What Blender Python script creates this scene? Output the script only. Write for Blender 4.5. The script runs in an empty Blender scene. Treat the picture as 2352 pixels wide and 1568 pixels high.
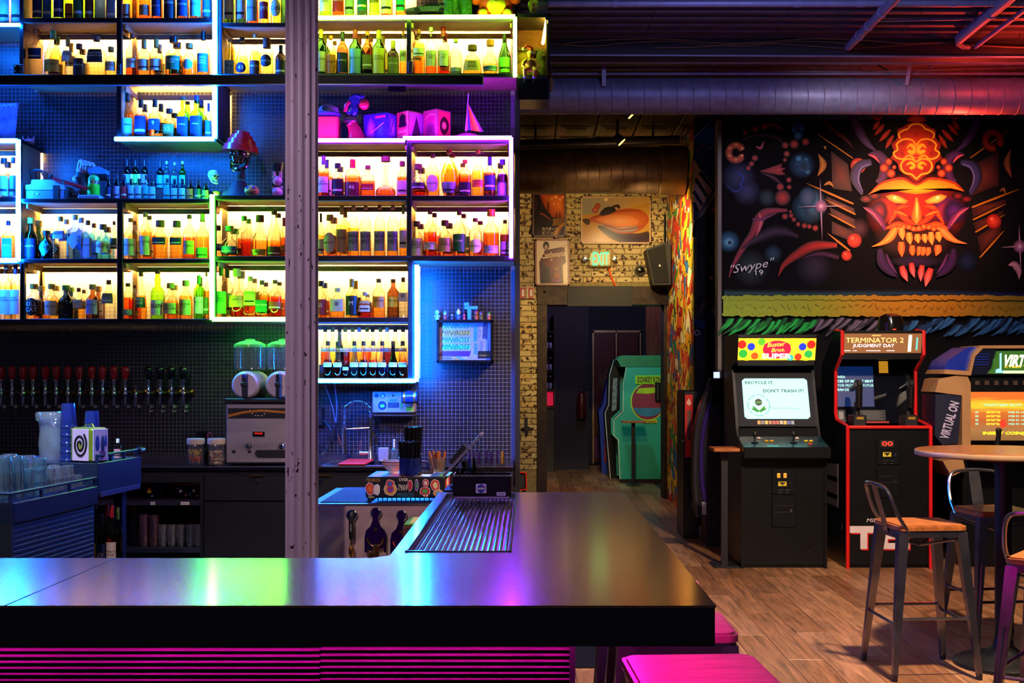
import bpy,math,random
import numpy as np
from mathutils import Vector,Matrix
random.seed(7)
R=math.radians
scene=bpy.context.scene
col=scene.collection
# ---------------------------------------------------------------- camera
F,CX,CY,EZ=2700.0,1215.0,865.0,1.5          # focal length in pixels, vanishing point, eye height
cam_d=bpy.data.cameras.new('camera');cam=bpy.data.objects.new('camera',cam_d);col.objects.link(cam)
cam_d.sensor_width=36.0;cam_d.lens=F/2352*36.0
cam_d.shift_x=(1176-CX)/2352;cam_d.shift_y=(CY-784)/2352
cam.location=(0,0,EZ);cam.rotation_euler=(R(90),0,0)
cam_d.clip_start=0.05
scene.camera=cam
# ---------------------------------------------------------------- view, world
vs=scene.view_settings
vs.view_transform='Standard';vs.look='None';vs.gamma=1.0;vs.use_curve_mapping=False
vs.exposure=0.25
scene.cycles.transparent_max_bounces=16
scene.cycles.max_bounces=6;scene.cycles.diffuse_bounces=3;scene.cycles.glossy_bounces=4;scene.cycles.use_adaptive_sampling=True;scene.cycles.adaptive_threshold=.1;scene.cycles.adaptive_min_samples=16
scene.cycles.caustics_reflective=False;scene.cycles.caustics_refractive=False
scene.cycles.sample_clamp_indirect=4.0
w=bpy.data.worlds.new('world');scene.world=w;w.use_nodes=True
w.node_tree.nodes['Background'].inputs[0].default_value=(0.30,0.25,0.38,1)
w.node_tree.nodes['Background'].inputs[1].default_value=0.11
# ---------------------------------------------------------------- lamps of the room (ceiling cans and track spots) and added fill lamps
def lamp(name,kind,loc,aim,energy,color,size=0.1,spot=60,blend=0.6):
 d=bpy.data.lights.new(name,kind);d.energy=energy;d.color=color
 if kind=='SPOT':
  d.spot_size=R(spot);d.spot_blend=blend;d.shadow_soft_size=size
 elif kind=='POINT':
  d.shadow_soft_size=size
 o=bpy.data.objects.new(name,d);col.objects.link(o);o.location=loc
 v=Vector(aim)-Vector(loc)
 o.rotation_euler=v.to_track_quat('-Z','Y').to_euler()
 return o
lamp('bar_ceiling_can','SPOT',(-1.6,0.9,3.9),(-1.05,4.7,1.05),330,(0.92,0.62,0.82),.12,50)
lamp('bar_side_can','SPOT',(0.3,2.0,3.95),(-0.6,5.0,0.9),30,(0.85,0.55,1.0),.12,80)
lamp('shelf_fill','SPOT',(-1.7,4.3,3.95),(-1.75,7.3,2.3),22,(1.0,0.85,0.78),.15,85,1.0)  # unseen fill lamp, added to brighten the bottle labels from the front
lamp('station_fill','SPOT',(-2.5,4.4,3.2),(-2.2,5.3,1.0),450,(0.45,0.75,1.0),.08,48)  # added lamp, gives the glasses the blue strip's light from above
lamp('arcade_ceiling_can','SPOT',(2.2,4.6,4.0),(2.2,6.6,0.0),1500,(1.0,0.74,0.50),.12,105)
lamp('arcade_front_can','SPOT',(2.6,3.4,4.0),(2.7,9.4,1.0),70,(0.85,0.75,0.95),.15,60)
lamp('hall_spot','SPOT',(1.0,12.2,3.45),(1.70,13.3,2.6),150,(1.0,0.72,0.32),.05,100)
lamp('brick_spot','SPOT',(0.7,11.3,3.1),(0.62,14.5,2.75),160,(1.0,0.66,0.26),.05,66)
lamp('pier_spot','SPOT',(0.25,12.3,3.4),(-.02,14.5,1.6),90,(1.0,0.66,0.22),.05,40)
lamp('duct_spot','SPOT',(0.95,11.4,3.2),(0.9,12.7,3.7),8,(1.0,0.55,0.25),.05,90)
lamp('mural_wash','SPOT',(3.30,8.9,3.45),(3.42,10.7,2.92),230,(1.0,0.46,0.25),.08,62,1.0)
lamp('mural_fill','SPOT',(2.4,8.0,3.60),(2.8,10.7,2.3),85,(0.95,0.78,0.85),.10,90,1.0)  # added neutral fill so the mural paint shows its own colours
lamp('duct_red_fill','SPOT',(3.6,9.75,3.32),(3.5,9.55,3.75),55,(1.0,0.04,0.015),.06,150,1.0)  # added lamp without a fixture, reddens the underside of the duct
lamp('red_deck_lamp','POINT',(3.75,8.75,3.80),(3.4,9,4),16,(1.0,0.04,0.015),.05)
lamp('duct_blue_can','SPOT',(1.4,6.0,3.9),(2.0,9.6,3.85),70,(0.36,0.40,1.0),.1,120,1.0)
lamp('back_room_lamp','POINT',(1.0,17.0,3.1),(1,17,0),34,(0.75,0.60,1.0),.1)
lamp('back_room_green','SPOT',(0.9,15.5,2.9),(1.75,16.7,0.9),60,(0.25,1.0,0.85),.1,70)
# ---------------------------------------------------------------- helpers
def P(px,py,d):return Vector(((px-CX)*d/F,d,EZ-(py-CY)*d/F))
def X_(px,d):return (px-CX)*d/F
def Z_(py,d):return EZ-(py-CY)*d/F
def lin(c):
 if isinstance(c,str):
  c=c.lstrip('#');c=[int(c[i:i+2],16)/255 for i in (0,2,4)]
  return tuple(x/12.92 if x <=.04045 else ((x+.055)/1.055)**2.4 for x in c)
 return tuple(c)
_M={}
def _new(name):
 m=bpy.data.materials.new(name);m.use_nodes=True
 return m,m.node_tree.nodes,m.node_tree.links
def pm(name,c,rough=.5,metal=0,var=.12,scale=8,bump=0,spec=.5,coat=0,stretch=(1,1,1),c2=None):
 """principled material, its colour varied by noise"""
 if name in _M:return _M[name]
 m,N,L=_new(name);b=N['Principled BSDF'];c=lin(c)
 tc=N.new('ShaderNodeTexCoord');mp=N.new('ShaderNodeMapping');mp.inputs['Scale'].default_value=stretch
 L.new(tc.outputs['Object'],mp.inputs[0])
 nz=N.new('ShaderNodeTexNoise');nz.inputs['Scale'].default_value=scale;nz.inputs['Detail'].default_value=4
 L.new(mp.outputs[0],nz.inputs['Vector'])
 r=N.new('ShaderNodeValToRGB');e=r.color_ramp.elements
 e[0].position=.3;e[1].position=.7
 lo=tuple(x*(1-var) for x in c) if c2 is None else lin(c2)
 hi=tuple(min(1,x*(1+var)) for x in c)
 e[0].color=(*lo,1);e[1].color=(*hi,1)
 L.new(nz.outputs['Fac'],r.inputs[0]);L.new(r.outputs[0],b.inputs['Base Color'])
 b.inputs['Roughness'].default_value=rough;b.inputs['Metallic'].default_value=metal
 b.inputs['Specular IOR Level'].default_value=spec;b.inputs['Coat Weight'].default_value=coat
 if bump:
  bp=N.new('ShaderNodeBump');bp.inputs['Strength'].default_value=bump;bp.inputs['Distance'].default_value=.01
  L.new(nz.outputs['Fac'],bp.inputs['Height']);L.new(bp.outputs[0],b.inputs['Normal'])
 _M[name]=m;return m
def em(name,c,s,sample=False):
 """a light-giving surface"""
 if name in _M:return _M[name]
 m,N,L=_new(name);b=N['Principled BSDF'];c=lin(c)
 b.inputs['Base Color'].default_value=(*[x*.5 for x in c],1)
 b.inputs['Emission Color'].default_value=(*c,1);b.inputs['Emission Strength'].default_value=s
 if not sample:m.cycles.emission_sampling='NONE'
 _M[name]=m;return m
def glass(name,c,rough=.04,ior=1.45,tint=1.0,mixw=None):
 """thin tinted glass: clear through the middle, reflecting towards the rim"""
 if name in _M:return _M[name]
 m,N,L=_new(name);N.remove(N['Principled BSDF']);out=N['Material Output']
 lw=N.new('ShaderNodeLayerWeight');lw.inputs[0].default_value=.5
 c=lin(c);mc=N.new('ShaderNodeMix');mc.data_type='RGBA'
 mc.inputs['A'].default_value=(*c,1);mc.inputs['B'].default_value=(*[max(.0,x**3*.45) for x in c],1)
 p2=N.new('ShaderNodeMath');p2.operation='POWER';p2.inputs[1].default_value=2.2;L.new(lw.outputs['Facing'],p2.inputs[0]);L.new(p2.outputs[0],mc.inputs['Factor'])
 t=N.new('ShaderNodeBsdfTransparent');L.new(mc.outputs['Result'],t.inputs[0])
 g=N.new('ShaderNodeBsdfGlossy');g.inputs['Roughness'].default_value=rough;g.inputs[0].default_value=(.9,.9,.9,1)
 f=N.new('ShaderNodeMath');f.operation='POWER';f.inputs[1].default_value=4.5;L.new(lw.outputs['Facing'],f.inputs[0])
 f2=N.new('ShaderNodeMath');f2.operation='MULTIPLY_ADD';f2.inputs[1].default_value=.85;f2.inputs[2].default_value=.045;L.new(f.outputs[0],f2.inputs[0])
 x=N.new('ShaderNodeMixShader');L.new(f2.outputs[0],x.inputs[0]);L.new(t.outputs[0],x.inputs[1]);L.new(g.outputs[0],x.inputs[2])
 L.new(x.outputs[0],out.inputs[0]);_M[name]=m;return m
def vcol(name,rough=.6,emit=0):
 """paint whose colour is stored per corner of the printed shapes"""
 if name in _M:return _M[name]
 m,N,L=_new(name);b=N['Principled BSDF']
 a=N.new('ShaderNodeVertexColor');a.layer_name='Col'
 L.new(a.outputs['Color'],b.inputs['Base Color']);L.new(a.outputs['Alpha'],b.inputs['Alpha'])
 b.inputs['Roughness'].default_value=rough;b.inputs['Specular IOR Level'].default_value=.2
 if emit:
  L.new(a.outputs['Color'],b.inputs['Emission Color']);b.inputs['Emission Strength'].default_value=emit
 _M[name]=m;return m
class MB:
 """collects shapes, then links them as one mesh object"""
 def __init__(s):s.v=[];s.f=[];s.m=[];s.c=[]
 def add(s,vs,fs,mi=0):
  o=len(s.v);s.v+=[tuple(x) for x in vs];s.f+=[tuple(i+o for i in f) for f in fs];s.m+=[mi]*len(fs);return s
 def box(s,x0,x1,y0,y1,z0,z1,mi=0,bev=0):
  if x0 > x1:x0,x1=x1,x0
  if y0 > y1:y0,y1=y1,y0
  if z0 > z1:z0,z1=z1,z0
  if bev:
   b=min(bev,(x1-x0)/2.01,(z1-z0)/2.01,(y1-y0)/2.01)
   vs=[]
   for sx in (0,1):
    for sy in (0,1):
     for sz in (0,1):
      x=(x0,x1)[sx];y=(y0,y1)[sy];z=(z0,z1)[sz]
      dx=b*(1-2*sx);dy=b*(1-2*sy);dz=b*(1-2*sz)
      vs+=[(x,y+dy,z+dz),(x+dx,y,z+dz),(x+dx,y+dy,z)]
   I=lambda a,b_,c,k:(a*4+b_*2+c)*3+k
   fs=[]
   for a in (0,1):
    q=[I(a,0,0,0),I(a,1,0,0),I(a,1,1,0),I(a,0,1,0)];fs.append(q if a else q[::-1])
    q=[I(0,a,0,1),I(1,a,0,1),I(1,a,1,1),I(0,a,1,1)];fs.append(q[::-1] if a else q)
    q=[I(0,0,a,2),I(1,0,a,2),I(1,1,a,2),I(0,1,a,2)];fs.append(q if a else q[::-1])
   for a in (0,1):
    for c in (0,1):
     q=[I(0,a,c,1),I(0,a,c,2),I(1,a,c,2),I(1,a,c,1)];fs.append(q if a !=c else q[::-1])
     q=[I(a,0,c,0),I(a,0,c,2),I(a,1,c,2),I(a,1,c,0)];fs.append(q[::-1] if a !=c else q)
     q=[I(a,c,0,0),I(a,c,0,1),I(a,c,1,1),I(a,c,1,0)];fs.append(q if a !=c else q[::-1])
   for a in (0,1):
    for c in (0,1):
     for d in (0,1):
      q=[I(a,c,d,0),I(a,c,d,1),I(a,c,d,2)];fs.append(q if (a+c+d) % 2 else q[::-1])
   return s.add(vs,fs,mi)
  vs=[(x,y,z) for x in (x0,x1) for y in (y0,y1) for z in (z0,z1)]
  return s.add(vs,[(0,1,3,2),(4,6,7,5),(0,4,5,1),(2,3,7,6),(0,2,6,4),(1,5,7,3)],mi)
 def lathe(s,prof,c=(0,0,0),n=20,sx=1,sy=1,sq=2.0,mi=0,axis='z',mf=None,a0=0,a1=None):
  """prof: list of (radius, height); sq: superellipse power of the section"""
  full=a1 is None;a1=2*math.pi if full else a1
  k=n if full else n+1
  vs=[]
  for r,h in prof:
   for i in range(k):
    a=a0+(a1-a0)*i/n
    u,v=sect(a,sq);p=(r*u*sx,r*v*sy,h)
    if axis=='y':p=(p[0],p[2],p[1])
    elif axis=='x':p=(p[2],p[0],p[1])
    vs.append((c[0]+p[0],c[1]+p[1],c[2]+p[2]))
  fs=[];ms=[]
  for j in range(len(prof)-1):
   for i in range(n):
    a=j*k+i;b=j*k+(i+1) % k
    q=(a,b,b+k,a+k);fs.append(q if axis !='y' else q[::-1]);ms.append(mf(prof[j][1],prof[j+1][1]) if mf else mi)
  if full:
   if prof[0][0] > 1e-6:q=tuple(range(k));fs.append(q[::-1] if axis !='y' else q);ms.append(ms[0])
   if prof[-1][0] > 1e-6:
    b=(len(prof)-1)*k;q=tuple(range(b,b+k));fs.append(q if axis !='y' else q[::-1]);ms.append(ms[-1])
  o=len(s.v);s.v+=vs;s.f+=[tuple(i+o for i in f) for f in fs];s.m+=ms;return s
 def cyl(s,p0,p1,r0,r1=None,n=12,mi=0):
  return s.tube([p0,p1],[r0,r0 if r1 is None else r1],n,mi)
 def tube(s,path,r,n=8,mi=0,closed=False):
  path=[Vector(p) for p in path];m=len(path)
  rs=r if isinstance(r,(list,tuple)) else [r]*m
  up=None;vs=[]
  for i,p in enumerate(path):
   a=path[(i-1) % m] if (i or closed) else p;b=path[(i+1) % m] if (i < m-1 or closed) else p
   t=(b-a).normalized()
   if up is None:
    up=Vector((0,0,1)) if abs(t.z) < .9 else Vector((1,0,0))
   x=t.cross(up);x=x.normalized() if x.length > 1e-6 else t.orthogonal().normalized()
   up=x.cross(t).normalized()
   for k in range(n):
    g=2*math.pi*k/n
    vs.append(p+(x*math.cos(g)+up*math.sin(g))*rs[i])
  fs=[]
  for j in range(m if closed else m-1):
   for k in range(n):
    a=j*n+k;b=j*n+(k+1) % n;j2=((j+1) % m)*n
    fs.append((a,b,j2+(k+1) % n,j2+k)[::-1])
  if not closed:
   fs.append(tuple(range(n)));fs.append(tuple(range((m-1)*n,m*n))[::-1])
  return s.add(vs,fs,mi)
 def prism(s,poly,a,b,plane='xz',mi=0):
  """poly extruded along the axis left over: xz -> y, yz -> x, xy -> z"""
  def mk(p,t):return {'xz':(p[0],t,p[1]),'yz':(t,p[0],p[1]),'xy':(p[0],p[1],t)}[plane]
  n=len(poly);vs=[mk(p,a) for p in poly]+[mk(p,b) for p in poly]
  ar=sum(poly[i][0]*poly[(i+1) % n][1]-poly[(i+1) % n][0]*poly[i][1] for i in range(n))
  flip=(ar > 0) ^ (plane=='xz') ^ (b < a)
  fs=[tuple(range(n)),tuple(range(2*n-1,n-1,-1))]+[(i,i+n,(i+1) % n+n,(i+1) % n) for i in range(n)]
  if flip:fs=[f[::-1] for f in fs]
  return s.add(vs,fs,mi)
 def ball(s,c,r,n=12,sx=1,sy=1,sz=1,mi=0):
  m=max(4,n//2)
  pr=[(max(1e-7,r*math.sin(math.pi*i/m)),-r*sz*math.cos(math.pi*i/m)) for i in range(m+1)]
  return s.lathe(pr,c,n,sx,sy,mi=mi)
 def build(s,name,mats,parent=None,smooth=35,loc=None,data=None):
  me=bpy.data.meshes.new(name)
  off=Vector((0,0,0))
  q=parent
  while q is not None:off+=q.location;q=q.parent
  if loc is not None:off=off+Vector(loc)
  me.from_pydata([(x-off.x,y-off.y,z-off.z) for x,y,z in s.v],[],s.f)
  for m_ in (mats if isinstance(mats,(list,tuple)) else [mats]):me.materials.append(m_)
  me.polygons.foreach_set('material_index',s.m)
  if smooth:
   me.shade_smooth();me.set_sharp_from_angle(angle=R(smooth))
  me.update()
  o=bpy.data.objects.new(name,me);col.objects.link(o)
  if loc is not None:o.location=loc
  if parent is not None:o.parent=parent
  return o
def sect(a,sq):
 c,n=math.cos(a),math.sin(a)
 if sq==2.0:return c,n
 return math.copysign(abs(c)**(2/sq),c),math.copysign(abs(n)**(2/sq),n)
def tag(o,label=None,cat=None,group=None,kind=None):
 if label:o['label']=label
 if cat:o['category']=cat
 if group:o['group']=group
 if kind:o['kind']=kind
 return o
def thing(name,label,cat,loc=(0,0,0),group=None):
 o=bpy.data.objects.new(name,None);col.objects.link(o);o.location=loc;o.empty_display_size=.05
 return tag(o,label,cat,group)
def dup(o,parent=None,loc=None,rz=None,label=None):
 c=o.copy();col.objects.link(c)
 if parent is not None:c.parent=parent
 if loc is not None:c.location=loc
 if rz is not None:c.rotation_euler=(0,0,rz)
 if label:c['label']=label
 for ch in list(o.children):dup(ch,c)
 return c
_T={}
def textmesh(body,bold=0):
 """flat lettering as vertices and faces, cap height about 0.7, centred"""
 if 'M' in body or 'm' in body:bold=0          # the sharp inner corners of this letter do not thicken cleanly
 k=(body,bold)
 if k not in _T:
  cu=bpy.data.curves.new('lettering','FONT');cu.body=body;cu.size=1;cu.align_x='CENTER';cu.align_y='CENTER'
  cu.resolution_u=2;cu.offset=bold
  ob=bpy.data.objects.new('lettering',cu);me=bpy.data.meshes.new_from_object(ob)
  vs=np.array([v.co[:2] for v in me.vertices]) if len(me.vertices) else np.zeros((1,2));fs=[tuple(p.vertices) for p in me.polygons]
  if len(vs) > 1:
   vs-=(vs.min(0)+vs.max(0))/2
  bpy.data.objects.remove(ob);bpy.data.meshes.remove(me);bpy.data.curves.remove(cu);_T[k]=(vs,fs)
 return _T[k]
def text(body,c,h,mat,parent=None,wmax=None,bold=.012,xd=(1,0,0),zd=(0,0,1),name='lettering',w=None,skew=0,fn=None):
 """lettering of total height h centred at c, reading along xd with up zd"""
 vs,fs=textmesh(body,bold)
 if not fs:return None
 ext=vs.max(0)-vs.min(0);sy=h/max(ext[1],1e-6);sx=sy
 if w:sx=w/ext[0]
 elif wmax and ext[0]*sx > wmax:sx=wmax/ext[0]
 xd=Vector(xd);zd=Vector(zd);c=Vector(c);mb=MB()
 if fn:mb.add([fn(v[0]*sx+skew*v[1]*sy,v[1]*sy) for v in vs],fs)
 else:mb.add([c+xd*(v[0]*sx+skew*v[1]*sy)+zd*(v[1]*sy) for v in vs],fs)
 return mb.build(name,mat,parent,smooth=0)
def spline(pts,k=6,closed=False):
 n=len(pts);out=[]
 for i in range(n if closed else n-1):
  g=lambda j:pts[j % n] if closed else pts[min(max(j,0),n-1)]
  p0,p1,p2,p3=g(i-1),g(i),g(i+1),g(i+2)
  for t in range(k):
   t/=k
   out.append(tuple(.5*((2*p1[d])+(-p0[d]+p2[d])*t+(2*p0[d]-5*p1[d]+4*p2[d]-p3[d])*t*t+(-p0[d]+3*p1[d]-3*p2[d]+p3[d])*t**3) for d in range(len(p1))))
 if not closed:out.append(tuple(pts[-1]))
 return out
class Paint:
 """flat painted picture on an upright plane: shapes with per-corner colour and soft edges"""
 def __init__(s,to3,lift=.0006):s.to3=to3;s.v=[];s.f=[];s.c=[];s.n=0;s.lift=lift
 def _add(s,pts,cols,faces):
  o=len(s.v);s.n+=1;e=s.n*s.lift
  s.v+=[tuple(s.to3(p[0],p[1],e)) for p in pts];s.c+=cols;s.f+=[tuple(i+o for i in f) for f in faces]
 def blob(s,x,y,rx,ry,ci,co,soft=0,n=18,rot=0):
  ci,co=(*lin(ci),1),(*lin(co),1)
  pts=[(x,y)];cols=[ci]
  rings=[(1,co)]+([(1+soft,(*co[:3],0))] if soft else [])
  ca,sa=math.cos(rot),math.sin(rot)
  for k,c in rings:
   for i in range(n):
    a=2*math.pi*i/n;u=rx*k*math.cos(a);v=ry*k*math.sin(a)
    pts.append((x+u*ca-v*sa,y+u*sa+v*ca));cols.append(c)
  fs=[(0,1+i,1+(i+1) % n) for i in range(n)]
  for r in range(len(rings)-1):
   b=1+r*n;fs+=[(b+i,b+n+i,b+n+(i+1) % n,b+(i+1) % n) for i in range(n)]
  s._add(pts,cols,fs)
 def fan(s,pts,ci,co,ctr=None,smooth=0):
  if smooth:pts=spline(pts,smooth,True)
  n=len(pts);c=ctr or (sum(p[0] for p in pts)/n,sum(p[1] for p in pts)/n)
  s._add([c]+list(pts),[(*lin(ci),1)]+[(*lin(co),1)]*n,[(0,1+i,1+(i+1) % n) for i in range(n)])
 def poly(s,pts,c,c2=None):
  """flat polygon; c2 colours the second half of the corners"""
  n=len(pts);cs=[(*lin(c),1)]*n
  if c2:cs=[(*lin(c),1)]*(n//2)+[(*lin(c2),1)]*(n-n//2)
  s._add(pts,cs,[tuple(range(n))])
 def stroke(s,pts,ws,cm,ce=None,soft=0,k=6,closed=False):
  """brush stroke: middle colour cm, edge colour ce, widths ws along the path"""
  ce=ce or cm
  if not isinstance(ws,(list,tuple)):ws=[ws]*len(pts)
  pw=spline([(p[0],p[1],q) for p,q in zip(pts,ws)],k,closed) if k > 1 else [(p[0],p[1],q) for p,q in zip(pts,ws)]
  n=len(pw);V=[];C=[]
  cmr=lin(cm) if not isinstance(cm,list) else None
  for i,(x,y,q) in enumerate(pw):
   a=pw[(i-1) % n] if (i or closed) else pw[0];b=pw[(i+1) % n] if (i < n-1 or closed) else pw[-1]
   tx,ty=b[0]-a[0],b[1]-a[1];l=math.hypot(tx,ty) or 1;nx,ny=-ty/l,tx/l
   if cmr is None:
    t=i/max(1,n-1);m=tuple(u*(1-t)+v*t for u,v in zip(lin(cm[0]),lin(cm[1])))
   else:m=cmr
   cols=[(*lin(ce),0 if soft else 1),(*m,1),(*lin(ce),0 if soft else 1)]
   for sg,c in zip((-1,0,1),cols):
    V.append((x+nx*q/2*sg,y+ny*q/2*sg));C.append(c)
  fs=[]
  for i in range(n if closed else n-1):
   for j in (0,1):
    a=i*3+j;b=((i+1) % n)*3+j
    fs.append((a,a+1,b+1,b))
  s._add(V,C,fs)
 def build(s,name,mat,parent=None):
  mb=MB();mb.v=s.v;mb.f=s.f;mb.m=[0]*len(s.f)
  o=mb.build(name,mat,parent,smooth=0)
  at=o.data.color_attributes.new('Col','FLOAT_COLOR','POINT')
  at.data.foreach_set('color',np.array(s.c,dtype=np.float32).ravel())
  return o
# ================================================================ materials of the setting
BLACK=pm('black_paint','#0d0d12',.45,var=.3)
DARKSTEEL=pm('dark_steel','#15151c',.4,.6,var=.3)
STEEL=pm('brushed_steel','#a9a7a5',.28,1,var=.15,scale=30,stretch=(1,1,12))
CHROME=pm('chrome','#c9cbd0',.12,1,var=.05)
TAN=pm('tan_shelf_paint','#8f7358',.55,.2,var=.15,scale=40)
BRASS=pm('brass','#c79a45',.25,1,var=.1)
WOODT=pm('warm_wood','#9a5a2c',.38,var=.35,scale=3,stretch=(2,14,14))
WHITEP=pm('white_paint','#d8d4d0',.5,var=.06)
PURPLE_DUCT=pm('galvanised_duct','#7d80a0',.5,.35,var=.18,scale=14)
def lab(name,c,rough=.5,metal=0):return pm(name,c,rough,metal,var=.06)
DW,DS=7.6,7.25             # tiled wall, shelf fronts
FLOOR_Y0=2.0
# ---------------------------------------------------------------- floor: plank boards
def struct(name,mb,mat,parent=None,smooth=35):
 o=mb.build(name,mat,parent,smooth)
 if parent is None:o['kind']='structure'
 return o
floor=struct('floor',MB().box(-5,6,0.2,22,-.06,-.006),pm('floor_joint','#20160f',.8))
def plank_mat(i):
 base=['#8a5f3e','#7a5235','#94694a','#84593a','#9c714e'][i]
 name='plank_%d' % i
 if name in _M:return _M[name]
 m,N,L=_new(name);b=N['Principled BSDF']
 tc=N.new('ShaderNodeTexCoord');mp=N.new('ShaderNodeMapping');mp.inputs['Scale'].default_value=(22,1.6,1)
 L.new(tc.outputs['Object'],mp.inputs[0]);mp.inputs['Location'].default_value=(i*3.1,i*1.7,0)
 oi=N.new('ShaderNodeObjectInfo');ad=N.new('ShaderNodeVectorMath');ad.operation='ADD'
 sc=N.new('ShaderNodeMath');sc.operation='MULTIPLY';sc.inputs[1].default_value=40;L.new(oi.outputs['Random'],sc.inputs[0])
 L.new(mp.outputs[0],ad.inputs[0]);L.new(sc.outputs[0],ad.inputs[1])
 nz=N.new('ShaderNodeTexNoise');nz.inputs['Scale'].default_value=1.6;nz.inputs['Detail'].default_value=9;nz.inputs['Roughness'].default_value=.68;nz.inputs['Distortion'].default_value=.6
 L.new(ad.outputs[0],nz.inputs['Vector'])
 r=N.new('ShaderNodeValToRGB');e=r.color_ramp.elements;c=lin(base)
 e[0].position=.34;e[1].position=.66;e[0].color=(*[x*.42 for x in c],1);e[1].color=(*[min(1,x*1.5) for x in c],1)
 L.new(nz.outputs['Fac'],r.inputs[0]);L.new(r.outputs[0],b.inputs['Base Color'])
 b.inputs['Roughness'].default_value=.36
 bp=N.new('ShaderNodeBump');bp.inputs['Strength'].default_value=.25;bp.inputs['Distance'].default_value=.004
 L.new(nz.outputs['Fac'],bp.inputs['Height']);L.new(bp.outputs[0],b.inputs['Normal'])
 _M[name]=m;return m
PW,PL=.19,1.25
pmesh=[MB().box(-PW/2+.0012,PW/2-.0012,-PL/2+.0012,PL/2-.0012,-.006,0,bev=.0015).build('plank',plank_mat(i),floor) for i in range(5)]
first={i:True for i in range(5)};npl=0
for cx in range(26):
 x=.14+(cx-2)*PW
 off=(cx*0.47) % 1.0*PL
 for cy in range(16):
  y=3.4+cy*PL-off
  if y < 3.4:continue
  lo,hi=x*F/(y+PL/2)+CX,x*F/max(3,y-PL/2)+CX
  if y < 10.6:
   if lo > 2420:continue
   if y+PL/2 < 5.6 and x > .9:continue
  elif x > 1.8:continue
  if y > 20.5:continue
  i=random.randrange(5);o=pmesh[i]
  if first[i]:first[i]=False
  else:
   o=pmesh[i].copy();col.objects.link(o);o.parent=floor
  o.location=(x,y,0);npl+=1
# ---------------------------------------------------------------- tiled back wall
wb=struct('wall_back',MB().box(-4.4,-.09,DW,DW+.16,0,4.1),pm('grout','#6a6478',.8,var=.1))
trim=struct('trim_1',MB().box(-.09,-.06,DW-.035,DW+.18,0,4.1),BLACK)
# openings of the shelves (in pixels at the shelf front) behind which the tiles are cream
CUB=dict(
 T0=(52,270,-60,44),T1=(282,489,-60,43),T2=(508,692,-60,51),T3=(704,935,-60,36),TL=(-120,45,-60,52),
 U1=(52,270,52,171),U2=(282,489,52,170),U3=(508,692,63,168),V1=(704,934,50,165),V2=(944,1176,50,168),
 M1=(282,489,196,312),
 L1=(-120,36,328,452),L2=(-120,36,466,594),L3=(-120,46,608,733),
 C1=(56,270,466,594),C2=(282,480,466,594),C3=(56,270,604,732),C4=(282,480,604,731),
 G1=(497,692,460,588),G2=(497,692,600,727),
 A1=(704,934,330,448),A2=(944,1170,330,448),B1=(704,934,461,586),B2=(944,1170,461,586),
 D1=(704,938,602,729),D2=(704,940,741,868))
rects=[(X_(a,DS),X_(b,DS),Z_(d,DS),Z_(c,DS)) for a,b,c,d in CUB.values()]
pit=.0254
xs=np.arange(-3.75,-.095-pit,pit)+pit/2;zs=np.arange(.93,4.09,pit)+pit/2
gx,gz=np.meshgrid(xs,zs);gx=gx.ravel();gz=gz.ravel();n=len(gx)
hw=pit/2-.0012
mi=np.zeros(n,dtype=np.int32)
for x0,x1,z0,z1 in rects:mi[(gx > x0-.06) & (gx < x1+.03) & (gz > z0-.012) & (gz < z1+.03)]=1
offs=np.array([(-1,0,-1),(1,0,-1),(1,0,1),(-1,0,1),(-.975,-1,-.975),(.975,-1,-.975),(.975,-1,.975),(-.975,-1,.975)])*np.array([hw,.0008,hw])
sc_=np.where(mi[:,None,None]==1,np.array([1.055,.6,1.055]),np.array([1,1,1]))
V=np.stack([gx,np.full(n,DW+.0002),gz],1)[:,None,:]+offs[None]*sc_
rng=np.random.default_rng(3);V[:,4:,1]+=(rng.random((n,4))-.5)*.0002
q=np.array([(4,5,6,7),(0,1,5,4),(1,2,6,5),(2,3,7,6),(3,0,4,7)])
Fq=(q[None]+(np.arange(n)*8)[:,None,None]).reshape(-1,4)
me=bpy.data.meshes.new('mosaic_tile');me.vertices.add(n*8);me.vertices.foreach_set('co',V.ravel().astype(np.float32))
me.loops.add(len(Fq)*4);me.loops.foreach_set('vertex_index',Fq.ravel().astype(np.int32))
me.polygons.add(len(Fq));me.polygons.foreach_set('loop_start',np.arange(0,len(Fq)*4,4,dtype=np.int32))
me.materials.append(pm('dark_tile','#0d0f1e',.36,var=.3,scale=60));me.materials.append(pm('cream_tile','#d9cfc0',.3,var=.04))
me.polygons.foreach_set('material_index',np.repeat(mi,5));me.update(calc_edges=True);me.shade_flat()
o=bpy.data.objects.new('mosaic_tile',me);col.objects.link(o);o.parent=wb;o['kind']='stuff'
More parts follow.
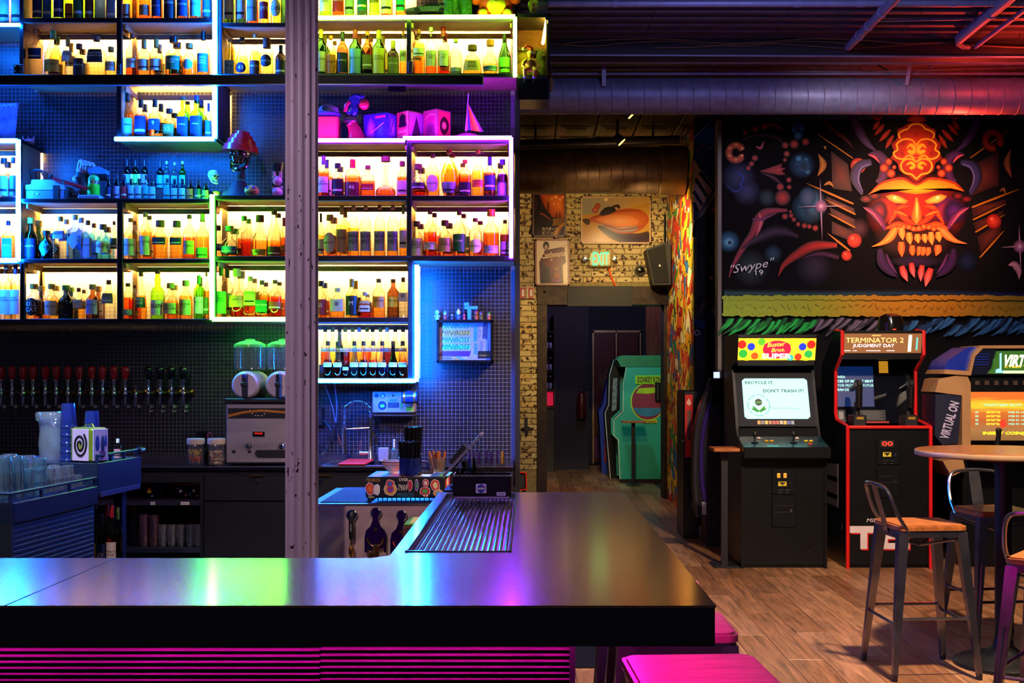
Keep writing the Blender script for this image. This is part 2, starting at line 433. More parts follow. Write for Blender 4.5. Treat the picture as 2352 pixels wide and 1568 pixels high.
# ---------------------------------------------------------------- ceiling: corrugated deck over the bar, pressed tin panels over the hall
ceil=struct('ceiling',MB().box(-4.4,6,1.0,21.0,4.16,4.3),pm('ceiling_dark','#191720',.8))
deck=pm('deck_paint','#45414c',.6,.2,var=.2)
prof=[];y=7.2
while y < 10.6:
 prof+=[(y,4.13),(y+.035,4.13),(y+.05,4.085),(y+.105,4.085),(y+.12,4.13)];y+=.155
for k in range(6):
 x0=-.06+k*.95
 MB().prism(prof+[(prof[-1][0],4.155),(prof[0][0],4.155)],x0,x0+.945,'yz').build('deck_sheet',deck,ceil,smooth=0)
tin=pm('pressed_tin','#4b4a44',.28,.8,var=.5,scale=26,bump=.6)
tinp=None
for i in range(6):
 for j in range(7):
  x=-.35+i*.42;y=10.7+j*.56
  if tinp is None:
   mb=MB().box(-.205,.205,-.275,.275,4.09,4.15,bev=.012)
   for a,b_ in ((.16,.22),(.11,.15)):mb.box(-a,a,-b_,b_,4.078 if a < .13 else 4.084,4.092,bev=.01)
   tinp=o=mb.build('tin_panel',tin,ceil)
  else:
   o=tinp.copy();col.objects.link(o);o.parent=ceil
  o.location=(x,y,0)
wood_beam=struct('beam_1',MB().box(-.05,5.45,9.0,9.14,3.945,4.083),pm('dark_beam','#1d2126',.7,var=.4,scale=6,stretch=(1,8,8),bump=.3))
# ---------------------------------------------------------------- ducts and pipes
def duct(name,x0,x1,y,z,r,mat,seam,lab_,cat='duct',tilt=.06):
 t=thing(name,lab_,cat,(x0,y,z))
 mb=MB().lathe([(r,x0),(r,x1)],(0,y,z),40,axis='x');mb.build('duct_pipe',mat,t,smooth=60)
 k=0;x=x0+.06
 ring=None
 while x < x1-.02:
  if ring is None:
   pts=[(x+tilt*(a/48-.5),y+(r+.001)*math.cos(2*math.pi*a/48+1.57),z+(r+.001)*math.sin(2*math.pi*a/48+1.57)) for a in range(49)]
   ring=MB().tube(pts,.004,5).build('spiral_seam',mat,t)
  else:
   o=ring.copy();col.objects.link(o);o.parent=t;o.location=(k*seam,0,0)
  k+=1;x+=seam
 return t
d1=duct('spiral_duct',-.3,5.45,9.55,Z_(221,9.55),.146,PURPLE_DUCT,.131,'large painted spiral duct running across above the demon mural')
for px,top,bot in ((1387,14,198),(1697,32,152),(2082,12,196)):
 p=P(px,bot,9.38);q=P(px+(12 if px > 2000 else 0),top,9.38)
 MB().prism([(p.x-.016,p.z),(p.x+.016,p.z),(q.x+.016,4.08),(q.x-.016,4.08)],9.376,9.381).build('strap',pm('strap_grey','#8a8aa8',.5,.3),d1)
d2=duct('rusty_duct',-.3,1.45,12.7,Z_(391,12.7),.25,pm('aged_duct','#5a4636',.42,.6,var=.4,scale=9),.125,'brownish spiral duct running above the posters on the brick wall',tilt=.05)
MB().lathe([(.25,1.4),(.262,1.41),(.262,1.68)],(0,12.7,Z_(391,12.7)),40,axis='x').build('duct_collar',pm('collar_steel','#6b5236',.4,.7,var=.3),d2)
pipem=pm('painted_pipe','#7f83a8',.45,.2,var=.15)
def pipe(lab_,pts,r,joints=(),mat=pipem,name='pipe'):
 t=thing(name,lab_,'pipe',pts[0]);MB().tube(pts,r,14).build('pipe_run',mat,t,smooth=60)
 for a in joints:
  p=Vector(pts[0]).lerp(Vector(pts[-1]),a);dv=(Vector(pts[-1])-Vector(pts[0])).normalized()*.02
  MB().cyl(p-dv,p+dv,r*1.2,n=14).build('pipe_joint',mat,t)
 return t
def hp(py,d,a=1262,b=2420,droop=0):return [P(a,py,d),P((a+b)/2,py+droop,d),P(b,py,d)]
pipe('thick pale pipe crossing the very top of the picture',[P(1235,9,7.9),P(2430,7,7.9)],.022,(.15,.5,.62,.8))
pipe('slim pipe under the red lit deck',[P(2010,48,8.35),P(2430,38,8.35)],.009)
pipe('long level pipe catching red light below the deck',[P(1250,139,9.25),P(2430,142,9.25)],.025,(.33,.58,.9))
pipe('thin conduit just above the red lit level pipe',[P(1250,126,8.97),P(2430,131,8.97)],.008)
pipe('lower pale conduit lying along the duct',hp(169,9.5),.013,(.2,.4,.7))
pipe('upper pale conduit lying along the duct',[P(1262,159,9.6),P(1500,156,9.6),P(1760,163,9.6),P(2000,166,9.6),P(2230,158,9.6),P(2430,153,9.6)],.011,(.3,.75))
pipe('diagonal pipe dropping from the deck above the mural',[P(2065,-12,7.5),P(1948,108,8.95)],.030,(.3,.55,.75))
pipe('stout diagonal pipe at the top right corner',[P(2360,-40,7.4),P(2205,88,8.75)],.040,(.5,))
pipe('thin diagonal pipe beside the stout one',[P(2396,-10,7.6),P(2240,108,8.95)],.017,(.4,))
MB().tube([P(2205,88,8.75),P(2200,100,8.85),P(2212,108,8.92),P(2225,108,8.95)],.02).build('pipe_elbow',pipem)
bpy.data.objects['pipe_elbow'].parent=[o for o in bpy.data.objects if o.get('label','').startswith('stout diagonal')][0]
bpy.data.objects['pipe_elbow'].location=-bpy.data.objects['pipe_elbow'].parent.location
for i,(a,b,dz) in enumerate(((1262,1990,0),(1500,2400,5),(1300,2200,-6))):
 pts=[P(a+(b-a)*k/8,100+dz+6*math.sin(k*1.7+i),8.985-.012*i) for k in range(9)]
 tag(MB().tube(spline(pts,4),.005,6).build('cable',pm('old_cable','#6a5a48',.6)),['drooping brown cable on dark beam, upper','drooping brown cable on dark beam, reaching the right side','highest brown cable strung along the dark beam'][i],'cable')
sl=pm('slat_steel','#2b2f3d',.5,.4)
tag(MB().prism([(P(2018,50,9.6).x,4.08),(P(2026,50,9.6).x,4.08),(P(2052,155,9.6).x,P(2052,155,9.6).z),(P(2044,155,9.6).x,P(2044,155,9.6).z)],9.70,9.706).build('hanger_strap',sl),'dark leaning metal strap behind the pale duct hanger','strap')
# hall ceiling pipe and spot lamp
pipe('dark pipe below the pressed tin ceiling',[P(1185,333,12.1),P(1560,322,12.1)],.05,(.5,),pm('dark_pipe','#26221f',.4,.5))
for px in (1230,1500):MB().box(X_(px,12.1)-.012,X_(px,12.1)+.012,12.09,12.11,3.9,4.09).build('pipe_hanger',BLACK,bpy.data.objects['pipe.009'])
def spot_lamp(px,py,d,lab_,glow='#ffb84a'):
 t=thing('track_spot',lab_,'spotlight',P(px,py-14,d));p=P(px-6,py-16,d);q=P(px+4,py,d)
 MB().tube([p+Vector((-.02,0,.0)),q],[.035,.05],14).build('lamp_head',BLACK,t)
 MB().box(p.x-.015,p.x+.015,d-.01,d+.01,p.z,4.08).build('lamp_stem',BLACK,t)
 MB().cyl(q-Vector((.006,0,-.004)),q+Vector((.004,0,-.006)),.044,n=14).build('lamp_lens',em('lamp_lens',glow,6),t)
 return t
spot_lamp(1424,326,11.8,'black track spotlight with warm lens in front of the brown duct')
spot_lamp(1447,264,11.4,'small black track spotlight just below the painted duct')
# ---------------------------------------------------------------- brick wall at the end of the hall, with its doorway
DB=14.5
XL,XR=X_(1186,DB),X_(1545,DB);DX0,DX1=X_(1247,DB),X_(1524,DB);DZ=Z_(700,DB);LZ=Z_(658,DB)
wbr=struct('wall_brick',MB().box(XL-.6,DX0-.06,DB,DB+.3,0,4.1).box(DX0-.06,XR+.15,DB,DB+.3,LZ,4.1),pm('old_mortar','#8a7a4e',.9,var=.3,scale=20))
bm_=[]
for i in range(4):
 name='painted_brick_%d' % i
 m,N,L=_new(name);b=N['Principled BSDF'];tc=N.new('ShaderNodeTexCoord');oi=N.new('ShaderNodeObjectInfo')
 ad=N.new('ShaderNodeVectorMath');ad.operation='ADD';mu=N.new('ShaderNodeMath');mu.operation='MULTIPLY';mu.inputs[1].default_value=30
 L.new(oi.outputs['Random'],mu.inputs[0]);L.new(tc.outputs['Object'],ad.inputs[0]);L.new(mu.outputs[0],ad.inputs[1])
 nz=N.new('ShaderNodeTexNoise');nz.inputs['Scale'].default_value=24;nz.inputs['Detail'].default_value=2;L.new(ad.outputs[0],nz.inputs['Vector'])
 r=N.new('ShaderNodeValToRGB');r.color_ramp.interpolation='CONSTANT';e=r.color_ramp.elements
 e[0].color=(*lin('#3b1a12'),1);e[1].position=.385+.02*i;e[1].color=(*lin(['#b9a672','#c2b07c','#ab9a66','#bfa468'][i]),1)
 L.new(nz.outputs['Fac'],r.inputs[0]);L.new(r.outputs[0],b.inputs['Base Color']);b.inputs['Roughness'].default_value=.7
 bp=N.new('ShaderNodeBump');bp.inputs['Strength'].default_value=.5;bp.inputs['Distance'].default_value=.006;L.new(r.outputs[0],bp.inputs['Height']);L.new(bp.outputs[0],b.inputs['Normal'])
 bm_.append(m)
BW,BH=.205,.07
base=[MB().box(-BW/2+.004,BW/2-.004,-.012,.03,.004,BH-.004,bev=.006).build('brick',bm_[i],wbr) for i in range(4)]
used=set();nb=0
for row in range(int(3.95/BH)):
 z=row*BH
 if z < .35:continue
 x=XL-.1-BW+(BW/2 if row % 2 else 0)
 while x < XR+.05:
  ok=(z > LZ+.01) or (x+BW/2 < DX0-.06 and True)
  if z > LZ-.08 and z <=LZ+.01 and not x+BW/2 < DX0-.06:ok=False
  if z > 3.85:ok=False
  if not z > LZ+.01:ok=False
  if ok:
   i=random.randrange(4);o=base[i]
   if i in used:o=o.copy();col.objects.link(o);o.parent=wbr
   used.add(i);o.location=(x,DB+random.uniform(-.004,.004),z);nb+=1
  x+=BW
 if z <=LZ+.01 and z > .35:# the narrow pier beside the doorway: one stretcher and one closer per course
  pa,pb=XL-.02,DX0-.068;cl=pb-pa-BW
  for wd_,xc_ in (((BW,pa-BW/2),(BW,pa+BW/2),(cl,pb-cl/2)) if row % 2 else ((BW,pa+cl-BW/2),(BW,pb-BW/2))):
   o=base[random.randrange(4)].copy();col.objects.link(o);o.parent=wbr;o.scale=(wd_/BW,1,1);o.location=(xc_,DB+random.uniform(-.004,.004),z);nb+=1
# steel portal
rust=pm('rusted_steel','#2a1d16',.5,.5,var=.6,scale=14)
fr=thing('door_1','dark steel portal frame around the hall doorway','door frame',(DX0,DB,0));fr['kind']='structure'
MB().box(DX0-.07,DX0+.05,DB-.05,DB+.32,0,LZ).build('jamb',rust,fr)
MB().box(DX1,XR+.02,DB-.05,DB+.32,0,LZ).build('jamb',rust,fr)
MB().box(DX0-.07,XR+.02,DB-.06,DB+.32,DZ,LZ).build('lintel',rust,fr)
for k in range(5):MB().ball((DX0+.02+k*.35,DB-.06,LZ-.07),.018,8).build('bolt_head',rust,fr)
MB().box(X_(1303,DB),X_(1450,DB),DB-.09,DB-.058,DZ-.02,LZ+.0).build('header_panel',pm('black_header','#070709',.6),fr)
# far room
DR=20.4
struct('wall_far',MB().box(-2,4,DR,DR+.1,0,4.1),pm('far_wall','#2a3340',.7,var=.2))
struct('wall_far_left',MB().box(-.1,0.0,DB+.3,DR,0,4.1).box(0,X_(1352,19.0),19.0,19.05,0,4.1),pm('far_wall_dark','#1d1a2b',.7))
dd=thing('door_2','dark red double doors with small windows at the end of the hall','door',(X_(1415,DR),DR,0));dd['kind']='structure'
redm=pm('oxblood_door','#5c1216',.45,var=.15);edge=pm('door_trim','#b8a878',.35,.5)
dz=Z_(760,DR)
for a,b_ in ((1364,1412),(1418,1466)):
 pn=MB().box(X_(a,DR),X_(b_,DR),DR-.06,DR-.02,.02,dz-.03,bev=.008).build('door_leaf',redm,dd)
 xc=X_((a+b_)/2-1,DR);MB().box(xc-.1,xc+.1,DR-.072,DR-.055,Z_(890,DR),Z_(848,DR),bev=.03).build('door_window',pm('wired_pane','#6b5a48',.2,var=.3),pn)
 MB().box(X_(a+1,DR),X_(b_-1,DR),DR-.066,DR-.055,.1,Z_(1000,DR)).build('kick_plate',pm('kick_plate','#7a4a7a',.3,.7),pn)
for a in (1360,1413,1468):MB().box(X_(a,DR),X_(a+4,DR),DR-.08,DR-.01,0,dz).build('door_edge',edge,dd)
MB().box(X_(1360,DR),X_(1472,DR),DR-.08,DR-.01,dz-.03,dz+.01).build('door_head',edge,dd)
wood_post=struct('trim_2',MB().box(X_(1488,17.6),X_(1530,17.6),17.6,17.9,0,3.6),pm('raw_timber','#6b3a22',.7,var=.4,scale=4,stretch=(6,6,1),bump=.4))
# ---------------------------------------------------------------- graffiti walls and mural wall
XG=1.70
m,N,L=_new('graffiti_paint');b=N['Principled BSDF'];tc=N.new('ShaderNodeTexCoord');mp=N.new('ShaderNodeMapping');mp.inputs['Scale'].default_value=(1,1.1,1.5)
L.new(tc.outputs['Object'],mp.inputs[0]);nz=N.new('ShaderNodeTexNoise');nz.inputs['Scale'].default_value=1.6;nz.inputs['Detail'].default_value=2
L.new(mp.outputs[0],nz.inputs['Vector']);va=N.new('ShaderNodeVectorMath');va.operation='MULTIPLY_ADD';va.inputs[1].default_value=(1.2,1.2,1.2)
L.new(nz.outputs['Color'],va.inputs[0]);L.new(mp.outputs[0],va.inputs[2])
vo=N.new('ShaderNodeTexVoronoi');vo.inputs['Scale'].default_value=4.6;L.new(va.outputs[0],vo.inputs['Vector'])
sp=N.new('ShaderNodeSeparateColor');L.new(vo.outputs['Color'],sp.inputs[0])
r=N.new('ShaderNodeValToRGB');r.color_ramp.interpolation='CONSTANT';cs=['#f2c21c','#d9271c','#f4a51a','#3f9c35','#f7d84a','#e8602a','#2b6fb5','#f5e9c0','#b3261e','#f1b51d']
e=r.color_ramp.elements;e[0].color=(*lin(cs[0]),1);e[1].position=.1;e[1].color=(*lin(cs[1]),1)
for k in range(2,10):q_=e.new(k/10);q_.color=(*lin(cs[k]),1)
L.new(sp.outputs[0],r.inputs[0])
ve=N.new('ShaderNodeTexVoronoi');ve.feature='DISTANCE_TO_EDGE';ve.inputs['Scale'].default_value=4.6;L.new(va.outputs[0],ve.inputs['Vector'])
lt=N.new('ShaderNodeMath');lt.operation='GREATER_THAN';lt.inputs[1].default_value=.035;L.new(ve.outputs['Distance'],lt.inputs[0])
mx=N.new('ShaderNodeMix');mx.data_type='RGBA';mx.inputs['A'].default_value=(.01,.008,.012,1);L.new(lt.outputs[0],mx.inputs['Factor']);L.new(r.outputs[0],mx.inputs['B'])
L.new(mx.outputs['Result'],b.inputs['Base Color']);b.inputs['Roughness'].default_value=.45
GRAF=m
struct('wall_graffiti',MB().box(XG,XG+.12,12.0,DB+.02,.0,4.1),GRAF)
wa=struct('wall_keyboard',MB().box(XG,3.2,11.96,12.1,0,4.1),pm('night_blue_wall','#10131f',.6,var=.4,scale=2))
DM=10.7
MX0=X_(1657,DM)
wm=struct('wall_mural',MB().box(MX0,5.6,DM,DM+.14,0,3.84),pm('mural_ground','#060509',.8,var=.6,scale=2.2,spec=.15))
struct('trim_3',MB().box(MX0-.035,MX0,DM-.01,DM+.15,0,3.84),pm('corner_bead','#5b554e',.5,.3))
struct('wall_outer',MB().box(5.5,5.6,2,DM-.01,0,4.1),BLACK)
# ================================================================ steel shelving with light strips
WARM=(1.0,.63,.17)
LED=em('warm_led',WARM,175.0,True)
def neon_mat(n,c,s):return em('neon_'+n,c,s,True)
NB=neon_mat('blue',(0.0035,0.14,1.0),400);NG=neon_mat('green',(0.08,1.0,0.03),70);NY=neon_mat('lime',(0.42,1.0,0.03),45)
NP=neon_mat('purple',(0.32,0.02,1.0),170);NO=neon_mat('orange',(1.0,0.55,0.05),40)
def plate(t,a,b,y0,y1,front=DS,back=DW-.012,tan=True):
 z1,z0=Z_(y0,front),Z_(y1,front)
 mb=MB().box(X_(a,front),X_(b,front),front,back,z0+.002,z1,bev=.002)
 if tan:mb.box(X_(a,front)+.004,X_(b,front)-.004,front+.006,back-.004,z0,z0+.003,1)
 return mb.build('shelf_plate',[DARKSTEEL,TAN],t)
def upright(t,a,b,y0,y1,solid=False,rear=True):
 x0,x1=X_(a,DS),X_(b,DS);z0,z1=Z_(y1,DS),Z_(y0,DS)
 MB().box(x0,x1,DS-.003,DS+.022,z0,z1,bev=.002).build('front_post',DARKSTEEL,t)
 if solid:
  MB().box(x0+.004,x1-.004,DS+.022,DW-.05,z0,z1).build('side_panel',TAN,t)
 elif rear:
  MB().box(x0+.002,x1-.002,DW-.075,DW-.05,z0,z1).build('rear_post',TAN,t)
def fit(t,key,led=True,rail=True):
 """rear lip, the warm light strip behind it, and the side rails of one bay"""
 a,b,y0,y1=CUB[key];x0,x1=X_(a,DS),X_(b,DS);z=Z_(y0,DS)
 MB().box(x0,x1,DW-.105,DW-.099,z-.034,z-.001).build('rear_lip',TAN,t)
 if rail:
  for xx in (x0+.002,x1-.012):MB().box(xx,xx+.01,DS+.022,DW-.11,z-.03,z-.001).build('side_rail',TAN,t)
 if led:MB().box(x0+.01,x1-.01,DW-.09,DW-.078,z-.020,z-.006).build('light_strip',LED,t)
u=thing('steel_shelf','upper left shelving of four lit bays left of the column','shelf',(X_(270,DS),DS,Z_(171,DS)))
plate(u,45,495,41,52);upright(u,45,54,-62,171,True);upright(u,268,280,-62,171);upright(u,488,497,-62,318)
plate(u,36,500,171,182);plate(u,268,497,312,324);upright(u,268,279,182,318,True)
plate(u,45,497,-70,-60)
for k in ('T0','T1','U1','U2','M1'):fit(u,k)
MB().box(X_(497,DS),X_(500,DS),DS,DW-.05,Z_(318,DS),Z_(-62,DS)).build('side_panel',pm('blue_grey_panel','#39415c',.5),u)
u=thing('steel_shelf','upper shelving between blue light and column','shelf',(X_(600,DS),DS,Z_(168,DS)))
plate(u,505,694,52,62);plate(u,500,694,169,180);upright(u,503,510,-62,168);plate(u,505,694,-70,-60)
for k in ('T2','U3'):fit(u,k)
u=thing('steel_shelf','shelving at the left edge inside the blue light square','shelf',(X_(0,DS),DS,Z_(594,DS)))
plate(u,-125,47,318,328);plate(u,-125,40,452,464);plate(u,-125,46,594,606);plate(u,-125,50,733,741)
upright(u,36,48,318,606,True);upright(u,46,55,604,741)
for k in ('L1','L2','L3'):fit(u,k)
u=thing('steel_shelf','bottle shelving at the top left corner above blue light','shelf',(X_(0,DS),DS,Z_(52,DS)))
plate(u,-125,45,52,61);fit(u,'TL')
u=thing('steel_shelf','central left shelving of four lit bays under the small bottles','shelf',(X_(270,DS),DS,Z_(732,DS)))
plate(u,48,488,456,466);plate(u,48,488,594,604);plate(u,48,488,732,741)
upright(u,49,57,600,736,rear=True);upright(u,269,282,462,736)
for k in ('C1','C2','C3','C4'):fit(u,k)
u=thing('steel_shelf','shelving framed in green light beside the column','shelf',(X_(590,DS),DS,Z_(727,DS)))
plate(u,490,694,448,459);plate(u,490,694,588,600);plate(u,484,694,727,738);upright(u,482,496,448,735)
for k in ('G1','G2'):fit(u,k)
u=thing('steel_shelf','upper right shelving framed in lime light','shelf',(X_(940,DS),DS,Z_(165,DS)))
plate(u,702,1187,36,47);plate(u,702,1187,168,178);upright(u,934,944,45,170);upright(u,1177,1187,40,176)
for k in ('T3','V1','V2'):fit(u,k)
MB().box(X_(890,DS) ,X_(930,DS),DS+.04,DS+.06,Z_(206,DS),Z_(180,DS)).build('rail_bracket',DARKSTEEL,u)
u=thing('steel_shelf','right shelving of four lit bays framed in purple light','shelf',(X_(940,DS),DS,Z_(586,DS)))
plate(u,702,940,318,330);plate(u,930,1180,313,330);plate(u,702,1175,449,461);plate(u,702,1181,587,600)
upright(u,934,945,320,590);upright(u,1168,1180,316,598)
for k in ('A1','A2','B1','B2'):fit(u,k)
u=thing('steel_shelf','lower right shelving of two lit bays edged in blue light','shelf',(X_(840,DS),DS,Z_(868,DS)))
plate(u,702,945,729,741);plate(u,702,950,868,880);upright(u,937,948,600,872,True)
for k in ('D1','D2'):fit(u,k)
MB().box(X_(948,DS),X_(950,DS),DS,DW-.01,Z_(872,DS),Z_(603,DS)).build('outer_panel',pm('navy_panel','#20294a',.4),u)
# ladder rail along the shelves
u=thing('shelf_rail','long dark steel rail running below the upper shelves','rail',(X_(600,DS),DS-.05,Z_(182,DS)))
MB().box(X_(-120,7.19),X_(1110,7.19),7.19,7.215,Z_(192,7.19),Z_(171,7.19),bev=.003).build('rail_bar',DARKSTEEL,u)
MB().box(X_(-120,7.19),X_(1110,7.19),7.185,7.22,Z_(195,7.19),Z_(192.5,7.19)).build('rail_glint',pm('rail_glint','#6d7382',.3,.8),u)  # pale strip standing in for the light reflected along the rail's lower edge
MB().lathe([(.0001,-.004),(.008,-.004),(.009,0)],(X_(1104,7.19),7.189,Z_(176,7.19)),10,axis='y').build('bolt_head',CHROME,u)
for px in (-60,268,500,712,935):MB().box(X_(px,7.19),X_(px+8,7.19),7.21,7.255,Z_(186,7.19),Z_(178,7.19)).build('rail_bracket',DARKSTEEL,u)
# coloured light strips on the shelf fronts
def neon(lab_,mat,segs,r=.011,d=DS-.019):
 pts0=P(*segs[0][0][:2],d);t=thing('light_strip',lab_,'light strip',pts0)
 for a,b in segs:
  da=a[2] if len(a) > 2 else d;db=b[2] if len(b) > 2 else d
  p,q=P(a[0],a[1],da),P(b[0],b[1],db)
  MB().tube([p,q],r,10).build('light_tube',mat,t,smooth=60)
  ax=(q-p).normalized()*.004
  MB().cyl(p-ax,p,r*1.05,n=10).build('end_cap',pm('strip_cap','#30303a',.5),t)
 return t
neon('blue light strip down and under the upper left bays',NB,[((493,-60),(493,318)),((493,319),(264,319))],.0135)
neon('blue light strip round the square shelf at left edge',NB,[((-120,323),(40,323)),((42,321),(42,600)),((41,598),(-120,598))],.0135)
neon('short blue light strip below lavender bottles, top left corner',NB,[((-120,57),(46,57))],.0105)
neon('green light strip beside and below the column shelving',NG,[((487,447),(487,734)),((488,733),(680,733)),((487,446),(506,454,DW-.12))],.0135)
neon('lime light strip over and beside the upper right bays',NY,[((700,41),(1183,38)),((1183,40),(1183,176))],.0125)
neon('purple light strip with a step over the right shelving',NP,[((700,322),(930,322)),((926,317),(1175,316)),((1174,316),(1174,592))],.0115)
neon('blue light strip under and beside the syrup bottles',NB,[((700,874),(955,874)),((957,608),(957,876))],.0125)
# ---------------------------------------------------------------- box at the end of the shelves
xe0,xe1=X_(1189,DS),X_(1263,DS)
u=thing('display_box','open black display box at the end of the shelves holding toys','box',(X_(1225,DS),DS,Z_(228,DS)))
felt=pm('brown_felt','#7a5a34',.9,var=.3,scale=80,bump=.4)
MB().box(xe0,xe1,DS,DS+.30,Z_(40,DS),Z_(31,DS)).build('top_board',BLACK,u)
MB().box(xe0,xe1,DS+.27,DS+.30,Z_(172,DS),Z_(40,DS)).build('back_board',felt,u)
MB().box(xe1-.012,xe1,DS,DS+.30,Z_(228,DS),Z_(31,DS)).build('end_board',BLACK,u)
MB().box(xe1-.022,xe1-.013,DS+.01,DS+.27,Z_(172,DS),Z_(42,DS)).build('end_lining',felt,u)
MB().box(xe0,xe1-.013,DS+.12,DS+.27,Z_(103,DS),Z_(99,DS)).build('inner_shelf',felt,u)
MB().box(xe0,xe1,DS,DS+.27,Z_(180,DS),Z_(172,DS)).build('floor_board',BLACK,u)
MB().box(xe0,xe1-.013,DS+.01,DS+.27,Z_(228,DS),Z_(180,DS)).build('lower_box',pm('gloss_black','#08080c',.15),u)
neon('short orange light strip inside the display box',NO,[((1256,44,DS+.02),(1247,100,DS+.20))],.010)
# ================================================================ bottles
LQ=dict(amb=((.97,.62,.20),'amber'),red=((.86,.33,.10),'red-amber'),lam=((1,.84,.48),'pale amber'),gld=((1,.86,.30),'golden'),
   clr=((.95,.96,.95),'clear'),grn=((.48,.82,.12),'green'),dgn=((.16,.34,.16),'dark green'),blk=((.13,.12,.12),'black'),nvy=((.09,.15,.32),'navy'),
   blu=((.36,.56,.95),'blue'),cyn=((.50,.88,.96),'turquoise'),brn=((.46,.26,.12),'brown'),pnk=((.95,.5,.5),'pink'),pur=((.42,.12,.20),'plum'),org=((.98,.50,.12),'orange'),lil=((.80,.70,.95),'lilac'))
LB=dict(cream='#e6d9b8',white='#e9e6e2',black='#141318',navy='#172b55',blue='#2f6fb0',sky='#7fb6d8',green='#1f6b3a',lime='#7ddc4a',red='#b01f22',orange='#e07a26',gold='#d8a93a',tan='#c9a36a',
   silver='#a9afb8',lav='#a79ad0',yellow='#ecca45',maroon='#6d1420',teal='#2aa7a0',olive='#7d7a35',brown='#6b4226',pink='#d98aa0',grey='#8b8783')
CP=dict(black='#121214',gold='#c99a3a',brown='#6b3f22',cork='#c08a4e',red='#b0181c',white='#e6e2da',green='#5f8a2a',silver='#b5b6ba',purple='#4a2a7a',orange='#c8641e',clear='#d8d2b8',navy='#1b2a55')
for k,(c,nme) in LQ.items():glass('liquid_'+k,c)
CLEARG=glass('bottle_glass',(.92,.89,.80))
def shape(kind):
 """outline as (radius share, height share); the last point is the mouth"""
 S=dict(
  std=[(.9,0),(1,.02),(1,.55),(.96,.61),(.8,.67),(.5,.73),(.38,.78),(.34,.84),(.34,.93)],
  tall=[(.9,0),(1,.015),(1,.62),(.95,.67),(.7,.73),(.44,.78),(.36,.82),(.34,.93)],
  squat=[(.9,0),(1,.03),(1,.48),(.95,.56),(.75,.64),(.45,.70),(.36,.74),(.35,.88)],
  sq=[(.94,0),(1,.02),(1,.60),(.93,.65),(.6,.69),(.38,.73),(.34,.80),(.34,.91)],
  cone=[(.88,0),(1,.04),(.98,.25),(.84,.45),(.6,.62),(.4,.74),(.33,.82),(.33,.93)],
  tear=[(.55,0),(.6,.02),(.85,.18),(1,.38),(.92,.55),(.62,.70),(.38,.79),(.3,.86),(.3,.94)],
  dec=[(.7,0),(.95,.03),(1,.10),(.96,.17),(.75,.235),(.42,.28),(.27,.32),(.24,.60),(.25,.90)],
  woozy=[(.92,0),(1,.02),(1,.36),(.92,.44),(.62,.56),(.46,.66),(.42,.9)],
  bulge=[(.9,0),(1,.02),(1,.50),(.96,.56),(.78,.62),(.44,.67),(.37,.70),(.45,.77),(.45,.83),(.35,.89),(.34,.95)],
  champ=[(.9,0),(1,.02),(1,.42),(.9,.52),(.62,.64),(.42,.74),(.36,.82),(.32,.95)],
  trap=[(.92,0),(1,.03),(.96,.25),(.82,.48),(.6,.62),(.36,.68),(.30,.72),(.29,.86)],
  flare=[(.88,0),(.95,.02),(.9,.25),(1,.50),(.98,.56),(.6,.66),(.42,.70),(.40,.86)],
  round=[(.6,0),(.8,.02),(1,.22),(.98,.36),(.8,.50),(.5,.58),(.36,.63),(.34,.86)],
  mini=[(.9,0),(1,.02),(1,.56),(.8,.68),(.44,.76),(.40,.86)],
  bamboo=[(.9,0),(1,.02),(.94,.2),(1,.22),(.94,.4),(1,.42),(.94,.6),(1,.62),(.95,.70),(.42,.74),(.38,.78)])
 return S[kind]
SQ=dict(sq=5,trap=4,flare=4)
CAPR=dict(squat=1.35,dec=1.7,round=1.3,bamboo=1.4,trap=1.5,flare=1.3)
ORD=['first','second','third','fourth','fifth','sixth','seventh','eighth','ninth','tenth','eleventh','twelfth','thirteenth']
FRONT=-math.pi/2
